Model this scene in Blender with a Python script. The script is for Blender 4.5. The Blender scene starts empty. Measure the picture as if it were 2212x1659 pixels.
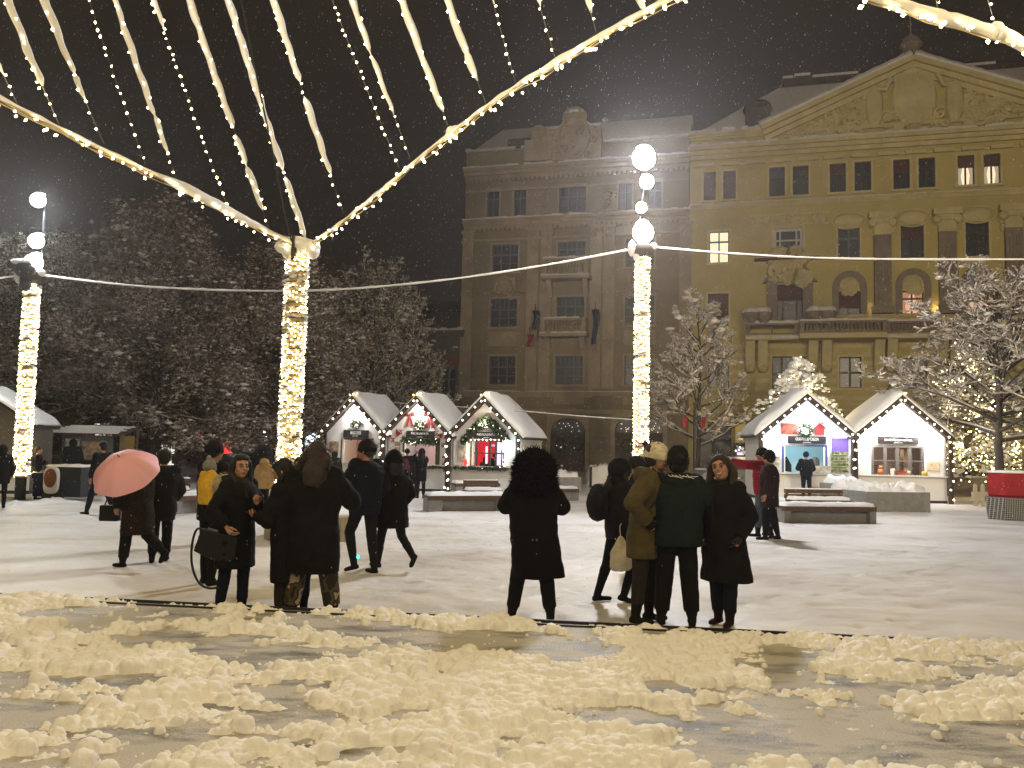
import bpy, math, random
import numpy as np
from mathutils import Vector, Matrix
R = math.radians
PI = math.pi
rnd = random.Random(7)
scene = bpy.context.scene
C = scene.collection

# ------------------------------------------------------------------ camera
F_PX, CX, CY = 1812.0, 1106.0, 829.5          # measured on a 2212 x 1659 view of the photograph
PITCH, ROLL, CAM_H = math.atan(135.5 / 1812.0), 0.022, 1.76
_F = Vector((0, math.cos(PITCH), math.sin(PITCH)))
_R0 = Vector((1, 0, 0)); _U0 = Vector((0, -math.sin(PITCH), math.cos(PITCH)))
_R = _R0 * math.cos(ROLL) + _U0 * math.sin(ROLL)
_U = _U0 * math.cos(ROLL) - _R0 * math.sin(ROLL)
CAM = Vector((0, 0, CAM_H))
cam_d = bpy.data.cameras.new('camera'); cam = bpy.data.objects.new('camera', cam_d); C.objects.link(cam)
m = Matrix((_R, _U, -_F)).transposed().to_4x4(); m.translation = CAM
cam.matrix_world = m
cam_d.sensor_width = 36; cam_d.lens = 36 * F_PX / 2212.0
cam_d.clip_start = 0.05; cam_d.clip_end = 1500
scene.camera = cam

def ray(x, y): return (_F + _R * ((x - CX) / F_PX) - _U * ((y - CY) / F_PX))
def at(x, y, Y): d = ray(x, y); return CAM + d * (Y / d.y)
def gp(x, y, z=0.0): d = ray(x, y); return CAM + d * ((z - CAM_H) / d.z)

# ------------------------------------------------------------------ world, exposure
world = bpy.data.worlds.new('World'); scene.world = world; world.use_nodes = True
bg = world.node_tree.nodes['Background']
bg.inputs[0].default_value = (0.040, 0.029, 0.024, 1); bg.inputs[1].default_value = 0.27
scene.view_settings.view_transform = 'Standard'; scene.view_settings.look = 'None'
scene.view_settings.exposure = 0.0; scene.view_settings.gamma = 1.0
cy = scene.cycles
cy.use_denoising = True
cy.max_bounces = 5; cy.diffuse_bounces = 3; cy.glossy_bounces = 2; cy.transmission_bounces = 3
cy.volume_bounces = 0; cy.transparent_max_bounces = 6
cy.use_light_tree = True; cy.sample_clamp_indirect = 3.0; cy.caustics_reflective = False; cy.caustics_refractive = False

def lamp(name, kind, loc, power, color, size=0.1, rot=None, spot=None, parent=None, target=None):
    d = bpy.data.lights.new(name, kind); d.energy = power; d.color = color
    if kind in ('POINT', 'SPOT'): d.shadow_soft_size = size
    if kind == 'AREA': d.size = size
    if kind == 'SPOT' and spot: d.spot_size = R(spot); d.spot_blend = 0.5
    o = bpy.data.objects.new(name, d); C.objects.link(o); o.location = loc
    if target is not None: o.rotation_euler = (Vector(target) - Vector(loc)).to_track_quat('-Z', 'Y').to_euler()
    if parent: o.parent = parent
    return o
WARM = (1.0, 0.75, 0.37); WHITE = (0.93, 0.95, 1.0)

# ------------------------------------------------------------------ materials
M = {}
def mat(name, col, rough=0.7, metal=0.0, vary=0.0, vscale=3.0, bump=0.0, bscale=30.0, emit=None, estr=0.0, sheen=0.0, spec=0.3, island=0.0, coat=0.0, sss=0.0, sample=True):
    m = bpy.data.materials.new(name); m.use_nodes = True; nt = m.node_tree; b = nt.nodes['Principled BSDF']
    b.inputs['Base Color'].default_value = (*col, 1); b.inputs['Roughness'].default_value = rough
    b.inputs['Metallic'].default_value = metal; b.inputs['Specular IOR Level'].default_value = spec
    if sheen: b.inputs['Sheen Weight'].default_value = sheen
    if coat: b.inputs['Coat Weight'].default_value = coat
    if sss:
        b.inputs['Subsurface Weight'].default_value = sss; b.inputs['Subsurface Radius'].default_value = (1, .8, .6); b.inputs['Subsurface Scale'].default_value = .03
    L = nt.links.new
    tc = nt.nodes.new('ShaderNodeTexCoord')
    src = None
    if vary:
        n = nt.nodes.new('ShaderNodeTexNoise'); n.inputs['Scale'].default_value = vscale; n.inputs['Detail'].default_value = 6; n.inputs['Roughness'].default_value = .65
        L(tc.outputs['Object'], n.inputs['Vector'])
        mr = nt.nodes.new('ShaderNodeMapRange'); mr.inputs[1].default_value = .3; mr.inputs[2].default_value = .7
        mr.inputs[3].default_value = 1 - vary; mr.inputs[4].default_value = 1 + vary
        L(n.outputs['Fac'], mr.inputs[0]); src = mr.outputs[0]
    if island:
        g = nt.nodes.new('ShaderNodeNewGeometry')
        mi = nt.nodes.new('ShaderNodeMapRange'); mi.inputs[3].default_value = 1 - island; mi.inputs[4].default_value = 1 + island
        L(g.outputs['Random Per Island'], mi.inputs[0])
        if src:
            mm = nt.nodes.new('ShaderNodeMath'); mm.operation = 'MULTIPLY'; L(src, mm.inputs[0]); L(mi.outputs[0], mm.inputs[1]); src = mm.outputs[0]
        else: src = mi.outputs[0]
    if src:
        v = nt.nodes.new('ShaderNodeVectorMath'); v.operation = 'SCALE'; v.inputs[0].default_value = col
        L(src, v.inputs['Scale']); L(v.outputs[0], b.inputs['Base Color'])
    if bump:
        n2 = nt.nodes.new('ShaderNodeTexNoise'); n2.inputs['Scale'].default_value = bscale; n2.inputs['Detail'].default_value = 5
        L(tc.outputs['Object'], n2.inputs['Vector'])
        bp = nt.nodes.new('ShaderNodeBump'); bp.inputs['Strength'].default_value = bump; bp.inputs['Distance'].default_value = .02
        L(n2.outputs['Fac'], bp.inputs['Height']); L(bp.outputs[0], b.inputs['Normal'])
    if emit:
        b.inputs['Emission Color'].default_value = (*emit, 1); b.inputs['Emission Strength'].default_value = estr
        if not sample: m.cycles.emission_sampling = 'NONE'
    M[name] = m
    return m
mat('snow', (.80, .80, .80), .6, vary=.05, vscale=2, bump=.5, bscale=25, sss=.0)
mat('snow_fine', (.80, .80, .80), .6, vary=.04, vscale=6, bump=.3, bscale=60)
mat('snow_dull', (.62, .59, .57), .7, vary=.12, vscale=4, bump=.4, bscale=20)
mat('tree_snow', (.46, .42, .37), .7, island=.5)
mat('stone', (.20, .19, .18), .7, vary=.2, vscale=6, bump=.3, bscale=60)
mat('concrete', (.24, .235, .23), .8, vary=.18, vscale=4, bump=.3, bscale=60)
mat('wood', (.10, .055, .035), .6, vary=.3, vscale=9, bump=.2)
mat('wood_pale', (.42, .34, .20), .6, vary=.1, vscale=5, bump=.15)
mat('dark_trim', (.035, .024, .018), .6, vary=.2, vscale=8, bump=.2)
mat('white_panel', (.72, .71, .70), .55, vary=.05, vscale=3, bump=.1)
mat('white_inner', (.75, .66, .60), .6, vary=.06, vscale=3)
mat('black_metal', (.02, .02, .022), .45, vary=.2, vscale=5)
mat('grey_metal', (.16, .16, .16), .4, .6, vary=.15, vscale=5)
mat('stucco_brown', (.245, .205, .14), .85, vary=.22, vscale=.35, bump=.25, bscale=3)
mat('stucco_trim', (.35, .285, .20), .85, vary=.22, vscale=.8, bump=.4, bscale=4)
mat('stucco_yellow', (.47, .385, .145), .85, vary=.16, vscale=.35, bump=.25, bscale=3)
mat('yellow_trim', (.53, .45, .23), .85, vary=.18, vscale=.8, bump=.4, bscale=4)
mat('grey_stone', (.22, .18, .14), .85, vary=.2, vscale=1.2, bump=.4, bscale=5)
mat('stucco_pink', (.22, .085, .055), .85, vary=.2, vscale=.6, bump=.2, bscale=3)
mat('stucco_grey', (.12, .11, .095), .85, vary=.2, vscale=.6, bump=.2, bscale=3)
mat('roof_tile', (.07, .055, .05), .8, vary=.25, vscale=1.2, bump=.5, bscale=8)
mat('glass_dark', (.022, .027, .036), .30, spec=.6, vary=.5, vscale=.7)
mat('frame_grey', (.12, .14, .17), .6)
mat('frame_brown', (.07, .05, .035), .6)
mat('frame_white', (.5, .48, .45), .6)
mat('blind_red', (.10, .045, .035), .7, vary=.2, vscale=1)
mat('glow_warm', (.3, .25, .18), .8, emit=(1, .80, .52), estr=1.1, vary=.1, vscale=2)
mat('glow_pink', (.3, .2, .15), .8, emit=(1, .56, .36), estr=.75, vary=.1, vscale=2)
mat('curtain_lit', (.35, .2, .14), .9, emit=(.9, .42, .26), estr=.38)
mat('curtain_pale', (.35, .3, .25), .9, emit=(.9, .75, .5), estr=.35)
mat('bark', (.055, .045, .036), .9, vary=.3, vscale=12, bump=.5, bscale=30)
mat('leaf_brown', (.16, .12, .088), .8, island=.6)
mat('leaf_green', (.10, .105, .065), .8, island=.5)
mat('needle_green', (.10, .10, .045), .8, island=.5)
mat('bulb_warm', (1, .9, .7), .5, emit=(1, .77, .36), estr=26)
mat('bulb_post', (1, .9, .7), .5, emit=(1, .77, .38), estr=17)
mat('bulb_gold', (1, .7, .3), .5, emit=(1, .60, .18), estr=9)
mat('bulb_round', (1, .9, .7), .5, emit=(1, .84, .60), estr=9)
mat('lamp_white', (1, 1, 1), .5, emit=(.90, .93, 1), estr=60)
mat('lamp_hot', (1, .95, .9), .5, emit=(1, .88, .72), estr=45)
mat('lamp_cyan', (1, 1, 1), .5, emit=(.85, 1, 1), estr=45)
mat('sign_black', (.012, .012, .014), .5)
mat('sign_white', (.7, .7, .68), .6)
mat('red_cloth', (.30, .012, .016), .6, vary=.2, vscale=6)
mat('garland', (.035, .06, .028), .8, island=.5)
mat('picture_a', (.30, .22, .15), .5, vary=.9, vscale=4)
mat('picture_red', (.34, .08, .05), .5, vary=.9, vscale=4)
mat('picture_pale', (.50, .48, .42), .5, vary=.6, vscale=5)
mat('red_lit', (.5, .01, .02), .6, emit=(1, .03, .04), estr=.55)
mat('violet_lit', (.5, .5, .9), .5, emit=(.66, .62, 1), estr=1.5)
mat('red_neon', (.5, .01, .01), .5, emit=(1, .03, .03), estr=3)
mat('white_lit', (.8, .85, 1), .5, emit=(.82, .92, 1), estr=2.2)
mat('orange_lit', (.6, .2, .05), .5, emit=(1, .22, .03), estr=2.5)
mat('skin', (.40, .215, .135), .55, vary=.1, vscale=20, sss=.0)
mat('lip', (.30, .07, .06), .45)
mat('eye_white', (.42, .37, .32), .3)
mat('eye_dark', (.015, .01, .008), .2)
mat('hair_black', (.005, .004, .004), .6, vary=.4, vscale=30, sheen=.1)
mat('hair_brown', (.022, .011, .007), .6, vary=.4, vscale=30, sheen=.15)
def cloth(name, col, rough=.85, **k): return mat(name, col, rough, vary=k.pop('vary', .25), vscale=k.pop('vscale', 9), bump=.5, bscale=45, spec=k.pop('spec', .12), **k)
cloth('black_cloth', (.0065, .0065, .0075)); cloth('black_navy', (.005, .0065, .011)); cloth('charcoal', (.009, .009, .010))
cloth('denim_dark', (.006, .009, .016)); cloth('denim', (.075, .095, .125)); cloth('olive', (.075, .060, .026)); cloth('trouser_grey', (.022, .018, .013))
cloth('green_grey', (.009, .0155, .0145)); cloth('green_dark', (.014, .018, .011)); cloth('fur_brown', (.022, .016, .010), vary=.6, vscale=25)
cloth('fur_black', (.0035, .0032, .0032)); cloth('fur_tan', (.36, .25, .13), vary=.3, vscale=14); cloth('fur_cream', (.50, .44, .30), vary=.3, vscale=30)
cloth('yellow_coat', (.60, .36, .035)); cloth('cream_knit', (.58, .52, .38)); cloth('grey_knit', (.20, .20, .19)); cloth('red_coat', (.24, .010, .024)); cloth('plum', (.08, .012, .03))
cloth('boot_red', (.022, .005, .005)); cloth('boot_dark', (.008, .007, .006)); cloth('beige_trousers', (.24, .20, .16)); cloth('navy_blue', (.008, .013, .040)); cloth('white_cloth', (.52, .47, .36))
mat('leather_black', (.006, .006, .007), .42, spec=.3, vary=.2, vscale=6)
mat('pink_nylon', (.82, .42, .47), .55, vary=.05, vscale=4)
# camouflage
def camo():
    m = mat('camo', (.05, .045, .025), .85); nt = m.node_tree; b = nt.nodes['Principled BSDF']; L = nt.links.new
    tc = nt.nodes.new('ShaderNodeTexCoord'); n = nt.nodes.new('ShaderNodeTexNoise'); n.inputs['Scale'].default_value = 7; n.inputs['Detail'].default_value = 1.5
    r = nt.nodes.new('ShaderNodeValToRGB'); r.color_ramp.interpolation = 'CONSTANT'
    e = r.color_ramp.elements; e[0].position = 0; e[0].color = (.018, .016, .010, 1); e[1].position = .45; e[1].color = (.075, .058, .028, 1)
    a = e.new(.54); a.color = (.040, .026, .015, 1); a = e.new(.62); a.color = (.30, .25, .16, 1)
    L(tc.outputs['Object'], n.inputs['Vector']); L(n.outputs['Fac'], r.inputs[0]); L(r.outputs[0], b.inputs['Base Color'])
camo()

# ------------------------------------------------------------------ noise
def vnoise(P, seed=0):
    P = np.asarray(P, float); I = np.floor(P).astype(np.int64); f = P - I; f = f * f * (3 - 2 * f)
    def h(a):
        n = (a[:, 0] * 73856093) ^ (a[:, 1] * 19349663) ^ (a[:, 2] * 83492791) ^ (seed * 2654435761 % 4294967296)
        n = (n ^ (n >> 13)) * 1274126177 & 0xffffffff; n = n ^ (n >> 16)
        return (n & 0xffff) / 65535.0
    out = 0
    for dx in (0, 1):
        for dy in (0, 1):
            for dz in (0, 1):
                w = (f[:, 0] if dx else 1 - f[:, 0]) * (f[:, 1] if dy else 1 - f[:, 1]) * (f[:, 2] if dz else 1 - f[:, 2])
                out = out + w * h(I + np.array([dx, dy, dz]))
    return out
def fbm(P, seed=0, oct=4):
    s = 0; a = .5; t = 0
    for o in range(oct): s = s + a * vnoise(np.asarray(P) * (2 ** o), seed + o * 17); t += a; a *= .5
    return s / t

# ------------------------------------------------------------------ mesh builder
def rot_to(d):
    d = Vector(d).normalized(); a = Vector((0, 0, 1)) if abs(d.z) < .9 else Vector((1, 0, 0))
    u = d.cross(a).normalized(); return u, d.cross(u).normalized()
class MB:
    def __init__(s): s.v = []; s.f = []
    def add(s, v, f): b = len(s.v); s.v += [tuple(p) for p in v]; s.f += [tuple(i + b for i in q) for q in f]; return s
    def box(s, x0, x1, y0, y1, z0, z1):
        return s.add([(x0, y0, z0), (x1, y0, z0), (x1, y1, z0), (x0, y1, z0), (x0, y0, z1), (x1, y0, z1), (x1, y1, z1), (x0, y1, z1)],
                     [(3, 2, 1, 0), (4, 5, 6, 7), (0, 1, 5, 4), (1, 2, 6, 5), (2, 3, 7, 6), (3, 0, 4, 7)])
    def cbox(s, c, d, rz=0, rx=0, ry=0):
        mt = Matrix.Rotation(rz, 3, 'Z') @ Matrix.Rotation(ry, 3, 'Y') @ Matrix.Rotation(rx, 3, 'X'); c = Vector(c); vs = []
        for z in (-.5, .5):
            for x, y in ((-.5, -.5), (.5, -.5), (.5, .5), (-.5, .5)): vs.append(c + mt @ Vector((x * d[0], y * d[1], z * d[2])))
        return s.add(vs, [(3, 2, 1, 0), (4, 5, 6, 7), (0, 1, 5, 4), (1, 2, 6, 5), (2, 3, 7, 6), (3, 0, 4, 7)])
    def prism(s, poly, y0, y1):      # poly in (x, z), extruded along y
        n = len(poly); s.add([(x, y0, z) for x, z in poly] + [(x, y1, z) for x, z in poly],
            [tuple(range(n)), tuple(range(2 * n - 1, n - 1, -1))] + [((i + 1) % n, i, n + i, n + (i + 1) % n) for i in range(n)]); return s
    def tube(s, pts, rad, n=8, cap=True):
        pts = [Vector(p) for p in pts]; m = len(pts)
        if not hasattr(rad, '__len__'): rad = [rad] * m
        vs = []; u = None
        for i, p in enumerate(pts):
            d = (pts[min(i + 1, m - 1)] - pts[max(i - 1, 0)])
            if d.length < 1e-9: d = Vector((0, 0, 1))
            d.normalize()
            if u is None: u, w = rot_to(d)
            else:
                u = (u - d * u.dot(d))
                if u.length < 1e-6: u, w = rot_to(d)
                u.normalize(); w = d.cross(u)
            r = rad[i]; ra, rb = r if hasattr(r, '__len__') else (r, r)
            for k in range(n):
                a = 2 * PI * k / n; vs.append(p + u * (ra * math.cos(a)) + w * (rb * math.sin(a)))
        fs = [(i * n + k, i * n + (k + 1) % n, (i + 1) * n + (k + 1) % n, (i + 1) * n + k) for i in range(m - 1) for k in range(n)]
        if cap: fs += [tuple(range(n - 1, -1, -1)), tuple((m - 1) * n + k for k in range(n))]
        return s.add(vs, fs)
    def rings(s, rs, n=20, cap=True):   # rs: (cx, cy, z, rx, ry)
        vs = [(cx + rx * math.cos(2 * PI * k / n), cy_ + ry * math.sin(2 * PI * k / n), z) for cx, cy_, z, rx, ry in rs for k in range(n)]
        m = len(rs)
        fs = [(i * n + k, i * n + (k + 1) % n, (i + 1) * n + (k + 1) % n, (i + 1) * n + k) for i in range(m - 1) for k in range(n)]
        if cap: fs += [tuple(range(n - 1, -1, -1)), tuple((m - 1) * n + k for k in range(n))]
        return s.add(vs, fs)
    def ball(s, c, r, n=8, m=6, mt=None):
        r = r if hasattr(r, '__len__') else (r, r, r); c = Vector(c); vs = []
        def P(x, y, z):
            q = Vector((x * r[0], y * r[1], z * r[2])); return c + (mt @ q if mt else q)
        vs.append(P(0, 0, -1))
        for i in range(1, m):
            t = -PI / 2 + PI * i / m
            for k in range(n): a = 2 * PI * k / n; vs.append(P(math.cos(t) * math.cos(a), math.cos(t) * math.sin(a), math.sin(t)))
        vs.append(P(0, 0, 1)); last = len(vs) - 1
        fs = [(0, 1 + (k + 1) % n, 1 + k) for k in range(n)]
        for i in range(m - 2): fs += [(1 + i * n + k, 1 + i * n + (k + 1) % n, 1 + (i + 1) * n + (k + 1) % n, 1 + (i + 1) * n + k) for k in range(n)]
        fs += [(1 + (m - 2) * n + k, 1 + (m - 2) * n + (k + 1) % n, last) for k in range(n)]
        return s.add(vs, fs)
    def build(s, name, mt, parent=None, smooth=False, loc=None):
        me = bpy.data.meshes.new(name); me.from_pydata([tuple(v) for v in s.v], [], s.f); me.update()
        return link(name, me, mt, parent, smooth, loc)
def link(name, me, mt, parent=None, smooth=False, loc=None):
    mt = M[mt] if isinstance(mt, str) else mt
    if mt: me.materials.append(mt)
    if smooth: me.polygons.foreach_set('use_smooth', [True] * len(me.polygons))
    o = bpy.data.objects.new(name, me); C.objects.link(o)
    if parent: o.parent = parent
    if loc is not None: o.location = loc
    return o
def np_mesh(name, V, Fq, mt, parent=None, smooth=False, loc=None):
    """V (n,3) float, Fq (m,k) int, all faces with k corners"""
    V = np.asarray(V, np.float32); Fq = np.asarray(Fq, np.int32); k = Fq.shape[1]
    me = bpy.data.meshes.new(name); me.vertices.add(len(V)); me.vertices.foreach_set('co', V.ravel())
    me.loops.add(Fq.size); me.loops.foreach_set('vertex_index', Fq.ravel())
    me.polygons.add(len(Fq)); me.polygons.foreach_set('loop_start', np.arange(0, Fq.size, k, dtype=np.int32)); me.polygons.foreach_set('loop_total', np.full(len(Fq), k, np.int32))
    me.update(calc_edges=True); me.validate()
    return link(name, me, mt, parent, smooth, loc)
def scatter_shape(cs, sc, base_v, base_f, rng, flat=None, jitter=0.0, rot=True):
    """copies of one small shape at many centres: cs (n,3), sc (n,) or (n,3)"""
    cs = np.asarray(cs, float); n = len(cs); bv = np.asarray(base_v, float); bf = np.asarray(base_f)
    sc = np.asarray(sc, float); sc = sc[:, None] if sc.ndim == 1 else sc
    if rot:
        q = rng.normal(size=(n, 4)); q /= np.linalg.norm(q, axis=1)[:, None]; w, x, y, z = q.T
        Rm = np.stack([1 - 2 * (y * y + z * z), 2 * (x * y - z * w), 2 * (x * z + y * w), 2 * (x * y + z * w), 1 - 2 * (x * x + z * z), 2 * (y * z - x * w), 2 * (x * z - y * w), 2 * (y * z + x * w), 1 - 2 * (x * x + y * y)], 1).reshape(n, 3, 3)
        v = np.einsum('nij,kj->nki', Rm, bv)
    else: v = np.repeat(bv[None], n, 0)
    v = v * sc[:, None, :]
    if jitter: v = v * (1 + rng.uniform(-jitter, jitter, size=v.shape[:2] + (1,)))
    v = v + cs[:, None, :]
    f = bf[None] + (np.arange(n) * len(bv))[:, None, None]
    return v.reshape(-1, 3), f.reshape(-1, bf.shape[1])
OCT_V = [(1, 0, 0), (-1, 0, 0), (0, 1, 0), (0, -1, 0), (0, 0, 1), (0, 0, -1)]
OCT_F = [(0, 2, 4), (2, 1, 4), (1, 3, 4), (3, 0, 4), (2, 0, 5), (1, 2, 5), (3, 1, 5), (0, 3, 5)]
def _ico():
    t = (1 + 5 ** .5) / 2; v = np.array([(-1, t, 0), (1, t, 0), (-1, -t, 0), (1, -t, 0), (0, -1, t), (0, 1, t), (0, -1, -t), (0, 1, -t), (t, 0, -1), (t, 0, 1), (-t, 0, -1), (-t, 0, 1)]); v = v / np.linalg.norm(v[0])
    f = [(0, 11, 5), (0, 5, 1), (0, 1, 7), (0, 7, 10), (0, 10, 11), (1, 5, 9), (5, 11, 4), (11, 10, 2), (10, 7, 6), (7, 1, 8), (3, 9, 4), (3, 4, 2), (3, 2, 6), (3, 6, 8), (3, 8, 9), (4, 9, 5), (2, 4, 11), (6, 2, 10), (8, 6, 7), (9, 8, 1)]
    return v, f
ICO_V, ICO_F = _ico()
def tag(o, label=None, cat=None, group=None, kind=None):
    if label: o['label'] = label
    if cat: o['category'] = cat
    if group: o['group'] = group
    if kind: o['kind'] = kind
    return o
def empty(name, loc, rz=0.0):
    o = bpy.data.objects.new(name, None); C.objects.link(o); o.location = loc; o.rotation_euler = (0, 0, rz); o.empty_display_size = .3
    return o
def copy_tree(o, parent=None):
    c = o.copy(); C.objects.link(c)
    if parent: c.parent = parent
    for ch in [x for x in bpy.data.objects if x.parent == o]: copy_tree(ch, c)
    return c

# ------------------------------------------------------------------ platform edge line (on its top, z = PZ)
PZ = 0.20
EL, ER = gp(0, 1287, PZ), gp(2212, 1397, PZ)
ED = (ER - EL).normalized(); EN = Vector((ED.y, -ED.x, 0))          # EN points back towards the camera side
if EN.dot(Vector((0, -1, 0))) < 0: EN = -EN
EL2, ER2 = EL - ED * 12, ER + ED * 14
def edge_y(x): return EL.y + (x - EL.x) * ED.y / ED.x
# ------------------------------------------------------------------ ground
def ground():
    ys = np.concatenate([np.arange(3, 7, .10), np.arange(7, 21, .05), np.arange(21, 45, .22), np.arange(45, 90, 3), [120, 200, 400]])
    xs = np.concatenate([[-400, -200, -100, -60], np.arange(-40, -12, .5), np.arange(-12, -9, .10), np.arange(-9, 9, .05), np.arange(9, 12, .1), np.arange(12, 40, .5), [60, 100, 200, 400]])
    ys = np.concatenate([[-60, -20, 0], ys])
    X, Y = np.meshgrid(xs, ys); P = np.stack([X.ravel(), Y.ravel(), 0 * X.ravel()], 1)
    near = np.clip((46 - P[:, 1]) / 4, 0, 1) * np.clip((P[:, 1] - 1) / 2, 0, 1)
    z = (fbm(P * np.array([1.1, 1.6, 1]), 3, 3) - .5) * .045 + (fbm(P * 4.2, 9, 3) - .5) * .016
    foot = np.clip(fbm(P * np.array([2.2, 2.6, 1]), 21, 2) - .60, 0, 1) * -.10
    P[:, 2] = (z + foot) * near
    rg = np.random.default_rng(8); Z = P[:, 2].reshape(len(ys), len(xs))
    for _ in range(130):      # tracks of footprints crossing the square
        x, y = rg.uniform(-8, 8), rg.uniform(8, 20); an = rg.uniform(0, 6.28) if rg.random() < .4 else rg.normal() * .35 + (0 if rg.random() < .5 else PI)
        for k_ in range(rg.integers(6, 16)):
            x += .62 * math.cos(an); y += .62 * math.sin(an); an += rg.normal() * .08; sg = .09 * (1 if k_ % 2 else -1); fx, fy = x - math.sin(an) * sg, y + math.cos(an) * sg
            if not (-8.8 < fx < 8.8 and 7.4 < fy < 20.6): continue
            i0, i1 = np.searchsorted(xs, (fx - .25, fx + .25)); j0, j1 = np.searchsorted(ys, (fy - .25, fy + .25))
            dx = xs[i0:i1][None] - fx; dy = ys[j0:j1][:, None] - fy; a_ = dx * math.cos(an) + dy * math.sin(an); b_ = -dx * math.sin(an) + dy * math.cos(an)
            q = (a_ / .15) ** 2 + (b_ / .065) ** 2; Z[j0:j1, i0:i1] += .006 * np.exp(-((q - 1.6) ** 2) * 1.2) - .016 * np.exp(-q ** 2)
    P[:, 2] = Z.ravel()
    n = len(xs); a = np.arange(len(ys) - 1)[:, None] * n + np.arange(n - 1)[None]; a = a.ravel()
    Fq = np.stack([a, a + 1, a + n + 1, a + n], 1)
    m = mat('ground_snow', (.70, .69, .68), .55, bump=.6, bscale=9); nt = m.node_tree; b = nt.nodes['Principled BSDF']; L = nt.links.new
    tc = nt.nodes.new('ShaderNodeTexCoord'); mp = nt.nodes.new('ShaderNodeMapping'); mp.inputs['Scale'].default_value = (1, 1.4, 1)
    L(tc.outputs['Object'], mp.inputs[0])
    n1 = nt.nodes.new('ShaderNodeTexNoise'); n1.inputs['Scale'].default_value = .45; n1.inputs['Detail'].default_value = 8; n1.inputs['Roughness'].default_value = .6
    L(mp.outputs[0], n1.inputs['Vector'])
    r = nt.nodes.new('ShaderNodeValToRGB'); e = r.color_ramp.elements
    e[0].position = .30; e[0].color = (.50, .45, .38, 1); e[1].position = .62; e[1].color = (.76, .74, .72, 1); a2 = e.new(.45); a2.color = (.66, .62, .57, 1)
    L(n1.outputs['Fac'], r.inputs[0]); L(r.outputs[0], b.inputs['Base Color'])
    o = np_mesh('ground', P, Fq, m, smooth=True); tag(o, kind='structure')
ground()

# ------------------------------------------------------------------ raised platform in front, its rim and the slush on it
def platform():
    mb = MB(); zb = -.3
    a, b_ = EL2, ER2; back = EN * 30
    ps = [a, b_, b_ + back, a + back]
    mb.add([(p.x, p.y, PZ) for p in ps] + [(p.x, p.y, zb) for p in ps], [(3, 2, 1, 0), (0, 1, 5, 4), (1, 2, 6, 5), (2, 3, 7, 6), (3, 0, 4, 7)])
    m = mat('wet_paving', (.16, .16, .155), .3, bump=.6, bscale=55, spec=.35); nt = m.node_tree; b = nt.nodes['Principled BSDF']; L = nt.links.new
    tc = nt.nodes.new('ShaderNodeTexCoord'); mp = nt.nodes.new('ShaderNodeMapping'); mp.inputs['Scale'].default_value = (1, 2.2, 1); L(tc.outputs['Object'], mp.inputs[0])
    n1 = nt.nodes.new('ShaderNodeTexNoise'); n1.inputs['Scale'].default_value = 2.1; n1.inputs['Detail'].default_value = 12; n1.inputs['Roughness'].default_value = .62; L(mp.outputs[0], n1.inputs['Vector'])
    n2 = nt.nodes.new('ShaderNodeTexNoise'); n2.inputs['Scale'].default_value = 90; n2.inputs['Detail'].default_value = 3; L(tc.outputs['Object'], n2.inputs['Vector'])
    ad = nt.nodes.new('ShaderNodeMath'); ad.operation = 'MULTIPLY_ADD'; ad.inputs[1].default_value = .16; L(n2.outputs['Fac'], ad.inputs[0]); L(n1.outputs['Fac'], ad.inputs[2])
    r = nt.nodes.new('ShaderNodeValToRGB'); e = r.color_ramp.elements
    e[0].position = .40; e[0].color = (.10, .098, .088, 1); e[1].position = .60; e[1].color = (.50, .475, .43, 1); k = e.new(.50); k.color = (.28, .27, .245, 1)
    L(ad.outputs[0], r.inputs[0]); L(r.outputs[0], b.inputs['Base Color'])
    rr = nt.nodes.new('ShaderNodeMapRange'); rr.inputs[1].default_value = .4; rr.inputs[2].default_value = .7; rr.inputs[3].default_value = .38; rr.inputs[4].default_value = .75
    L(ad.outputs[0], rr.inputs[0]); L(rr.outputs[0], b.inputs['Roughness'])
    o = mb.build('platform_paving', m); tag(o, kind='structure')
    # double steel rail along the rim
    t = empty('edge_rail', tuple(EL2), math.atan2(ED.y, ED.x)); ln = (ER2 - EL2).length
    tag(t, 'pair of dark steel strips edging the raised snowy platform, half buried in slush', 'edge rail')
    for off in (.012, -.105):
        mb = MB(); mb.box(0, ln, off - .012, off + .012, -.05, .026 if off > 0 else .016); mb.build('steel_strip', 'black_metal', t)
platform()

BARE = [(155,1337,75,16),(325,1345,150,24),(425,1320,140,10),(530,1420,95,20),(620,1560,165,16),(50,1540,60,14),(300,1470,130,14),(1020,1400,110,30),(930,1545,70,16),(640,1345,120,10),
        (1196,1398,95,42),(1706,1425,45,42),(1756,1515,235,42),(1306,1555,120,24),(1560,1610,160,36),(1860,1625,190,34),(2056,1440,160,32),(2131,1590,90,30),(1300,1310,90,8),(820,1620,90,14),(430,1600,110,10),(1420,1480,60,16),(850,1370,120,14),(60,1395,60,10),(1950,1370,70,9)]
PILE = [(200,1600,260,70),(640,1500,500,26),(1000,1450,260,34),(900,1610,140,36),(1180,1500,170,60),(1390,1585,110,36),(1250,1640,180,40),(1760,1640,150,32),(1960,1540,120,32),(1900,1450,260,32),(2150,1490,120,40),(1500,1345,100,26),(1530,1420,190,30),(1000,1345,90,14),(470,1300,160,10),(120,1305,150,10),(330,1440,190,26),(660,1375,110,20),(1100,1335,70,22),(1760,1345,60,10),(860,1325,60,18),(150,1560,150,22),(2080,1355,120,9),(1950,1410,170,20)]
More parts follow.
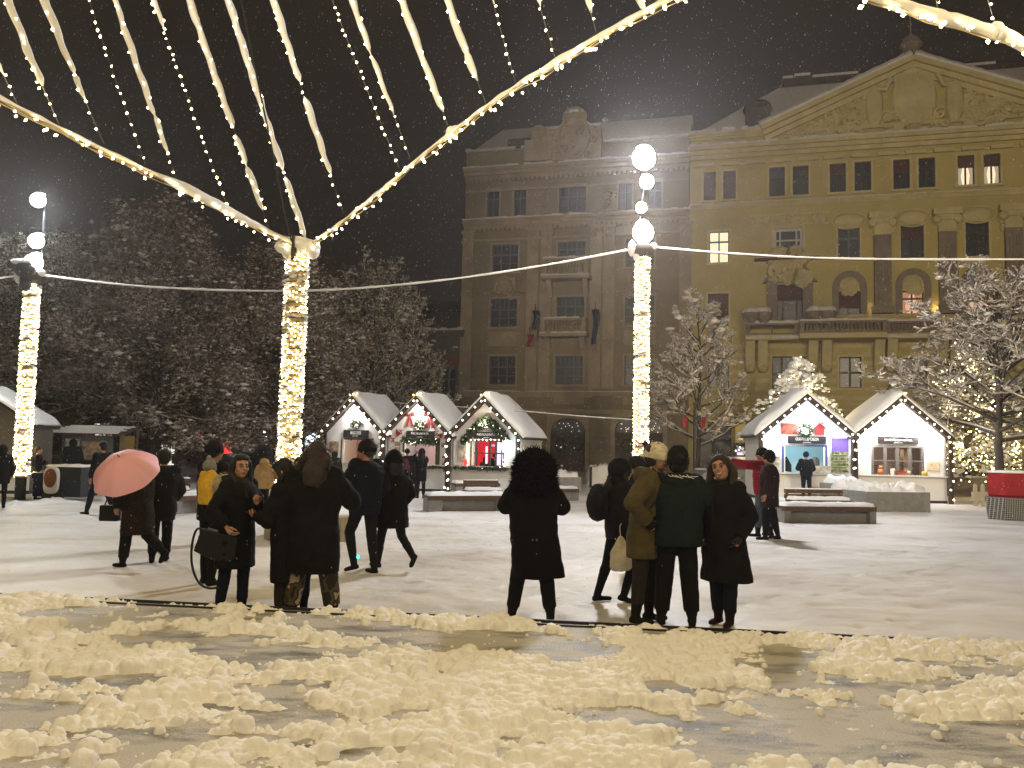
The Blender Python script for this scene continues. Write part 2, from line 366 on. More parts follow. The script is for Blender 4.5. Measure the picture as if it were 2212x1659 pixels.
def slush():
    h = .0092; xs = np.arange(-6.2, 6.6, h); y0 = 3.3; ys = np.arange(y0, 9.6, h)
    X, Y = np.meshgrid(xs, ys); nx, ny = len(xs), len(ys)
    # pixel footprint of every point, only to lay the bare and heaped patches out on the platform
    P = np.stack([X.ravel(), Y.ravel(), np.full(X.size, PZ)], 1)
    D = P - np.array(CAM); fz = D @ np.array(_F); px = CX + F_PX * (D @ np.array(_R)) / fz; py = CY - F_PX * (D @ np.array(_U)) / fz
    cov = .62 * fbm(P * np.array([1.5, 2.4, 0]) + 3, 5, 4) + .38 * fbm(P * np.array([6.5, 9.5, 0]) + 9, 15, 4)
    cov = (cov - .5) * 5.6 + .16
    wx = (fbm(P * 2.5, 31, 3) - .5) * 110; wy = (fbm(P * 2.5, 37, 3) - .5) * 44
    for x, y, rx, ry in BARE: cov -= 1.15 * np.exp(-(((px + wx - x) / rx) ** 2 + ((py + wy - y) / ry) ** 2) * 1.1)
    for x, y, rx, ry in PILE: cov += .55 * np.exp(-(((px + wx - x) / rx) ** 2 + ((py + wy - y) / ry) ** 2) * 1.1)
    dist = ((P[:, 0] - EL.x) * EN.x + (P[:, 1] - EL.y) * EN.y)      # distance behind the rim
    cov2 = cov.reshape(ny, nx)
    H = np.full((ny, nx), -.03)
    base = np.clip(cov2, 0, 1.3) * .022 - .005 + (fbm(P * 9, 41, 4).reshape(ny, nx) - .5) * .022
    H = np.maximum(H, np.where(cov2 > -.02, base, -.03))
    rng = np.random.default_rng(3)
    N = 190000
    sx = rng.uniform(-6.1, 6.5, N); sy = rng.uniform(y0 + .1, 9.5, N)
    ix = ((sx - xs[0]) / h).astype(int).clip(0, nx - 1); iy = ((sy - y0) / h).astype(int).clip(0, ny - 1)
    c = cov2[iy, ix]; cl = vnoise(np.stack([sx * 5, sy * 5, 0 * sx], 1), 61); keep = (rng.uniform(size=N) < np.clip((c + (cl - .5) * .9) * 1.1 + .01, 0.008, .9)); sx, sy, c = sx[keep], sy[keep], c[keep]
    rad = rng.gamma(1.1, .0098, len(sx)) + .0065; rad = np.clip(rad * (.75 + .40 * np.clip(c, 0, 1.4)), .0065, .064)
    order = np.argsort(-rad)
    for i in order:
        r = rad[i]; k = int(r / h) + 1; jx = int((sx[i] - xs[0]) / h); jy = int((sy[i] - y0) / h)
        x0, x1, y_0, y_1 = max(jx - k, 0), min(jx + k + 2, nx), max(jy - k, 0), min(jy + k + 2, ny)
        if x1 <= x0 or y_1 <= y_0 or jx < 0 or jy < 0: continue
        d2 = (xs[x0:x1][None] - sx[i]) ** 2 + (ys[y_0:y_1][:, None] - sy[i]) ** 2
        zc = max(H[min(jy, ny - 1), min(jx, nx - 1)], 0) * .38 + r * .22
        cap = np.where(d2 < r * r, zc + np.sqrt(np.maximum(r * r - d2, 0)) * 1.05, -1)
        H[y_0:y_1, x0:x1] = np.maximum(H[y_0:y_1, x0:x1], cap)
    H = H + np.where(H > 0, (fbm(P * 52, 77, 3).reshape(ny, nx) - .5) * .022, 0)
    H = np.where(H > 0, .16 * np.tanh(H / .16), H)
    H = np.where(dist.reshape(ny, nx) < .005, -.05, H)
    H = np.where(dist.reshape(ny, nx) < .22, np.minimum(H, .012 + .11 * np.clip((cov2 - .15), 0, 1) * (.4 + 1.2 * vnoise(P * 14, 55).reshape(ny, nx))), H)
    Z = PZ + H
    up = (H > -.012)
    keep = up[:-1, :-1] | up[1:, :-1] | up[:-1, 1:] | up[1:, 1:]
    # only what can be seen or stepped to
    PX = px.reshape(ny, nx); PY = py.reshape(ny, nx); keep &= (PX[:-1, :-1] > -500) & (PX[:-1, :-1] < 2700) & (PY[:-1, :-1] < 2000) & (PY[:-1, :-1] > 0)
    a = (np.arange(ny - 1)[:, None] * nx + np.arange(nx - 1)[None])[keep]
    Fq = np.stack([a, a + 1, a + nx + 1, a + nx], 1)
    used = np.unique(Fq); mp = np.full(nx * ny, -1); mp[used] = np.arange(len(used))
    V = np.stack([X.ravel(), Y.ravel(), Z.ravel()], 1)[used]
    o = np_mesh('slush_snow', V, mp[Fq], mat('slush', (.88, .87, .84), .65, vary=.05, vscale=9, bump=.28, bscale=90), smooth=True)
    tag(o, 'lumpy trodden snow heaped over the wet grey platform in the foreground', 'slush', kind='stuff')
slush()

# snow banks in the square
def bank(pts, w, hgt, label, seed):
    """a ridge of snow along a polyline"""
    pts = [Vector(p) for p in pts]; V = []; n = 22; rows = []
    seg = []
    for a, b in zip(pts[:-1], pts[1:]):
        k = max(2, int((b - a).length / .08))
        seg += [a.lerp(b, i / k) for i in range(k)]
    seg.append(pts[-1])
    d = (pts[-1] - pts[0]).normalized(); nrm = Vector((-d.y, d.x, 0))
    A = np.array([[(p + nrm * (t * w)) for t in np.linspace(-1, 1, n)] for p in seg]).reshape(-1, 3)
    t = np.tile(np.linspace(-1, 1, n), len(seg)); s = np.repeat(np.linspace(0, 1, len(seg)), n)
    en = np.clip(np.minimum(s, 1 - s) * 8, 0, 1)
    prof = np.clip(1 - t ** 2, 0, 1) ** .6
    z = hgt * prof * en * (.35 + 1.1 * fbm(A * np.array([1.6, 1.6, 0]) + seed, seed, 2)) * (.7 + .6 * vnoise(A * 7, seed + 1))
    A[:, 2] = z - .03
    a = (np.arange(len(seg) - 1)[:, None] * n + np.arange(n - 1)[None]).ravel()
    o = np_mesh('snow_bank', A, np.stack([a, a + 1, a + n + 1, a + n], 1), 'snow', smooth=True)
    tag(o, label, 'snow bank', kind='stuff')
bank([at(380, 1020, 44) * 1, at(465, 1020, 44)], 1.2, .75, 'white snow bank heaped along the far road at left', 4)
bank([at(1262, 1030, 42), at(1352, 1030, 42)], 1.3, .85, 'white snow bank heaped before the arched doors', 8)
bank([at(700, 1010, 46), at(600, 1010, 46)], 1.0, .5, 'low snow bank by the parked cars', 9)
bank([gp(0, 1093), gp(170, 1082)], .35, .16, 'low snow heap around the foot of the left lit post', 5)
bank([gp(2045, 1062), gp(2212, 1062)], 1.2, .35, 'snow bank in front of the garden wall at right', 6)
bank([gp(1640, 1075), gp(1720, 1080)], .5, .14, 'snow strip below the blue lit stall', 7)
# ------------------------------------------------------------------ the two palaces share one street front
def zz(x0, y0, sc): return lambda x, y: ((x0 + sc * x) * .54861, (y0 + sc * y) * .54861)
z6 = zz(1750, 350, 1150 / 1316.0); z7 = zz(2600, 150, 1432 / 1760.0); z8 = zz(1200, 1050, 700 / 1936.0)
FA = R(15); FU = Vector((math.cos(FA), -math.sin(FA), 0)); FN = Vector((-math.sin(FA), -math.cos(FA), 0))
FP = gp(1230, 1018, 0); 
def fpix(p):          # a point of the street front, as (s, z)
    d = ray(*p); t = (FP - CAM).dot(FN) / d.dot(FN); q = CAM + d * t; return ((q - FP).dot(FU), q.z)
S6 = lambda x, y: fpix(z6(x, y)); S7 = lambda x, y: fpix(z7(x, y)); SD = lambda x, y: fpix((x, y))
def rect(S, x0, y0, x1, y1):
    a, b, c, d = S(x0, y0), S(x1, y0), S(x0, y1), S(x1, y1)
    return ((a[0] + c[0]) / 2, (b[0] + d[0]) / 2, (c[1] + d[1]) / 2, (a[1] + b[1]) / 2)   # s0, s1, z0, z1

def holed_wall(x0, x1, z0, z1, holes, y=0.0, depth=.45):
    """a front wall sheet with real openings and their reveals"""
    xs = sorted({x0, x1} | {h[0] for h in holes} | {h[1] for h in holes}); zs = sorted({z0, z1} | {h[2] for h in holes} | {h[3] for h in holes})
    xs = [x for x in xs if x0 <= x <= x1]; zs = [z for z in zs if z0 <= z <= z1]
    mb = MB(); idx = {}
    def V(x, z, yy=y):
        k = (x, z, yy)
        if k not in idx: idx[k] = len(mb.v); mb.v.append((x, yy, z))
        return idx[k]
    for i in range(len(xs) - 1):
        for j in range(len(zs) - 1):
            cx_, cz_ = (xs[i] + xs[i + 1]) / 2, (zs[j] + zs[j + 1]) / 2
            if any(h[0] < cx_ < h[1] and h[2] < cz_ < h[3] for h in holes): continue
            mb.f.append((V(xs[i], zs[j]), V(xs[i + 1], zs[j]), V(xs[i + 1], zs[j + 1]), V(xs[i], zs[j + 1])))
    for a, b, c, d in holes:
        for (p, q) in (((a, c), (b, c)), ((b, c), (b, d)), ((b, d), (a, d)), ((a, d), (a, c))):
            mb.f.append((V(*p), V(*q), V(q[0], q[1], y + depth), V(p[0], p[1], y + depth)))
    mb.box(x0, x1, y + depth, y + 12, z0, z1)
    return mb

def window(par, r, cols=(1, 1, 1), top=.33, topcols=None, fm='frame_grey', gl='glass_dark', t=.07, yb=.22, blind=None, door=None, curtain=None, lit_bottom=None, name='window', sm=None, sw=.14, so=.06):
    x0, x1, z0, z1 = r; mb = MB()
    zt = z1 - (z1 - z0) * top
    mb.box(x0, x1, yb - .06, yb + .02, z1 - t, z1); mb.box(x0, x1, yb - .06, yb + .02, z0, z0 + t)
    mb.box(x0, x0 + t, yb - .059, yb + .021, z0 + t, z1 - t); mb.box(x1 - t, x1, yb - .059, yb + .021, z0 + t, z1 - t)
    if top: mb.box(x0 + t, x1 - t, yb - .065, yb + .019, zt - .06, zt + .06)
    tot = sum(cols); x = x0
    for c in cols[:-1]:
        x += (x1 - x0) * c / tot; mb.box(x - .055, x + .055, yb - .07, yb + .018, z0 + t, z1 - t)
    if topcols:
        for k in range(1, topcols): xx = x0 + (x1 - x0) * k / topcols; mb.box(xx - .025, xx + .025, yb - .056, yb + .012, zt + .06, z1 - t)
    xs = [x0]; 
    for c in cols: xs.append(xs[-1] + (x1 - x0) * c / tot)
    for a, b in zip(xs[:-1], xs[1:]):
        zm = z0 + (zt - z0) * .5
        if len(cols) > 2 and door is None: mb.box(a + t, b - t, yb - .05, yb + .01, zm - .025, zm + .025)
    w = mb.build(name, fm, par)
    if sm: s_ = MB(); surround(s_, r, sw, so); s_.build('surround', sm, w)
    g = MB(); g.box(x0 + .01, x1 - .01, yb + .021, yb + .05, z0 + .01, z1 - .01); g.build('pane', gl, w)
    if blind:
        b = MB(); f = blind if isinstance(blind, float) else 1.0
        n = 14
        for k in range(n):
            za = z1 - t - (z1 - z0 - 2 * t) * f * k / n; zb_ = z1 - t - (z1 - z0 - 2 * t) * f * (k + 1) / n
            b.box(x0 + t, x1 - t, yb - .10, yb - .066, zb_ + .012, za)
        b.build('roller_blind', 'blind_red', w)
    if curtain:
        for side in (-1, 1):
            c = MB(); n = 14; W = (x1 - x0) * .40; pts = []
            for k in range(n + 1):
                u = k / n
                for (zq, sq) in ((z1 - t, 1.0), (z0 + (z1 - z0) * .35, .42), (z0 + t, .62)):
                    xq = (x0 + t + u * W * sq) if side < 0 else (x1 - t - u * W * sq)
                    pts.append((xq, yb - .0 + .012 * math.sin(u * 22) + .0, zq))
            fs = []
            for k in range(n):
                for j in range(2): fs.append((k * 3 + j, (k + 1) * 3 + j, (k + 1) * 3 + j + 1, k * 3 + j + 1))
            c.add([(p[0], p[1] - .012, p[2]) for p in pts], fs); c.build('curtain', curtain, w)
    return w
def surround(mb, r, w=.16, out=.07, head=.0):
    x0, x1, z0, z1 = r
    mb.box(x0 - w, x0, -out, .002, z0, z1 + w); mb.box(x1, x1 + w, -out, .002, z0, z1 + w); mb.box(x0, x1, -out + .002, .003, z1, z1 + w)
    mb.box(x0 - w - .06, x1 + w + .06, -out - .10, .003, z0 - .16, z0)
    if head: mb.box(x0 - w - .12, x1 + w + .12, -out - .16, .004, z1 + w + head, z1 + w + head + .14)
def snow_strip(mb, x0, x1, y0, y1, z, h=.09, seed=1):
    n = max(2, int((x1 - x0) / .45)); 
    for k in range(n):
        a = x0 + (x1 - x0) * k / n; b = x0 + (x1 - x0) * (k + 1) / n; hh = h * (.6 + .8 * rnd.random())
        if rnd.random() < .07: continue
        mb.add([(a, y0 - .03, z - .02), (b, y0 - .03, z - .02), (b, y1, z - .02), (a, y1, z - .02), (a, y0, z + hh), (b, y0, z + hh), (b, y1, z + hh), (a, y1, z + hh)],
               [(3, 2, 1, 0), (4, 5, 6, 7), (0, 1, 5, 4), (1, 2, 6, 5), (2, 3, 7, 6), (3, 0, 4, 7)])
def cornice(mb, x0, x1, z, h, out, steps=3):
    for k in range(steps):
        f = (k + 1) / steps; mb.box(x0 - out * f * .2, x1 + out * f * .2, -out * f, .005 - .001 * k, z - h + h * k / steps, z - h + h * (k + 1) / steps)
def balusters(par, x0, x1, y, z0, z1, mt, n=None, name='balustrade'):
    mb = MB(); h = z1 - z0; n = n or int((x1 - x0) / .28)
    mb.box(x0, x1, y - .12, y + .12, z1 - .16, z1); mb.box(x0, x1, y - .13, y + .13, z0, z0 + .14)
    mb.box(x0, x0 + .3, y - .14, y + .14, z0, z1 + .04); mb.box(x1 - .3, x1, y - .14, y + .14, z0, z1 + .04)
    for k in range(n):
        x = x0 + .35 + (x1 - x0 - .7) * (k + .5) / n
        mb.tube([(x, y, z0 + .14), (x, y, z0 + .30), (x, y, z0 + .50), (x, y, z1 - .16)], [.05, .09, .055, .06], 6, False)
    return mb.build(name, mt, par)
def relief(mb, x0, x1, z0, z1, n, out=.10, seed=1, rmin=.10, rmax=.32, inside=None):
    """stucco ornament: overlapping flattened bosses and scrolls"""
    rr = random.Random(seed)
    for _ in range(n):
        x = rr.uniform(x0, x1); z = rr.uniform(z0, z1)
        if inside and not inside(x, z): continue
        r = rr.uniform(rmin, rmax)
        if rr.random() < .5: mb.ball((x, 0, z), (r, out, r * rr.uniform(.5, 1)), 8, 5)
        else:
            pts = []; a0 = rr.uniform(0, 6.28); sg = rr.choice((-1, 1))
            for k in range(9): a = a0 + sg * k * .75; q = r * (1.3 - k * .13); pts.append((x + q * math.cos(a), -out * .45, z + q * math.sin(a)))
            mb.tube(pts, [out * .5] * 9, 5, True)

# ---------------- brown palace
def brown_palace():
    t = empty('palace', tuple(FP), -FA)
    tag(t, 'dark brown stucco palace with a curved gable, two stone balconies and grey barred windows', 'building')
    x0 = S6(84, 900)[0]; x1 = S6(1100, 900)[0]; zt = S6(100, 290)[1]
    W = []
    for a in ((192, 455, 247, 577), (313, 448, 369, 572)): W.append((rect(S6, *a), (1, 1), .35, 2))
    wide = [(518, 436, 638, 560), (215, 700, 332, 823), (512, 688, 636, 775), (207, 945, 327, 1073), (505, 937, 630, 1045), (202, 1203, 320, 1332), (500, 1203, 624, 1333), (815, 932, 945, 1064), (812, 1201, 940, 1333)]
    for a in wide: W.append((rect(S6, *a), (1, 1, 1), .38, 6))
    # the right bays mirror the left ones
    mid = (rect(S6, *wide[5])[0] + rect(S6, *wide[8])[1]) / 2
    def mir(r): return (2 * mid - r[1], 2 * mid - r[0], r[2], r[3])
    for k in (0, 1): W.append((mir(W[k][0]), (1, 1), .35, 2))
    W.append((mir(rect(S6, *wide[1])), (1, 1, 1), .38, 6))
    doors = [rect(S6, 478, 1485, 636, 1700), rect(S6, 768, 1480, 985, 1700), rect(S6, 120, 1490, 250, 1700)]
    doors = [(a, b, .05, d) for a, b, c, d in doors]
    holes = [w[0] for w in W] + doors
    wall = holed_wall(x0, x1, -.2, zt, holes); wall.build('wall', 'stucco_brown', t)
    for w in W: window(t, w[0], w[1], w[2], w[3], 'frame_grey', sm='stucco_trim')
    # cornices and ledges
    led = MB(); sn = MB()
    for (yl, hh, out) in ((368, .9, .55), (597, .7, .45), (1362, .45, .3), (1440, .3, .22)):
        z = (S6(90, yl)[1]); cornice(led, x0, x1, z, hh, out); 
        if yl < 1400: snow_strip(sn, x0 - .1, x1 + .1, -out, .0, z, .12 if yl < 1000 else .03)
        if yl < 700: led.box(x0, x1, -.10, .004, z - hh - 1.0, z - hh - .85)
    for k in range(46):        # dentils under the two upper cornices
        x = x0 + (x1 - x0) * (k + .5) / 46
        for yl, hh in ((368, .9), (597, .7)): z = S6(90, yl)[1]; led.box(x - .12, x + .12, -.22, -.0, z - hh - .22, z - hh)
    led.build('cornice', 'stucco_trim', t); 
    # pilasters with capitals
    pil = MB()
    zA = S6(90, 1362)[1]; zB = S6(90, 640)[1]
    for xx in (100, 395, 455, 680, 740, 1085):
        pil = MB(); x = S6(xx, 1000)[0]; pil.box(x - .45, x + .45, -.13, .003, zA, zB); pil.box(x - .55, x + .55, -.2, .002, zB - .25, zB)
        pil.box(x - .3, x + .3, -.17, -.13, zA + .7, zA + 2.2); relief(pil, x - .35, x + .35, zB - 1.0, zB - .35, 7, .2, int(xx), .1, .25); relief(pil, x - .25, x + .25, zA + 3.2, zA + 4.0, 6, .2, int(xx) + 1, .12, .3); pil.build('pilaster', 'stucco_trim', t)
    pil = MB()
    for (a, b, c, d) in [w[0] for w in W[2:]]:
        if d < zB - 3: pil.box(a - .1, b + .1, -.09, .001, c - 1.5, c - .4)
        else: pil.box(a + .2, b - .2, -.08, .001, c - 1.1, c - .5)
    pil.build('sill_panels', 'stucco_trim', t)
    orn = MB()
    for (a, b, c, d) in [rect(S6, 215, 850, 332, 940), rect(S6, 812, 840, 945, 930), rect(S6, 512, 560, 636, 600)]:
        orn.tube([(a - .6, -.2, c + .3), (a + .2, -.25, c + .5), ((a + b) / 2 - .6, -.3, d - .3), ((a + b) / 2, -.34, d), ((a + b) / 2 + .6, -.3, d - .3), (b - .2, -.25, c + .5), (b + .6, -.2, c + .3)], .12, 6)
        relief(orn, a + .3, b - .3, c, d - .4, 16, .16, int(a * 10) + 5)
    # frieze garlands on top floor
    for xx in (440, 745): x, z = S6(xx, 500); relief(orn, x - .5, x + .5, z - .6, z + .8, 12, .12, xx)
    orn.build('stucco_ornament', 'stucco_trim', t)
    # parapet with curved gable
    g = MB(); zp = S6(100, 288)[1]
    P = [S6(455, 262), S6(458, 205), S6(475, 190), S6(520, 182), S6(545, 165), S6(560, 150), S6(590, 143), S6(620, 148), S6(640, 160), S6(662, 172), S6(705, 172), S6(710, 245)]
    poly = [(P[0][0], zt - 1.2)] + P + [(P[-1][0], zt - 1.2)]
    g.prism(poly[::-1], -.35, .5); g.build('gable', 'stucco_trim', t)
    go = MB(); c = S6(590, 228)
    go.tube([(c[0] + 1.5 * math.cos(a) * .8, -.42, c[1] + 1.6 * math.sin(a)) for a in np.linspace(0, 2 * PI, 22)], .12, 6)
    relief(go, c[0] - 2.4, c[0] + 2.4, c[1] - 1.6, c[1] + 1.4, 26, .2, 5)
    b = S6(590, 128); go.ball((b[0], -.0, b[1] - .1), (1.0, .5, .85), 12, 8); b2 = S6(430, 205); go.ball((b2[0], -.1, b2[1]), (.7, .4, .6)); go.box(b2[0] - 1.1, b2[0] + 1.1, -.3, .4, b2[1] - 2.3, b2[1] - .6)
    for v in range(len(go.v)): go.v[v] = (go.v[v][0], go.v[v][1] - .3, go.v[v][2])
    go.build('gable_crest', 'stucco_trim', t)
    for i in range(1, len(P) - 1):
        a, b = P[i], P[i + 1] if i + 1 < len(P) - 1 else P[i]
        if a != b: sn.tube([(a[0], -.1, a[1] + .08), (b[0], -.1, b[1] + .08)], (.15), 6)
    snow_strip(sn, x0, S6(400, 260)[0], -.35, .4, zt, .18); snow_strip(sn, S6(725, 260)[0], x1, -.35, .4, zt, .18)
    sn.ball((S6(590, 118)[0], -.3, S6(590, 118)[1]), (.9, .5, .35), 10, 6)
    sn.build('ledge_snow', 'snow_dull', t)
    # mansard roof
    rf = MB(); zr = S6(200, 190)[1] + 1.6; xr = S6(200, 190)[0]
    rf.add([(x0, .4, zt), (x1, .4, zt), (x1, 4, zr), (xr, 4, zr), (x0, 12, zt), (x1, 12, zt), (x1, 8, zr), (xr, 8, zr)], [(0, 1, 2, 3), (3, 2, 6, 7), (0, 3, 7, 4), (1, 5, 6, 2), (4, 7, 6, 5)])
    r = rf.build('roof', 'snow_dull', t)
    sk = MB(); q = S6(325, 220); sk.box(q[0] - .9, q[0] + .9, .7, 2.6, q[1] - .6, q[1] + .2); sk.build('skylight', 'roof_tile', r)
    ch = MB(); q = S6(1140, 100); ch.box(q[0] - .8, q[0] + .8, 5.5, 7.5, zr - 2, q[1] + 1.2); ch.build('chimney', 'roof_tile', r)
    # balconies
    for (a, yt, yb_) in (((460, 660), 780, 850), ((452, 648), 1045, 1108)):
        xa, zt_ = S6(a[0], yt); xb, zb_ = S6(a[1], yb_)
        s = MB(); s.box(xa - .1, xb + .1, -1.35, .0, zb_ - .25, zb_)
        for xx in (xa + .35, xb - .35):
            s.add([(xx - .2, 0, zb_ - 1.5), (xx + .2, 0, zb_ - 1.5), (xx + .2, -1.0, zb_ - .25), (xx - .2, -1.0, zb_ - .25), (xx - .2, 0, zb_ - .25), (xx + .2, 0, zb_ - .25)], [(0, 1, 2, 3), (0, 3, 4), (1, 5, 2), (3, 2, 5, 4)])
        bb = s.build('balcony', 'stucco_trim', t); balusters(bb, xa, xb, -1.2, zb_, zt_, 'stucco_trim')
        for yy in (-.0,):
            sb = MB(); sb.box(xa, xa + .2, -1.2, 0, zb_, zt_); sb.box(xb - .2, xb, -1.2, 0, zb_, zt_); sb.build('balcony_side', 'stucco_trim', bb)
        s2 = MB(); snow_strip(s2, xa - .1, xb + .1, -1.4, -1.0, zb_ - .0, .10); snow_strip(s2, xa, xb, -1.32, -1.08, zt_, .10); s2.build('balcony_snow', 'snow_dull', bb)
    # arched doors
    for k, (a, b, c, d) in enumerate(doors):
        fr = MB(); w = .28
        fr.box(a - w, a, -.18, .002, c, d + w); fr.box(b, b + w, -.18, .002, c, d + w); fr.box(a, b, -.17, .003, d, d + w)
        # corner fillets rounding the opening
        for sx, sg in ((a, 1), (b, -1)):
            pl = [(sx, d)] + [(sx + sg * (1 - math.sin(t_)) * 1.1, d - (1 - math.cos(t_)) * 1.1) for t_ in np.linspace(0, PI / 2, 7)]
            fr.prism(pl if sg < 0 else pl[::-1], -.12, .2)
        fr.build('door_surround', 'stucco_trim', t)
        dr = MB(); zt_ = d - (d - c) * .30; mid_ = (a + b) / 2
        dr.box(a, b, .24, .30, c, zt_); dr.box(a, b, .18, .26, zt_ - .08, zt_ + .08); dr.box(mid_ - .06, mid_ + .06, .19, .26, c, zt_)
        for xx in (a + .25, mid_ + .2):
            wv = (b - a) / 2 - .45; dr.box(xx, xx + wv, .20, .25, c + .3, c + (zt_ - c) * .38)
            for q in (0, 1): dr.box(xx + (wv - .05) * q, xx + .05 + (wv - .05) * q, .20, .25, c + (zt_ - c) * .45, zt_ - .25)
        dd = dr.build('door', 'frame_brown', t)
        gl = MB(); gl.box(a, b, .27, .29, zt_ + .08, d); gl.build('fanlight', 'glass_dark', dd)
        if k < 2:
            lt = MB(); rr = random.Random(k + 3)
            for _ in range(16 if k == 0 else 34):
                x = rr.uniform(a + .3, b - .3); z = zt_ + rr.uniform(.15, .9) if rr.random() < .75 else c + (zt_ - c) * rr.uniform(.5, .8)
                lt.ball((x, .20, z), .035, 5, 4)
            lt.build('door_reflex_dots', mat('reflex_%d' % k, (.5, .5, .4), .5, emit=(1, .85, .6), estr=1.3) , dd)  # emissive dots put in as light reflections on the door glass
            lt = MB()
            for c2 in ((a + b) / 2 - (b - a) * .24, (a + b) / 2 + (b - a) * .24):
                for q in range(26): an = 2 * PI * q / 26; lt.ball((c2 + .42 * math.cos(an), .16, c + (zt_ - c) * .70 + .42 * math.sin(an)), (.12, .08, .12), 5, 4)
            lt.build('door_wreath', 'garland', dd)
    # base rustication, wall plaques and lantern
    q = MB(); 
    for xx in (690, 735, 1010, 1060): x, z = S6(xx, 1400); q.box(x - .4, x + .4, -.14, .001, z - .8, z + .8)
    x, z = S6(420, 1525); q.box(x - .5, x + .5, -.08, 0, z - .45, z + .45); x, z = S6(700, 1605); q.box(x - .9, x + .9, -.07, 0, z - .5, z + .6)
    q.build('wall_plaque', 'grey_stone', t)
    # drooping flags on poles beside the lower balcony
    for (xx, y0_, y1_, mt, lab) in ((425, 1005, 1090, 'navy_blue', 'dark blue flag hanging limp from its pole left of the lower balcony'), (690, 1000, 1155, 'navy_blue', 'longer dark blue flag hanging limp right of the lower balcony'), (400, 1110, 1165, 'red_cloth', 'small red flag tip hanging left of and below the lower balcony')):
        x, z = S6(xx, y0_); zb_ = S6(xx, y1_)[1]
        w = FP + FU * x; f = empty('flag', (w.x, w.y, z), -FA); tag(f, lab, 'flag', 'flags on the brown palace')
        pmb = MB(); pmb.tube([(-.1, 0, -.7), (0, -1.0, 0), (.05, -1.5, .35)], .035, 6); pmb.build('flag_pole', 'frame_brown', f)
        fm = MB(); n = 10; vs = []
        for i in range(n):
            u = i / (n - 1); zz_ = -.0 + (zb_ - z) * u; wd = .35 * (1 - .3 * u)
            for k in range(6): v = k / 5; vs.append(((v - .5) * wd * 1.6 + .1 * math.sin(u * 5), -1.05 + .12 * math.sin(v * 9 + u * 3), zz_ - .05))
        fs = [(i * 6 + k, i * 6 + k + 1, (i + 1) * 6 + k + 1, (i + 1) * 6 + k) for i in range(n - 1) for k in range(5)]
        fm.add(vs, fs); fm.build('flag_cloth', mt, f)
brown_palace()

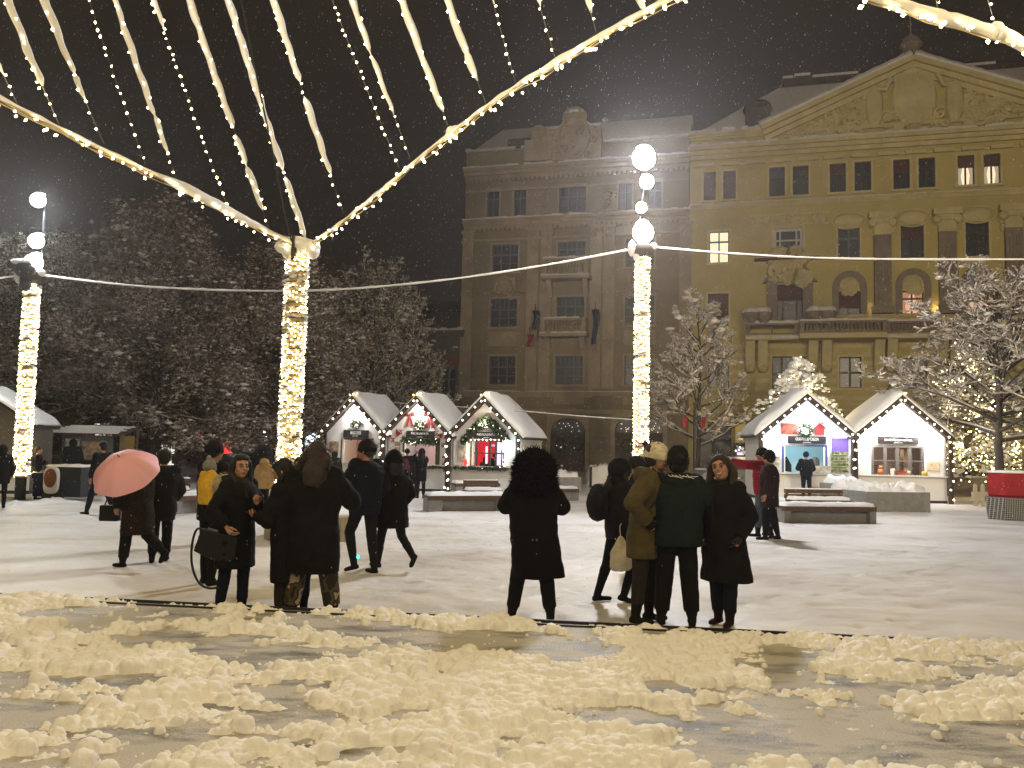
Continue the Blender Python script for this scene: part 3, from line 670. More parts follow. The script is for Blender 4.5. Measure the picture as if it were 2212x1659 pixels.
# ---------------- yellow palace
def yellow_palace():
    x0 = S7(142, 900)[0]; x1 = S7(2150, 900)[0]
    t = empty('palace', tuple(FP), -FA)
    tag(t, 'yellow stucco palace with a wide snowy pediment, crest relief, pilasters and long balcony', 'building')
    zc = S7(150, 540)[1]
    spec = []   # rect, cols, top, topcols, kwargs
    def add(r, cols=(1, 1), top=.33, tc=None, **k): spec.append((r, cols, top, tc, k))
    add(rect(S7, 210, 650, 268, 787), blind=1.0); add(rect(S7, 305, 643, 365, 780), blind=1.0)
    add(rect(S7, 527, 625, 603, 767)); add(rect(S7, 641, 617, 718, 760)); add(rect(S7, 820, 607, 898, 747), blind=.35); add(rect(S7, 940, 598, 1020, 740))
    add(rect(S7, 1127, 588, 1207, 732), blind=.4); add(rect(S7, 1249, 580, 1330, 725))
    add(rect(S7, 1438, 568, 1520, 712), blind=.4, gl='glow_warm', curtain='curtain_pale'); add(rect(S7, 1564, 560, 1646, 706), blind=.4, gl='glow_warm', curtain='curtain_pale')
    add(rect(S7, 1790, 545, 1870, 695)); add(rect(S7, 1910, 538, 1990, 688))
    add(rect(S7, 236, 935, 332, 1087), gl='glow_warm', fm='frame_grey'); add(rect(S7, 550, 920, 690, 1055), (1, 2.6, 1), .42, None, fm='frame_white', t=.18)
    add(rect(S7, 860, 918, 965, 1070), fm='frame_grey'); add(rect(S7, 1163, 903, 1275, 1065), blind=.42); add(rect(S7, 1477, 888, 1590, 1057)); add(rect(S7, 1800, 873, 1915, 1045))
    add(rect(S7, 230, 1237, 330, 1395), blind=.75, gl='glass_dark'); add(rect(S7, 545, 1190, 710, 1368), (1, 1.4, 1), .42, None, blind=.42, door=1)
    add(rect(S7, 855, 1225, 970, 1340), blind=.72, gl='glass_dark'); add(rect(S7, 1163, 1223, 1275, 1335), gl='glow_pink', curtain='curtain_lit'); add(rect(S7, 1475, 1218, 1590, 1330), gl='glow_pink', curtain='curtain_lit')
    add(rect(S7, 1790, 1210, 1910, 1325))
    for a in ((1668, 770, 1741, 845), (1813, 771, 1861, 838), (1953, 772, 2004, 840), (2100, 773, 2160, 842)): add(rect(SD, *a), (1, 1) if a[0] != 1668 else (1, 1.4, 1), .5, None)
    add(rect(SD, 1530, 772, 1575, 838), (1, 1), .5, None)
    holes = [s[0] for s in spec]
    gf = [rect(SD, 1600, 905, 1655, 1030), rect(SD, 1690, 900, 1760, 1030), rect(SD, 1800, 900, 1870, 1030)]; gf.append(rect(SD, 1500, 920, 1580, 1030)); gf = [(a, b, .05, d) for a, b, c, d in gf]
    wall = holed_wall(x0, x1, -.2, zc + .2, holes + gf); wall.build('wall', 'stucco_yellow', t)
    # upper zone between cornice and eave, with the pediment
    zE = S7(150, 470)[1]; A = S7(520, 447); T = S7(1215, 112); half = T[0] - A[0]; Bx = T[0] + half
    up = MB(); up.box(x0, x1, .05, 11.9, zc + .2, zE)
    poly = [(A[0], zE - .01), (A[0], A[1]), (T[0], T[1]), (Bx, A[1]), (Bx, zE - .01)]
    up.prism(poly[::-1], .0, .7); up.build('pediment_wall', 'stucco_yellow', t)
    led = MB(); sn = MB()
    cornice(led, x0, x1, zc, .9, .7); snow_strip(sn, x0, x1, -.7, 0, zc, .16)
    cornice(led, x0, A[0], zE, .5, .45); snow_strip(sn, x0, A[0], -.5, .2, zE, .2)
    for (p, q) in (((A[0] - .5, A[1]), T), (T, (Bx + .5, A[1]))):
        ang = math.atan2(q[1] - p[1], q[0] - p[0]); nx_, nz = -math.sin(ang), math.cos(ang)
        for k, (o_, hh) in enumerate(((-.85, .35), (-.6, .35), (-.3, .45))):
            off = -.9 + k * .35
            led.prism([(p[0] + nx_ * off, p[1] + nz * off), (q[0] + nx_ * off, q[1] + nz * off), (q[0] + nx_ * (off + .34), q[1] + nz * (off + .34)), (p[0] + nx_ * (off + .34), p[1] + nz * (off + .34))][::-1], -.25 - .28 * k, .3)
        n = 40
        pts = [Vector((p[0], -.35, p[1])).lerp(Vector((q[0], -.35, q[1])), i / n) + Vector((nx_ * .28, 0, nz * .28)) for i in range(n + 1)]
        sn.tube(pts, [(.55, .26 + .07 * rnd.random()) for _ in pts], 8)
    # pediment base band, sill band and string courses
    z1_ = S7(740, 442)[1]; led.box(S7(740, 440)[0], 2 * T[0] - S7(740, 440)[0], -.2, .01, z1_ - .25, z1_); z = S7(140, 812)[1]
    cornice(led, x0, x1, z, .35, .28); snow_strip(sn, x0, x1, -.28, 0, z, .04)
    zb = S7(140, 630)[1]; led.box(x0, x1, -.1, .006, zb, zb + .14)
    for yy in (872, 884): z = SD(1500, yy)[1]; led.box(x0, x1, -.16, .004, z, z + .12)
    for k in range(60):
        x = x0 + (x1 - x0) * (k + .5) / 60
        if k % 4: led.box(x - .22, x + .22, -.30, 0, zc - 1.45, zc - 1.2)
    led.build('cornice', 'yellow_trim', t)
    for s in spec: window(t, s[0], s[1], s[2], s[3], sm='yellow_trim', **{**dict(fm='frame_brown'), **s[4]})
    for r in gf: window(t, (r[0], r[1], r[2], r[3]), (1, 1), .3, None, fm='frame_brown', name='shop_front', sm='yellow_trim', sw=.2, so=.1)
    # giant pilasters on the middle bays
    def pilas(xa, xb, yt, yb_):
        a, zt = S7(xa, yt); b, _ = S7(xb, yt); z0 = S7(xa, yb_)[1]; pl = MB(); mid = (a + b) / 2
        pl.box(a, b, -.35, .002, z0, zt - 1.6); pl.box(a - .15, b + .15, -.45, .003, z0, z0 + .5)
        for k in range(5): x = a + (b - a) * (k + .5) / 5; pl.box(x - .1, x + .1, -.40, -.35, z0 + .8, zt - 2.0)
        pp = pl.build('pilaster', 'grey_stone', t)
        cp = MB(); cp.box(a - .35, b + .35, -.62, .004, zt - .45, zt); cp.box(a - .2, b + .2, -.5, .003, zt - .8, zt - .45); relief(cp, a - .1, b + .1, zt - 1.6, zt - .7, 14, .25, int(xa), .15, .3)
        for v in range(len(cp.v)):
            pass
        cp.ball((a - .1, -.45, zt - .75), (.3, .2, .3)); cp.ball((b + .1, -.45, zt - .75), (.3, .2, .3)); cp.box(a, b, -.34, .002, zt - 1.6, zt - .8)
        cp.build('capital', 'yellow_trim', pp)
    pilas(1030, 1112, 850, 1335); pilas(1340, 1425, 832, 1335); pilas(1660, 1745, 812, 1335)
    # shallow giant panels and rusticated joints below
    orn = MB()
    for yy in range(700, 880, 18):
        z = SD(1500, yy)[1]; 
        if yy > 745:
            cuts = sorted([(h[0] - .2, h[1] + .2) for h in holes if h[2] - .3 < z + .3 and h[3] + .3 > z]); a = x0
            for c0, c1 in cuts + [(x1, x1)]:
                if c0 > a: orn.box(a, c0, -.022, .001, z, z + .30)
                a = max(a, c1)
    q = rect(S7, 430, 850, 815, 908); orn.box(q[0], q[1], -.1, 0, q[3] - .1, q[3]); orn.box(q[0], q[1], -.1, 0, q[2], q[2] + .1); relief(orn, q[0] + .2, q[1] - .2, q[2] + .2, q[3] - .2, 46, .14, 3, .12, .3)
    q = rect(S7, 1660, 808, 1990, 860); relief(orn, q[0] + .2, q[1] - .2, q[2] + .2, q[3] - .2, 40, .14, 4, .12, .3)
    for xx, yy in ((912, 885), (1220, 872), (1533, 855)): x, z = S7(xx, yy); orn.ball((x, 0, z), (.95, .2, .45), 14, 8); orn.tube([(x + 1.15 * math.cos(a), -.1, z + .6 * math.sin(a)) for a in np.linspace(0, 2 * PI, 20)], .07, 5)
    orn.build('stucco_ornament', 'yellow_trim', t)
    # surround of the tall balcony door, arched niches
    ni = MB()
    q = rect(S7, 515, 1185, 738, 1375); ni.box(q[0], q[0] + .7, -.3, .004, q[2], q[3]); ni.box(q[1] - .7, q[1], -.3, .004, q[2], q[3])
    ni.prism([(q[0] - .3, q[3]), (q[1] + .3, q[3]), (q[1] - .6, q[3] + 1.3), ((q[0] + q[1]) / 2, q[3] + 2.7), (q[0] + .6, q[3] + 1.3)][::-1], -.35, .01); 
    for k in range(30): pass
    ni.build('door_surround', 'grey_stone', t)
    ro = MB(); relief(ro, q[0] + .3, q[1] - .3, q[3] + .0, q[3] + 2.5, 60, .5, 11, .18, .42, lambda x, z: abs(x - (q[0] + q[1]) / 2) < 2.3 - (z - q[3]) * .4)
    led2 = MB(); zl = S7(550, 1068)[1]; led2.box(S7(455, 0)[0], S7(760, 0)[0], -.5, 0, zl - .18, zl); led2.build('door_canopy', 'frame_brown', t)
    for (xa, xb, yt) in ((832, 998, 1130), (1137, 1308, 1118), (1452, 1625, 1106), (1780, 1950, 1092)):
        a, zt = S7(xa, yt); b, _ = S7(xb, yt); z0 = S7(xa, 1338)[1]; r = (b - a) / 2; mid = (a + b) / 2; zs = zt - r
        w = .42
        for (ra, out, mt_, nm) in ((r, .16, 'grey_stone', 'niche_arch'),):
            n = 18; mb = MB(); pts = [(mid + ra * math.cos(x), zs + ra * math.sin(x)) for x in np.linspace(0, PI, n)]; inn = [(mid + (ra - w) * math.cos(x), zs + (ra - w) * math.sin(x)) for x in np.linspace(0, PI, n)]
            for i in range(n - 1): mb.prism([pts[i], pts[i + 1], inn[i + 1], inn[i]], -out, .003)
            mb.box(a, a + w, -out, .003, z0, zs); mb.box(b - w, b, -out, .003, z0, zs); mb.build(nm, mt_, t)
        relief(ro, a + .8, b - .8, zs - .5, zt - .7, 34, .18, int(xa), .15, .35, lambda x, z: (x - mid) ** 2 + (z - zs) ** 2 < (r - .7) ** 2 or z < zs)
    ro.build('niche_relief', 'yellow_trim', t)
    # pediment relief: crest, two figures and spreading scrolls
    pr = MB(); c = S7(1225, 300)
    def P(dx, dz): return (c[0] + dx, c[1] + dz)
    pr.ball((c[0], -.1, c[1] + .2), (1.5, .4, 2.2), 16, 10); pr.box(c[0] - 1.3, c[0] + 1.3, -.35, 0, c[1] - .8, c[1] + 1.9)
    pr.ball((c[0], -.1, c[1] + 2.6), (1.2, .35, 1.1), 14, 8); pr.tube([(c[0] - 1.7, -.25, c[1] + 2.0), (c[0], -.4, c[1] + 2.35), (c[0] + 1.7, -.25, c[1] + 2.0)], .2, 6)
    for sg in (-1, 1):
        pr.ball((c[0] + sg * 2.6, -.15, c[1] - .3), (.6, .35, 1.6), 10, 8); pr.ball((c[0] + sg * 2.5, -.2, c[1] + 1.7), (.42, .35, .5), 10, 8)
        pr.tube([(c[0] + sg * 2.7, -.3, c[1] + 1.0), (c[0] + sg * 1.9, -.4, c[1] + .8), (c[0] + sg * 1.5, -.4, c[1] + 1.6)], .2, 6)
        relief(pr, *(sorted((c[0] + sg * 3.0, c[0] + sg * 9.5))), c[1] - 2.4, c[1] + .9, 130, .25, 31 + sg, .2, .5, lambda x, z: z < c[1] + .9 - (abs(x - c[0]) - 3) * .5 and z > c[1] - 2.3)
    relief(pr, c[0] - 2.2, c[0] + 2.2, c[1] - 2.4, c[1] - 1.0, 30, .3, 8, .2, .45)
    pr.build('pediment_relief', 'yellow_trim', t)
    # roofs behind
    rf = MB(); zr = S7(520, 250)[1] + 2.2; xr = S7(590, 250)[0]
    rf.add([(x0, .3, zE), (x1, .3, zE), (x1, 5, zr), (xr, 5, zr), (x0, 12, zE), (x1, 12, zE), (x1, 9, zr), (xr, 9, zr)], [(0, 1, 2, 3), (3, 2, 6, 7), (0, 3, 7, 4), (1, 5, 6, 2), (4, 7, 6, 5)])
    rf.prism([(A[0], A[1] + .2), T, (Bx, A[1] + .2)][::-1], .7, 8)
    r = rf.build('roof', 'snow_dull', t)
    dm = MB(); q = S7(473, 365); dm.box(q[0] - .9, q[0] + .9, .3, 4.5, q[1] - 1.2, q[1] + .9); dm.ball((q[0], 1.5, q[1] + .9), (1.1, 1.6, .5), 12, 8); dm.build('dormer', 'roof_tile', r)
    for (xx, yy, w, hh) in ((660, 195, .6, 1.2), (745, 180, .9, 1.3), (965, 175, 2.6, 2.0), (1680, 125, 3.5, 2.6)):
        q = S7(xx, yy); k = 1.12; mb = MB(); mb.box(q[0] - w, q[0] + w, 6.5, 8.5, zr - 3, q[1] + 2.9); c_ = mb.build('chimney', 'roof_tile', r)
        s2 = MB(); s2.box(q[0] - w - .05, q[0] + w * .3, 6.45, 8.55, q[1] + 2.9, q[1] + 3.1); s2.build('chimney_snow', 'snow_dull', c_)
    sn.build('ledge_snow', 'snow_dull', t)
    f = MB(); q = T; f.tube([(q[0], .1, q[1] + .3), (q[0], .1, q[1] + .9), (q[0], .1, q[1] + 1.2), (q[0], .1, q[1] + 1.7), (q[0], .1, q[1] + 2.0)], [.75, .55, .8, .5, .12], 10); f.tube([(q[0], .1, q[1] + 2.0), (q[0] - .1, .1, q[1] + 6.5)], .05, 6); f.build('roof_finial', 'grey_stone', t)
    # long balcony on brackets
    zT, zB = S7(600, 1392)[1], S7(600, 1452)[1]; xa, xb = S7(412, 1400)[0], x1
    b = MB(); b.box(xa, xb, -1.5, 0, zB - .3, zB + .05); b.box(xa + 3.6, xa + 9.2, -2.2, -1.5, zB - .3, zB + .05)
    for xx in (435, 495, 735, 800, 1052, 1112, 1352, 1415, 1670, 1730, 1990, 2050):
        x = S7(xx, 1500)[0]; zt = zB - .3; zl = zt - 2.2
        b.add([(x - .32, 0, zl), (x + .32, 0, zl), (x + .32, -.5, zl + .2), (x - .32, -.5, zl + .2), (x - .32, -1.25, zt), (x + .32, -1.25, zt), (x - .32, 0, zt), (x + .32, 0, zt)], [(0, 1, 2, 3), (3, 2, 5, 4), (0, 3, 4, 6), (1, 7, 5, 2), (4, 5, 7, 6)])
        b.ball((x, -.45, zl + .25), (.36, .35, .3))
    bb = b.build('balcony', 'yellow_trim', t)
    balusters(bb, xa, xa + 3.6, -1.4, zB + .05, zT, 'grey_stone', 1); balusters(bb, xa + 3.6, xa + 9.2, -2.1, zB + .05, zT, 'grey_stone', 20)
    balusters(bb, xa + 9.2, xb, -1.4, zB + .05, zT, 'grey_stone', 60)
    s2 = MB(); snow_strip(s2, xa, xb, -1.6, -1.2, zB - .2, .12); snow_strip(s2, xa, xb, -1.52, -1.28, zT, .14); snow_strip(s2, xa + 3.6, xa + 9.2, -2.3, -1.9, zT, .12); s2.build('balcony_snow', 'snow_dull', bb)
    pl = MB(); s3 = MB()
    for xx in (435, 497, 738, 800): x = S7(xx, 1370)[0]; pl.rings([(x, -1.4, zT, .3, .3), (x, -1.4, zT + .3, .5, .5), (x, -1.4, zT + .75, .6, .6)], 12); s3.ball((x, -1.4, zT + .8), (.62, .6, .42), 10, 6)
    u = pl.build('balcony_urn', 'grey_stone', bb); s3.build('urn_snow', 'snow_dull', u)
    # balcony lamps throwing light up between niche and pilasters
    for xx in (1025, 1122, 1330, 1440): x, z = S7(xx, 1330); w = FP + FU * x + FN * .35; lamp('balcony_uplight', 'POINT', (w.x, w.y, z + .3), 14, (1, .72, .3), .05)
    # a small red and white flag by the ground floor
    x, z = SD(1930, 800); w = FP + FU * x; fl = empty('flag', (w.x, w.y, z - 1), -FA); tag(fl, 'small red and white flag leaning from the yellow wall between two windows', 'flag')
    mb = MB(); mb.tube([(-.9, 0, -1.2), (.4, -1.3, 1.4)], .04, 6); mb.build('flag_pole', 'frame_brown', fl)
    mb = MB(); mb.add([(.4, -1.3, 1.3), (.15, -1.1, .7), (.75, -1.2, .2), (.35, -1.2, -.2), (.1, -1.0, .3)], [(0, 1, 4, 3, 2)]); mb.build('flag_cloth', 'red_cloth', fl)
    # shop sign and cash machine by the left ground floor opening
    w = FP + FU * SD(1600, 1000)[0]
    a_ = empty('cash_machine', (w.x, w.y, 0), -FA); tag(a_, 'violet lit cash machine under a yellow panel on the yellow palace ground floor', 'cash machine')
    r1 = rect(SD, 1592, 966, 1607, 983); o = SD(1600, 1000)[0]
    mb = MB(); mb.box(r1[0] - o - .25, r1[1] - o + .25, -.55, -.16, .0, r1[3] + .3); bd = mb.build('cabinet', 'frame_grey', a_)
    mb = MB(); mb.box(r1[0] - o, r1[1] - o, -.57, -.552, r1[2], r1[3]); mb.build('screen', 'violet_lit', a_)
    r2 = rect(SD, 1588, 912, 1610, 958); mb = MB(); mb.box(r2[0] - o, r2[1] - o, -.45, -.3, r2[2], r2[3]); mb.build('sign_panel', mat('yellow_panel', (.45, .32, .07), .5, emit=(1, .65, .15), estr=.22), a_)
yellow_palace()

# ---------------- low building left of the palaces, and the far street front behind the trees
def low_house():
    FAo = R(15); w = FP + FU * SD(995, 1000)[0]
    t = empty('town_house', tuple(w), -FA); tag(t, 'low dark red town house with snowy roof beside the brown palace', 'building')
    o = SD(995, 1000)[0]
    def rr(x0, y0, x1, y1): q = rect(SD, x0, y0, x1, y1); return (q[0] - o, q[1] - o, q[2], q[3])
    wins = [rr(952, 795, 984, 868), rr(905, 800, 928, 868), rr(855, 800, 880, 868), rr(800, 800, 826, 868)]
    zt = SD(950, 770)[1]; z3 = SD(950, 715)[1]; z4 = SD(950, 640)[1]
    L_ = -26
    holed_wall(L_, .0, -.2, zt, wins).build('wall', 'stucco_pink', t)
    up = MB(); up.box(L_, 0, -.05, 11.5, zt, z3 - .3); up.build('upper_wall', 'stucco_grey', t)
    tr = MB()
    cornice(tr, L_, 0, z3, .5, .5); tr.box(L_, 0, -.12, 0, zt - .2, zt + .1); tr.build('cornice', 'stucco_grey', t)
    for k in wins: window(t, k, (1, 1), .33, None, 'frame_grey', sm='stucco_grey', sw=.25, so=.1)
    rf = MB(); rf.add([(L_, -.4, z3), (0, -.4, z3), (0, 4, z4), (L_ + 6, 4, z4), (L_, 11, z3), (0, 11, z3)], [(0, 1, 2, 3), (0, 3, 4), (3, 2, 5, 4), (1, 5, 2)]); r = rf.build('roof', 'roof_tile', t)
    sn = MB(); snow_strip(sn, L_, 0, -.5, .1, z3, .2); snow_strip(sn, L_ + 8, 0, 3.8, 4.2, z4, .2); sn.build('roof_snow', 'snow_dull', r)
    dm = MB(); q = rr(905, 642, 985, 668); dm.box(q[0], q[1], 1.8, 4, q[2], q[3]); dm.build('dormer', 'black_metal', r)
low_house()
def far_row():
    w = FP + FU * SD(995, 1000)[0] - FU * 27 - FN * 6
    ws = [(0, 14, 13.5, 'stucco_grey', 'grey house beyond the trees with a lit white shop window'), (-15, 15, 12, 'stucco_pink', 'reddish house beyond the trees with green shop shutters'), (-31, 20, 14, 'stucco_grey', 'grey house at the far left behind the big tree')]
    for k, (x, wd, h, mt, lab) in enumerate(ws):
        p = w + FU * x; t = empty('town_house', tuple(p), -FA); tag(t, lab, 'building')
        gl = 'glass_dark'; sh = [(-wd + .8 + j * 3.4, -wd + 3.2 + j * 3.4, .3, 3.2) for j in range(int(wd / 3.4))]
        wn = [(a + .3, b - .5, 5 + r_ * 3.6, 7.2 + r_ * 3.6) for a, b, _, _ in sh for r_ in (0, 1)]
        holed_wall(-wd, 0, -.2, h, sh + wn).build('wall', mt, t)
        for j, s in enumerate(sh): window(t, s, (1, 1), .25, None, 'frame_brown' if j % 2 else mat('green_frame%d%d' % (k, j), (.03, .08, .05), .6), gl=('shop_lit' if (j + k) % 3 == 0 else gl), name='shop_window')
        for s in wn: window(t, s, (1, 1), .33, None, 'frame_grey')
        r = MB(); r.prism([(-wd - .3, h), (.3, h), (-.5, h + 3), (-wd + .5, h + 3)][::-1], -.3, 11.5); r.build('roof', 'snow_dull', t)
mat('shop_lit', (.3, .3, .3), .6, emit=(1, .92, .8), estr=1.1, vary=.4, vscale=3)
far_row()
# ------------------------------------------------------------------ segments, bulbs
def np_segments(A, B, ra, rb, n=4):
    A = np.asarray(A, float); B = np.asarray(B, float); ra = np.asarray(ra, float); rb = np.asarray(rb, float)
    d = B - A; L = np.linalg.norm(d, axis=1); L[L < 1e-6] = 1; d = d / L[:, None]
    ref = np.where(np.abs(d[:, 2:3]) < .9, np.array([[0, 0, 1.]]), np.array([[1., 0, 0]]))
    u = np.cross(d, ref); u /= np.linalg.norm(u, axis=1)[:, None]; w = np.cross(d, u)
    an = 2 * PI * np.arange(n) / n
    ring = u[:, None] * np.cos(an)[None, :, None] + w[:, None] * np.sin(an)[None, :, None]
    V = np.concatenate([A[:, None] + ring * ra[:, None, None], B[:, None] + ring * rb[:, None, None]], 1)
    k = np.arange(n); f = np.stack([k, (k + 1) % n, n + (k + 1) % n, n + k], 1)
    Fq = f[None] + (np.arange(len(A)) * 2 * n)[:, None, None]
    return V.reshape(-1, 3), Fq.reshape(-1, 4)
def bulbs(name, pts, r, mt, par, rng, stretch=1.0):
    v = np.array(OCT_V, float) * np.array([1, 1, stretch])
    V, Fq = scatter_shape(pts, rng.uniform(.8, 1.25, len(pts)) * r, v, OCT_F, rng)
    return np_mesh(name, V, Fq, mt, par)
def resample(pts, step):
    out = [Vector(pts[0])]; acc = 0
    for a, b in zip(pts[:-1], pts[1:]):
        a = Vector(a); b = Vector(b); L = (b - a).length; k = max(1, int(L / step))
        out += [a.lerp(b, (i + 1) / k) for i in range(k)]
    return out
def smooth_path(pts, it=2):
    pts = [Vector(p) for p in pts]
    for _ in range(it):
        q = [pts[0]]
        for a, b in zip(pts[:-1], pts[1:]): q += [a.lerp(b, .25), a.lerp(b, .75)]
        pts = q + [pts[-1]]
    return pts

# ------------------------------------------------------------------ posts wrapped in fairy lights
RNG = np.random.default_rng(11)
def lit_post(label, base, top, r, zlit, pitch, step, br, cap=None, grp='posts wrapped in fairy lights'):
    base = Vector(base); top = Vector(top); t = empty('lit_post', tuple(base)); tag(t, label, 'lit post', grp)
    ax = top - base; mb = MB(); n = 30
    mb.tube([ax * (k / n) for k in range(n + 1)], [r for k in range(n + 1)], 14) if False else mb.tube([ax * ((zlit + (ax.z - zlit) * k / n) / ax.z) for k in range(n + 1)], r, 14)
    fb = MB(); fb.tube([ax * 0, ax * (zlit / ax.z)], r * .8, 14); fb.build('foot', 'black_metal', t, True)
    mb.build('mast', mat('post_wrap', (.46, .35, .19), .8, vary=.35, vscale=14, bump=.6, bscale=40) if 'post_wrap' not in M else 'post_wrap', t, True)
    H = ax.z; u, w = rot_to(ax); pts = []; wr = []; z = zlit; k = 0; turns = (H - zlit) / pitch; total = turns * 2 * PI * r / step
    ph = 0
    for i in range(int(total)):
        a = i / total; an = a * turns * 2 * PI + .2 * math.sin(i * .37); zz_ = zlit + (H - zlit) * a + RNG.uniform(-.35, .35) * pitch
        c = ax * (zz_ / H); rr = r + .012 + RNG.uniform(0, .03)
        if vnoise(np.array([[an * .5, zz_ * 3.2, 1]]), 5)[0] < .17: continue
        pts.append(c + u * (rr * math.cos(an)) + w * (rr * math.sin(an)))
    bulbs('fairy_lights', np.array(pts), br, 'bulb_post', t, RNG)
    N = int(turns * 14); wr = [ax * ((zlit + (H - zlit) * i / N) / H) + u * ((r + .012) * math.cos(i / N * turns * 2 * PI)) + w * ((r + .012) * math.sin(i / N * turns * 2 * PI)) for i in range(N + 1)]
    mb = MB(); mb.tube(wr, .011, 4, False); mb.build('light_wire', 'dark_trim', t)
    # snow lodged between the turns
    sp = []
    for i in range(int(N * .9)):
        a = RNG.uniform(0, 2 * PI); zz_ = RNG.uniform(zlit, H); sp.append(ax * (zz_ / H) + u * (r * math.cos(a)) + w * (r * math.sin(a)))
    V, Fq = scatter_shape(np.array(sp), np.stack([RNG.uniform(.05, .09, len(sp)), RNG.uniform(.05, .09, len(sp)), RNG.uniform(.015, .03, len(sp))], 1), ICO_V, ICO_F, RNG, rot=False, jitter=.15)
    np_mesh('wrapped_snow', V, Fq, 'snow_fine', t, True)
    return t, ax
PB = at(618, 1130, 15.45); PB.z = 0; PT = at(643, 540, 15.3)
POST, AX = lit_post('nearest lit post, with a thick snow cap, rising from the round planter', PB, PT, .175, .56, .095, .045, .019)
mb = MB()
for (dx, dz, rx, rz) in ((-.02, .10, .33, .15), (-.22, .04, .20, .12), (.2, .07, .22, .13), (-.05, -.06, .24, .16), (.27, .0, .13, .16)): mb.ball(AX + Vector((dx, 0, dz)), (rx, .26, rz), 14, 9)
mb.build('snow_cap', 'snow_fine', POST, True)
mb = MB(); mb.tube([AX + Vector((-.02, -.25, .22)), AX + Vector((-.02, -.25, -.25))], .03, 6); mb.cbox(AX + Vector((-.0, -.27, -.1)), (.09, .06, .16)); mb.build('cable_clamp', 'black_metal', POST)
# glowing strand dangling at its foot
mb = MB(); pth = [at(*p, 15.1) - Vector(PB) for p in ((604, 950), (598, 1000), (600, 1030), (592, 1060), (596, 1090), (606, 1110))]
pth = smooth_path(pth); mb.tube(pth, .008, 4); mb.build('loose_wire', 'dark_trim', POST)
q = resample(pth, .03); bulbs('loose_lights', np.array([tuple(p + Vector((RNG.uniform(-.03, .03), RNG.uniform(-.03, .03), 0))) for p in q]), .015, 'bulb_warm', POST, RNG)

RB = at(1383, 1100, 24); RB.z = 0; RT = at(1388, 548, 24)
RPOST, RAX = lit_post('lit post behind the white beanie man, carrying four glaring floodlights', RB, RT, .175, .6, .10, .058, .028)
LB = at(43, 1078, 23.4); LB.z = 0; LT = at(70, 606, 23.4)
LPOST, LAX = lit_post('leftmost lit post with a bare dark foot and three glaring lamps on top', LB, LT, .175, .62, .10, .055, .028)
def mast_top(par, base, Y, lamps, off):
    """slim mast above the wrapped part, each floodlight a housing with its glowing globe"""
    pts = [Vector(at(x, y, Y)) - Vector(base) for x, y, _, _, _ in lamps]
    mb = MB(); mb.tube([off] + sorted(pts, key=lambda p: p.z) and [off - Vector((0, 0, .1))] + [p + Vector((0, .32, 0)) for p in sorted(pts, key=lambda p: p.z)], .035, 8); mb.build('mast_top', 'black_metal', par)
    for (x, y, r, mt, pw), p in zip(lamps, pts):
        h = MB(); h.rings([(p.x, p.y + .10, p.z - r * .9, r * .5, r * .4), (p.x, p.y + .14, p.z - r * .5, r * .9, r * .8), (p.x, p.y + .16, p.z + r * .5, r * .9, r * .8), (p.x, p.y + .12, p.z + r * 1.1, r * .45, r * .4)], 12)
        hh = h.build('floodlight', 'black_metal', par, True)
        g = MB(); g.ball((p.x, p.y - .02, p.z), r, 14, 10); g.build('lens', mt, hh, True)
        s = MB(); s.ball((p.x, p.y + .12, p.z + r * 1.1), (r * .7, r * .6, r * .25), 8, 5); s.build('lamp_snow', 'snow_fine', hh, True)
M['lamp_white'].node_tree.nodes['Principled BSDF'].inputs['Emission Strength'].default_value = 900
M['lamp_hot'].node_tree.nodes['Principled BSDF'].inputs['Emission Strength'].default_value = 420
M['lamp_cyan'].node_tree.nodes['Principled BSDF'].inputs['Emission Strength'].default_value = 420
mast_top(RPOST, RB, 24, [(1391, 342, .33, 'lamp_white', 1), (1397, 393, .20, 'lamp_white', 1), (1385, 449, .15, 'lamp_white', 1), (1389, 503, .30, 'lamp_hot', 1)], RAX)
mast_top(LPOST, LB, 23.4, [(83, 433, .19, 'lamp_white', 1), (79, 521, .20, 'lamp_cyan', 1), (73, 568, .24, 'lamp_hot', 1)], LAX)
for par, ax, sg in ((RPOST, RAX, 1), (LPOST, LAX, -1)):
    mb = MB(); mb.rings([(ax.x, ax.y, ax.z - .12, .2, .2), (ax.x, ax.y, ax.z - .05, .34, .3), (ax.x, ax.y, ax.z + .22, .34, .3), (ax.x, ax.y, ax.z + .26, .2, .2)], 12)
    c = mb.build('collar', 'dark_trim', par, True)
    mb = MB(); mb.ball(ax + Vector((-.33, -.1, .12)), (.12, .14, .24)); mb.ball(ax + Vector((.30, -.1, .20)), (.12, .12, .10)); mb.ball(ax + Vector((-.2, -.15, -.14)), (.10, .1, .12)); mb.build('collar_snow', 'snow_fine', c, True)
mb = MB(); p = at(55, 583, 23.2) - Vector(LB); mb.ball(p, (.30, .26, .24), 12, 8); mb.ball(p + Vector((.05, -.05, -.42)), (.17, .15, .2), 10, 8); mb.build('unlit_floodlight', 'black_metal', LPOST, True)
mb = MB(); mb.ball(p + Vector((-.08, 0, .22)), (.34, .28, .07), 10, 6); mb.build('floodlight_snow', 'snow_fine', LPOST, True)

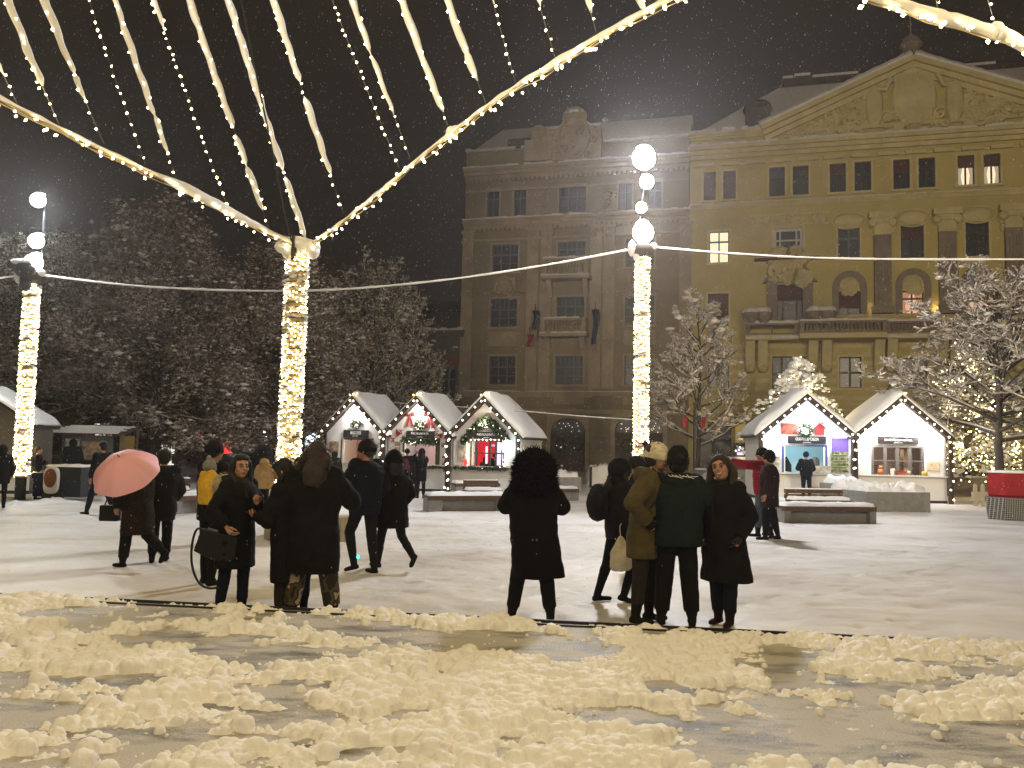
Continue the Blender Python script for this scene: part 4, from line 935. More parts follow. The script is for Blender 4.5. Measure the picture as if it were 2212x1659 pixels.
# ------------------------------------------------------------------ hanging cables and the canopy of string lights
def cable(name, label, pts, r=.03, snow=.055, cat='cable', grp=None, lumpy=.35, base=None):
    pts = smooth_path(pts, 2); pts = resample(pts, .25); b = Vector(base or pts[0]); t = empty(name, tuple(b)); tag(t, label, cat, grp)
    loc = [p - b for p in pts]; mb = MB(); mb.tube(loc, r * .5, 5); mb.build('steel_wire', 'black_metal', t)
    if snow:
        mb = MB(); mb.tube([p + Vector((0, 0, snow * .45)) for p in loc], [snow * (1 - lumpy / 2 + lumpy * rnd.random()) * .55 for _ in loc], 7); mb.build('cable_snow', 'snow_fine', t, True)
    return t
cable('cable', 'long snowy cable sagging between left and right lit posts, behind the nearest post', [at(95, 597, 23.4), at(250, 617, 23.5), at(420, 628, 23.6), at(640, 632, 23.7), at(800, 624, 23.8), at(1000, 603, 23.9), at(1200, 572, 24), at(1362, 541, 24)], .03, .062, grp='snowy cables between the posts')
cable('cable', 'snow-covered cable running right from the floodlight post across the yellow palace', [at(1412, 536, 24), at(1560, 549, 23.6), at(1800, 562, 23), at(2212, 563, 22), at(2400, 560, 21.5)], .03, .062, grp='snowy cables between the posts')
cable('cable', 'thin cable reaching the left lit post from the picture edge', [at(70, 592, 23.4), at(0, 604, 23.2), at(-150, 622, 23)], .03, .062, grp='snowy cables between the posts')
cable('cable', 'thin slack cable low across the brown palace from the market stalls to the floodlight post', [at(840, 870, 36), at(1000, 880, 34), at(1110, 887, 32), at(1280, 902, 28), at(1378, 908, 24.3)], .025, .035)
cable('cable', 'bare dark stay cable slanting up from the cap of the nearest post', [at(640, 545, 14.2), at(622, 500, 14.1), at(594, 350, 13.8), at(545, 120, 13.4), at(490, -150, 13)], .03, 0)

def string_light(label, pts, snow_fn, rs, rb, step, grp, hang=.03, name='string_light', wires=1, bulb_drop=.0):
    pts = [Vector(p) for p in pts]; b = pts[0].copy(); t = empty(name, tuple(b)); tag(t, label, 'string light', grp)
    path = resample(smooth_path([p - b for p in pts], 2), .05); n = len(path)
    mb = MB(); mb.tube(path, .005 if wires == 1 else .018, 4, False)
    if wires > 1:
        for k in range(2): mb.tube([p + Vector((.03 * math.sin(i * .15 + k * 2), .03 * math.cos(i * .15 + k), -.035 - .02 * k + .012 * math.sin(i * .4 + k))) for i, p in enumerate(path)], .007, 4, False)
    mb.build('light_wire', 'wood_pale' if wires > 1 else 'grey_metal', t)
    # snow sleeves
    run = []; mb = MB(); any_ = False; sd = rnd.randint(0, 9999)
    nz = fbm(np.array([[i * .22, sd, 0] for i in range(n)]), sd, 2)
    for i, p in enumerate(path):
        w = snow_fn(i / (n - 1)); w = w * (.72 + .62 * nz[i]) if w > 0 else 0
        if w > .1: run.append((p + Vector((.16 * rs * math.sin(i * .6 + sd), .16 * rs * math.cos(i * .53 + sd), rs * .35)), rs * w))
        if (w <= .1 or i == n - 1) and run:
            if len(run) > 3:
                m_ = len(run); mb.tube([q[0] for q in run], [max(q[1] * min(1, (k + .6) / 2.5, (m_ - k - .4) / 2.5), rs * .12) for k, q in enumerate(run)], 8); any_ = True
            run = []
    if any_: mb.build('snow_sleeve', 'snow_fine', t, True)
    bp = []; acc = 0
    for i in range(1, n):
        acc += (path[i] - path[i - 1]).length
        if acc >= step:
            acc = RNG.uniform(-.3, .3) * step; w = snow_fn(i / (n - 1)); o = Vector((RNG.uniform(-1, 1), RNG.uniform(-1.2, .2), RNG.uniform(-1, .2))).normalized() * (hang + (rs * .75 if w > .3 else 0)); o.z -= bulb_drop * RNG.uniform(.5, 1)
            bp.append(tuple(path[i] + o))
    bulbs('fairy_lights', np.array(bp), rb, 'bulb_warm', t, RNG, 1.4)
    return t
def seg(pairs):
    """piecewise snow thickness along the string"""
    xs = [p[0] for p in pairs]; ys = [p[1] for p in pairs]
    return lambda u: float(np.interp(u, xs, ys))
RL = [((648, 532), 15.2), ((590, 508), 14.8), ((500, 462), 13.9), ((400, 408), 12.9), ((300, 362), 12.3), ((200, 315), 11.7), ((100, 265), 11.1), ((0, 215), 10.5), ((-160, 130), 9.6)]
RR = [((668, 530), 15.2), ((740, 482), 14.3), ((860, 383), 12.9), ((970, 290), 12.0), ((1100, 197), 10.9), ((1240, 112), 9.8), ((1360, 45), 9.0), ((1440, 3), 8.5), ((1620, -95), 7.4)]
RT_ = [((1800, -40), 6.6), ((1900, 3), 7.0), ((1990, 30), 7.3), ((2080, 52), 7.6), ((2155, 74), 7.9), ((2212, 100), 8.1), ((2380, 180), 8.7)]
G1 = 'light ropes of the canopy'; G2 = 'light strings hanging in the canopy'
string_light('thick rope of lights under heavy snow, falling from the upper left to the nearest post', [at(*p, Y) for p, Y in RL], seg([(0, .5), (.1, .75), (.3, 1.2), (.42, 1.3), (.5, .5), (.75, .45), (1, .6)]), .060, .021, .085, G1, .04, 'light_rope', 2, .05)
string_light('rope of lights with thin snow rising from the nearest post to the top middle', [at(*p, Y) for p, Y in RR], seg([(0, .55), (.5, .6), (1, .8)]), .048, .021, .085, G1, .04, 'light_rope', 2, .05)
string_light('short snowy rope of lights crossing the top right corner above the pediment', [at(*p, Y) for p, Y in RT_], seg([(0, .8), (.4, 1.3), (1, 1.1)]), .05, .018, .085, G1, .04, 'light_rope', 2, .05)
mb = MB(); p0 = at(975, 285, 12)
for d, r in (((0, 0, 0), .085), ((.06, 0, .03), .07), ((-.05, 0, -.07), .05), ((.05, 0, -.06), .05), ((-.10, 0, -.11), .035)): mb.ball(Vector(d), r, 10, 7)
o = mb.build('snow_clump', 'snow_fine', None, True, tuple(p0)); tag(o, 'ragged snow clump stuck on the right light rope under the seventh snowy string', 'snow clump', 'snow clumps on the light ropes')
mb = MB(); p0 = at(2152, 68, 7.85)
for d, r in (((0, 0, .02), .075), ((.05, 0, -.02), .07), ((-.03, 0, -.02), .06)): mb.ball(Vector(d), r, 12, 8)
o = mb.build('snow_clump', 'snow_fine', None, True, tuple(p0)); tag(o, 'big round glowing snow clump on the top right light rope', 'snow clump', 'snow clumps on the light ropes')
# (foot x, foot y, top x at y=0, snow profile from foot to top, description)
ST = [((38, 225), (-60, 0), [(0, 0), (.25, 0), (.3, .9), (1, 1)], 'leftmost'), ((127, 268), (22, 0), [(0, 0), (.27, 0), (.3, 1), (1, 1.1)], 'second from the left'), ((225, 312), (100, 0), [(0, 0), (.28, 0), (.32, .8), (.48, .9), (.5, 0), (.53, .9), (1, 1.1)], 'third from the left'),
      ((315, 357), (197, 0), [(0, 0), (.42, 0), (.45, .35), (.5, 0), (1, 0)], 'fourth from the left'), ((386, 398), (252, 0), [(0, 0), (.14, 0), (.16, .7), (.36, .8), (.38, 0), (.4, 1), (.95, 1)], 'fifth from the left'), ((493, 452), (336, 0), [(0, 0), (.87, 0), (.89, .8), (1, .8)], 'sixth from the left'),
      ((583, 500), (412, 0), [(0, 0), (.06, 0), (.09, .9), (.25, 1), (.27, 0), (.29, 1), (.4, .9), (.42, 0), (.45, 1), (1, 1.1)], 'seventh from the left'), ((662, 522), (496, 0), [(0, 0), (.03, .9), (.26, 1), (.28, 0), (.3, 1), (1, 1.1)], 'eighth from the left'),
      ((742, 462), (594, 0), [(0, 0), (.18, 0), (.2, .7), (.28, .7), (.3, .9), (.55, 1.1), (.58, 0), (.62, 0), (.64, 1), (1, 1.2)], 'ninth from the left'), ((862, 362), (722, 0), [(0, 0), (1, 0)], 'tenth from the left'),
      ((886, 342), (764, 0), [(0, 0), (.25, 0), (.27, .6), (.6, 1.1), (.68, 0), (.7, 1), (1, 1)], 'eleventh from the left'), ((968, 272), (872, 0), [(0, 0), (.08, 0), (.1, .9), (1, 1.1)], 'twelfth from the left'), ((1052, 228), (970, 0), [(0, 0), (.18, 0), (.2, .9), (.45, 1), (.47, .2), (.5, 1), (1, 1.1)], 'thirteenth from the left'),
      ((1115, 182), (1068, 0), [(0, 0), (.85, 0), (.88, .5), (1, .5)], 'fourteenth from the left'), ((1200, 128), (1167, 0), [(0, 0), (.8, 0), (.85, .6), (1, .6)], 'fifteenth from the left'), ((1288, 70), (1272, 0), [(0, 0), (.5, 0), (.6, 1.2), (1, 1)], 'sixteenth from the left'), ((1392, 25), (1383, 0), [(0, .5), (1, 1)], 'last before the top edge'),
      ((2030, 38), (2026, 0), [(0, 0), (1, 0)], 'left one of the two over the pediment,'), ((2152, 62), (2138, 0), [(0, 0), (1, 0)], 'right one of the two over the pediment,')]
def rope_Y(x):
    src = RT_ if x > 1700 else (RL if x < 655 else RR); xs = [p[0][0] for p in src]; ys = [p[1] for p in src]
    if xs[0] > xs[-1]: xs, ys = xs[::-1], ys[::-1]
    return float(np.interp(x, xs, ys))
for (f, tp, pr, lab) in ST:
    Y = rope_Y(f[0]); k = 1.55 if f[1] > 200 else 3.0; e = (f[0] + (tp[0] - f[0]) * k, f[1] + (tp[1] - f[1]) * k)
    if f[1] < 90: e = (f[0] + (tp[0] - f[0]) * 5, f[1] - f[1] * 5)
    kk = (f[1] - e[1]) / max(f[1], 1)
    pr2 = [(u / kk, v) for u, v in pr] + [(1, pr[-1][1])]
    snowy = sum(v for _, v in pr) > 2.5
    P0, P1 = at(*f, Y), at(*e, Y * .93); mid = P0.lerp(P1, .5) + Vector((-.03, 0, -.04))
    sz = Y / 12.0
    string_light('%s light string, %s %s' % ('snow-caked' if snowy else 'mostly bare', lab if 'one of' in lab else lab + ' in the canopy,', 'down to the rope' ), [P0, mid, P1], seg(pr2), .046 * sz ** .5, .0165 * sz, .16 if snowy else .11, G2, .02)
# lights of the canopy overhead and behind the viewer
for (x, y, z, p) in ((-4.5, 6.5, 5.9, 85), (-1.5, 7.2, 6.2, 75), (2.5, 6.6, 6.2, 85), (5.5, 7.5, 6.3, 80), (-3.5, 2.5, 6.0, 90), (0.5, 1.5, 6.0, 80), (4.5, 2.5, 6.0, 90), (-7.5, 9, 6.0, 80), (0, -3, 6, 110)):
    lamp('canopy_glow', 'POINT', (x, y, z), p * 1.75, WARM, .10)
lamp('unseen_fill', 'SPOT', (-12, -12, 14), 27000, (1, .80, .52), .3, spot=44, target=(24, 62, 17))  # unseen spot added behind the viewer, aimed to brighten the palace fronts
lamp('unseen_fill', 'POINT', (-10, -10, 12), 3000, (1, .80, .50), .3)  # unseen point light added to warm the middle of the square
lamp('unseen_fill', 'SPOT', (16, -8, 14), 22000, (1, .82, .55), .3, spot=62, target=(10, 60, 17))  # second added spot from the right, also only brightening the palace fronts
lamp('unseen_fill', 'POINT', (14, -8, 12), 3000, (1, .82, .54), .3)  # added fill on the right side, no lamp stands here
# ------------------------------------------------------------------ trees
def branchwork(rng, H, r0, nl, zlo, zhi, spread, lev=4, up=.35, droop=0.0, kids=(5, 8), lean=(0, 0), crook=.18):
    """a trunk with tapering limbs; returns the segments A, B, ra, rb, level"""
    S = []
    def limb(p, d, L, r, lv):
        n = max(3, int(4 - lv * .3) + 1); q = p.copy(); pts = [q.copy()]
        for i in range(n):
            d = d + np.array([rng.normal() * crook, rng.normal() * crook, rng.normal() * crook * .7 + up * .10 - droop * (i / n) * .22 * (lv > 0)])
            d /= np.linalg.norm(d); q2 = q + d * L / n; ra, rb = r * (1 - .7 * i / n), r * (1 - .7 * (i + 1) / n)
            S.append((q, q2, ra, rb, lv)); q = q2; pts.append(q)
        if lv >= lev: return
        k = rng.integers(kids[0], kids[1] + 1)
        for j in range(k):
            t = .25 + .75 * (j + rng.uniform(0, 1)) / k; x = t * n; i = min(int(x), n - 1); f = x - i
            b = pts[i] * (1 - f) + pts[i + 1] * f
            a = rng.normal(size=3); a -= d * a.dot(d); a /= np.linalg.norm(a) + 1e-9
            if lv >= 1: a[2] *= .5
            dd = d * rng.uniform(.5, .9) + a * rng.uniform(.6, 1.0); dd /= np.linalg.norm(dd)
            limb(b, dd, L * rng.uniform(.36, .56) * (1.15 - .4 * t), r * (1 - .6 * t) * .55, lv + 1)
    tp = np.array([lean[0], lean[1], 0.0]); n = 8; P = [np.array([0., 0., 0.])]
    for i in range(n): P.append(np.array([tp[0] * (i + 1) / n + rng.normal() * .05, tp[1] * (i + 1) / n + rng.normal() * .05, H * (i + 1) / n]))
    for i in range(n): S.append((P[i], P[i + 1], r0 * (1 - .85 * i / n), r0 * (1 - .85 * (i + 1) / n), 0))
    for j in range(nl):
        u = (j + rng.uniform(0, 1)) / nl; z = zlo + (zhi - zlo) * u; x = z / H * n; i = min(int(x), n - 1); b = P[i] + (P[i + 1] - P[i]) * (x - i)
        an = j * 2.4 + rng.uniform(-.5, .5); L = spread(u) * rng.uniform(.8, 1.1)
        el = rng.uniform(.05, .35) + u * .7
        limb(b, np.array([math.cos(an) * math.cos(el), math.sin(an) * math.cos(el), math.sin(el)]), L, r0 * .36 * (1 - .6 * u) + .02, 1)
    A = np.array([s[0] for s in S]); B = np.array([s[1] for s in S]); ra = np.array([s[2] for s in S]); rb = np.array([s[3] for s in S]); lv = np.array([s[4] for s in S])
    return A, B, np.maximum(ra, .006), np.maximum(rb, .005), lv

def tree(label, base, seed, H, r0, nl, zlo, zhi, spread, lev=4, leaves=0, leafmat=None, lsize=.09, snowk=0, snows=.10, twig_snow=.0, up=.35, droop=0., kids=(5, 8), grp=None, lean=(0, 0), name='tree', crook=.18, minlv=2, ztop=None, lr=.32):
    rng = np.random.default_rng(seed); t = empty(name, tuple(base)); tag(t, label, 'tree', grp)
    A, B, ra, rb, lv = branchwork(rng, H, r0, nl, zlo, zhi, spread, lev, up, droop, kids, lean, crook)
    ok = B[:, 2] > .9; ok |= lv == 0; A, B, ra, rb, lv = A[ok], B[ok], ra[ok], rb[ok], lv[ok]
    k0 = lv <= 0
    V, Fq = np_segments(A[k0], B[k0], ra[k0], rb[k0], 10); np_mesh('trunk', V, Fq, 'bark', t, True)
    k1 = lv > 0
    V, Fq = np_segments(A[k1], B[k1], ra[k1], rb[k1], 4); cr = np_mesh('limbs', V, Fq, 'bark', t, True)
    if leaves:
        w = np.where(lv >= minlv)[0]; idx = w[rng.integers(0, len(w), leaves)]; u = rng.uniform(0, 1, leaves)[:, None]
        c = A[idx] + (B[idx] - A[idx]) * u + rng.normal(size=(leaves, 3)) * lr * np.array([1, 1, .8])
        c = c[c[:, 2] > 1.3]
        q = np.array([(-1, -.1, 0), (0, -.62, .15), (1, 0, 0), (.1, .62, -.1)])
        V, Fq = scatter_shape(c, rng.uniform(.6, 1.35, len(c)) * lsize, q, [(0, 1, 2, 3)], rng); np_mesh('crown', V, Fq, leafmat, t)
    sn = None
    if snowk:
        w = np.where(lv >= minlv)[0]; idx = w[rng.integers(0, len(w), snowk)]; u = rng.uniform(0, 1, snowk)[:, None]
        c = A[idx] + (B[idx] - A[idx]) * u + rng.normal(size=(snowk, 3)) * lr * np.array([1, 1, .8]) * .85; c = c[c[:, 2] > 1.3]
        s = rng.gamma(2.2, .42, len(c)) * snows; s = np.clip(s, .02, snows * 3)
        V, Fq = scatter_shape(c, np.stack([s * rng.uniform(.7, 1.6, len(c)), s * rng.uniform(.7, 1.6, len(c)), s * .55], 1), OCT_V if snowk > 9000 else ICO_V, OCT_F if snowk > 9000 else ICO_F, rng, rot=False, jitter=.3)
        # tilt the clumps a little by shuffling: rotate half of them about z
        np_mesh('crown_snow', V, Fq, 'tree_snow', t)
    if twig_snow:
        d = B - A; L = np.linalg.norm(d, axis=1); hz = 1 - np.abs(d[:, 2]) / np.maximum(L, 1e-6)
        k = (lv > 0) & (rng.uniform(size=len(lv)) < .50 + .5 * hz)
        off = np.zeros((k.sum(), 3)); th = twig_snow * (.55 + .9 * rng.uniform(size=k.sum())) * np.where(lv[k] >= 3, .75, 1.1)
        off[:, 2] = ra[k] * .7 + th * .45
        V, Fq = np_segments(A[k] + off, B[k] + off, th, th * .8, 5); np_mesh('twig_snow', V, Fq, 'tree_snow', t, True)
    return t, A, B, lv
GT = 'big leafy trees behind the square'
sp = lambda u: 5.4 * (1 - .62 * u) + .3
b = at(330, 1000, 37); b.z = 0
tree('tallest brown-leaved tree with a snow-speckled pointed crown, behind the pink umbrella', b, 21, 11.6, .30, 46, 1.7, 11.0, lambda u: 5.0 * (1 - .80 * u) + .4, 4, 72000, 'leaf_brown', .062, 16000, .060, .028, .35, .8, (4, 6), GT, minlv=2, lr=.36)
b = at(590, 1000, 38); b.z = 0
tree('snowy brown-leaved tree with a lower crown behind the nearest lit post', b, 22, 9.6, .26, 40, 1.9, 9.0, lambda u: 4.3 * (1 - .74 * u) + .4, 4, 62000, 'leaf_brown', .062, 14000, .060, .028, .35, .8, (4, 6), GT, lr=.36)
b = at(60, 1000, 39); b.z = 0
tree('snowy brown-leaved tree cut by the left picture edge behind the left lit post', b, 23, 10.6, .28, 40, 2.4, 9.8, lambda u: 4.4 * (1 - .72 * u) + .4, 4, 54000, 'leaf_brown', .064, 12000, .060, .028, .35, .8, (4, 6), GT, lr=.36)
b = at(190, 1000, 43); b.z = 0
tree('farther brown-leaved tree filling the gap left of the tallest tree', b, 24, 11.0, .28, 34, 2.2, 10, lambda u: 4.6 * (1 - .6 * u) + .4, 4, 34000, 'leaf_brown', .08, 7000, .07, 0, .35, .6, (4, 5), GT, lr=.4)
b = at(450, 1000, 44); b.z = 0
tree('farther brown-leaved tree filling the gap right of the tallest tree', b, 25, 9.6, .28, 34, 2.2, 9, lambda u: 4.6 * (1 - .6 * u) + .4, 4, 34000, 'leaf_brown', .08, 7000, .07, 0, .35, .6, (4, 5), GT, lr=.4)
b = at(790, 1000, 46); b.z = 0
tree('grey-green tree with upswept snowy twigs above the left market stalls', b, 26, 10.6, .24, 46, 1.6, 8.4, lambda u: 4.6 * (1 - .35 * u), 4, 20000, 'leaf_green', .065, 6500, .06, .026, 1.6, 0, (5, 7), GT, lr=.30)
# bare trees at the right
GB = 'bare snow-laden trees'
b = at(1508, 1000, 39); b.z = 0
tree('bare snowy tree with rising twigs between the floodlight post and the blue lit stall', b, 31, 8.7, .13, 28, 1.9, 8.1, lambda u: 2.9 * (1 - .72 * u) + .3, 4, 0, None, .1, 700, .07, .034, 1.0, 0, (4, 6), GB, crook=.14, lr=.05, minlv=3)
b = at(2160, 1060, 30); b.z = 0
tree('large bare snowy tree spreading over the right picture edge above the red-topped crate', b, 32, 8.4, .17, 30, 2.3, 7.4, lambda u: 4.6 * (1 - .70 * u) + .3, 4, 0, None, .1, 1100, .055, .028, .55, .4, (5, 7), GB, crook=.14, lr=.05, minlv=3)
b = at(2062, 1030, 40); b.z = 0
tree('slanting dark trunk with thin crown behind the cafe stall', b, 33, 7.0, .20, 12, 3.2, 6.4, lambda u: 3.0 * (1 - .5 * u), 4, 0, None, .1, 200, .06, .022, .5, .4, (4, 6), GB, (2.1, 0), minlv=3, lr=.05)

# lit, snow-laden conifers
def lit_conifer(label, base, seed, H, R_, nb, power, col_snow=6500, lights=420, br=.026, snow=.13, name='lit_conifer'):
    rng = np.random.default_rng(seed); t = empty(name, tuple(base)); tag(t, label, 'tree', 'trees decked with fairy lights')
    mb = MB(); mb.tube([(0, 0, 0), (0, 0, H * .5), (0, 0, H * .96)], [.16, .1, .02], 8); mb.build('trunk', 'bark', t, True)
    A = []; B = []
    for i in range(nb):
        u = (i + rng.uniform(0, 1)) / nb; z = H * (.12 + .85 * u); L = R_ * (1 - u) ** .75 * rng.uniform(.65, 1.15) + .12; an = rng.uniform(0, 2 * PI)
        p = np.array([0, 0, z]); d = np.array([math.cos(an), math.sin(an), .35]); n = 6
        for k in range(n):
            q = p + d * L / n; A.append(p); B.append(q); p = q; d = d + np.array([rng.normal() * .1, rng.normal() * .1, -.17])
            if k > 1:
                for _ in range(2):
                    s = rng.normal(size=3) * .5; s[2] = -abs(s[2]) * .5; e = p + (d + s * 1.6) * L / n * .8; A.append(p); B.append(e)
    A = np.array(A); B = np.array(B); r = np.full(len(A), .014)
    V, Fq = np_segments(A, B, r, r * .7, 4); np_mesh('limbs', V, Fq, 'bark', t)
    N = 16000; idx = rng.integers(0, len(A), N); c = A[idx] + (B[idx] - A[idx]) * rng.uniform(0, 1, N)[:, None] + rng.normal(size=(N, 3)) * .07
    V, Fq = scatter_shape(c, rng.uniform(.03, .075, N), [(-1, -.2, 0), (1, -.2, 0), (1, .2, .1), (-1, .2, -.1)], [(0, 1, 2, 3)], rng); np_mesh('crown', V, Fq, 'needle_green', t)
    N = col_snow; idx = rng.integers(0, len(A), N); c = A[idx] + (B[idx] - A[idx]) * rng.uniform(0, 1, N)[:, None] + rng.normal(size=(N, 3)) * .05; c[:, 2] += .05
    s = np.clip(rng.gamma(2, .28, N), .15, 1.6) * snow
    V, Fq = scatter_shape(c, np.stack([s * 1.1, s * 1.1, s * .6], 1), ICO_V, ICO_F, rng, rot=False, jitter=.28); np_mesh('crown_snow', V, Fq, 'snow_fine', t, True)
    idx = rng.integers(0, len(A), lights); c = A[idx] + (B[idx] - A[idx]) * rng.uniform(0, 1, lights)[:, None] + rng.normal(size=(lights, 3)) * .10
    bulbs('fairy_lights', c, br, 'bulb_warm', t, rng)
    for (x, y, z) in ((0, -R_ * .75, H * .55), (R_ * .6, -R_ * .4, H * .3), (-R_ * .6, -R_ * .4, H * .3)): lamp('conifer_glow', 'POINT', (base[0] + x, base[1] + y, base[2] + z), power, WARM, .15)
    return t
b = at(1730, 1050, 37); b.z = 0
lit_conifer('glowing conifer heaped with snow and fairy lights behind the blue lit stall', b, 41, 6.0, 2.8, 190, 210, 7600, 700, .030)
b = at(2090, 1020, 40); b.z = 0
lit_conifer('tall conifer sparkling with fairy lights behind the large bare tree at right', b, 42, 7.4, 3.1, 150, 80, 3000, 900, .030)

# lit hedge and garden wall behind the right tree
t = empty('lit_hedge', tuple(at(2110, 1030, 43))); t.location.z = 0; tag(t, 'hedge glittering with warm fairy lights above the low wall at right', 'hedge')
rng = np.random.default_rng(5); N = 5000; c = np.stack([rng.uniform(-2.6, 3.4, N), rng.uniform(-.6, .6, N), rng.uniform(.8, 3.1, N)], 1)
V, Fq = scatter_shape(c, rng.uniform(.05, .13, N), [(-1, -.4, 0), (1, -.4, 0), (1, .4, .1), (-1, .4, -.1)], [(0, 1, 2, 3)], rng); np_mesh('leaves', V, Fq, 'leaf_green', t)
c = np.stack([rng.uniform(-2.6, 3.0, 520), rng.uniform(-.9, -.5, 520), rng.uniform(1.0, 3.0, 520)], 1); bulbs('fairy_lights', c, .022, 'bulb_warm', t, rng)
c = np.stack([rng.uniform(-2.6, 3.0, 160), rng.uniform(-.9, -.5, 160), rng.choice([2.35, 2.75, 1.6], 160) + rng.normal(size=160) * .05], 1); bulbs('light_rows', c, .05, 'bulb_warm', t, rng)
for x in (-1.8, 0, 1.8): lamp('hedge_glow', 'POINT', tuple(t.location + Vector((x, -1.2, 2.2))), 30, WARM, .15)
w = empty('garden_wall', tuple(at(2120, 1055, 37.5))); w.location.z = 0; tag(w, 'low grey-brown plastered wall behind the picket fence at right', 'wall')
mb = MB(); mb.box(-2.7, 9, 0, .3, 0, .78); mb.build('wall_face', 'grey_stone', w); mb = MB(); mb.box(-2.75, 9, -.04, .34, .781, .86); mb.build('coping', 'concrete', w)
mb = MB(); mb.box(-2.7, -1.85, .05, .28, .87, 3.2); mb.box(2.0, 3.3, .05, .28, .87, 2.9); mb.build('wall_pier', 'grey_stone', w)
# ------------------------------------------------------------------ writing
def text_mesh(s, w, h, mt, par, c, name='lettering', ry=0.0, out=.004, xs=1.0):
    """flat letters w wide at c (local), reading along +x, facing -y"""
    cu = bpy.data.curves.new('t', 'FONT'); cu.body = s; cu.align_x = 'CENTER'; cu.align_y = 'CENTER'; cu.size = 1; cu.extrude = .02; cu.offset = .012
    o = bpy.data.objects.new('t', cu); me = bpy.data.meshes.new_from_object(o); bpy.data.objects.remove(o); bpy.data.curves.remove(cu)
    n = len(me.vertices); a = np.empty(n * 3); me.vertices.foreach_get('co', a); a = a.reshape(-1, 3)
    a -= (a.max(0) + a.min(0)) / 2; ext = a.max(0) - a.min(0); a[:, 0] *= w / ext[0]; a[:, 1] *= h / ext[1]
    b = np.stack([a[:, 0] + c[0], a[:, 2] * .3 + c[1], a[:, 1] + c[2]], 1); me.vertices.foreach_set('co', b.ravel()); me.update(); me.materials.clear()
    return link(name, me, mt, par)
def wreath(par, c, R_, r, name='wreath', lights=14, a0=0, a1=2 * PI, seed=1, sc=1.0, path=None):
    rng = np.random.default_rng(seed); N = int(260 * R_ / .3 * sc)
    if path is None: th = rng.uniform(a0, a1, N); p = np.stack([c[0] + R_ * np.cos(th), np.full(N, c[1]), c[2] + R_ * np.sin(th)], 1)
    else:
        P = np.array([tuple(q) for q in path]); s = rng.uniform(0, len(P) - 1.001, N); i = s.astype(int); p = P[i] + (P[i + 1] - P[i]) * (s - i)[:, None]
    p = p + rng.normal(size=(N, 3)) * r * .45
    V, Fq = scatter_shape(p, rng.uniform(.5, 1.2, N) * r * .55, [(-1, -.35, 0), (1, -.35, 0), (1, .35, .2), (-1, .35, -.2)], [(0, 1, 2, 3)], rng)
    w = np_mesh(name, V, Fq, 'garland', par)
    if lights: k = rng.integers(0, N, lights); q = p[k].copy(); q[:, 1] -= r * .5; bulbs('fairy_lights', q, .017, 'bulb_round', w, rng)
    return w
def bow(par, c, s, mt='red_cloth'):
    mb = MB(); x, y, z = c
    for sg in (-1, 1):
        mb.add([(x, y - .01, z), (x + sg * .5 * s, y - .04, z + .32 * s), (x + sg * .55 * s, y - .05, z - .08 * s), (x + sg * .28 * s, y - .10, z + .10 * s)], [(0, 1, 3), (0, 3, 2), (1, 2, 3)])
        mb.add([(x, y - .02, z), (x + sg * .12 * s, y - .02, z - .05 * s), (x + sg * .42 * s, y - .02, z - .95 * s), (x + sg * .15 * s, y - .02, z - .98 * s)], [(0, 1, 2, 3)])
    mb.ball((x, y - .05, z), (.09 * s, .06 * s, .10 * s), 8, 6)
    return mb.build('bow', mt, par)

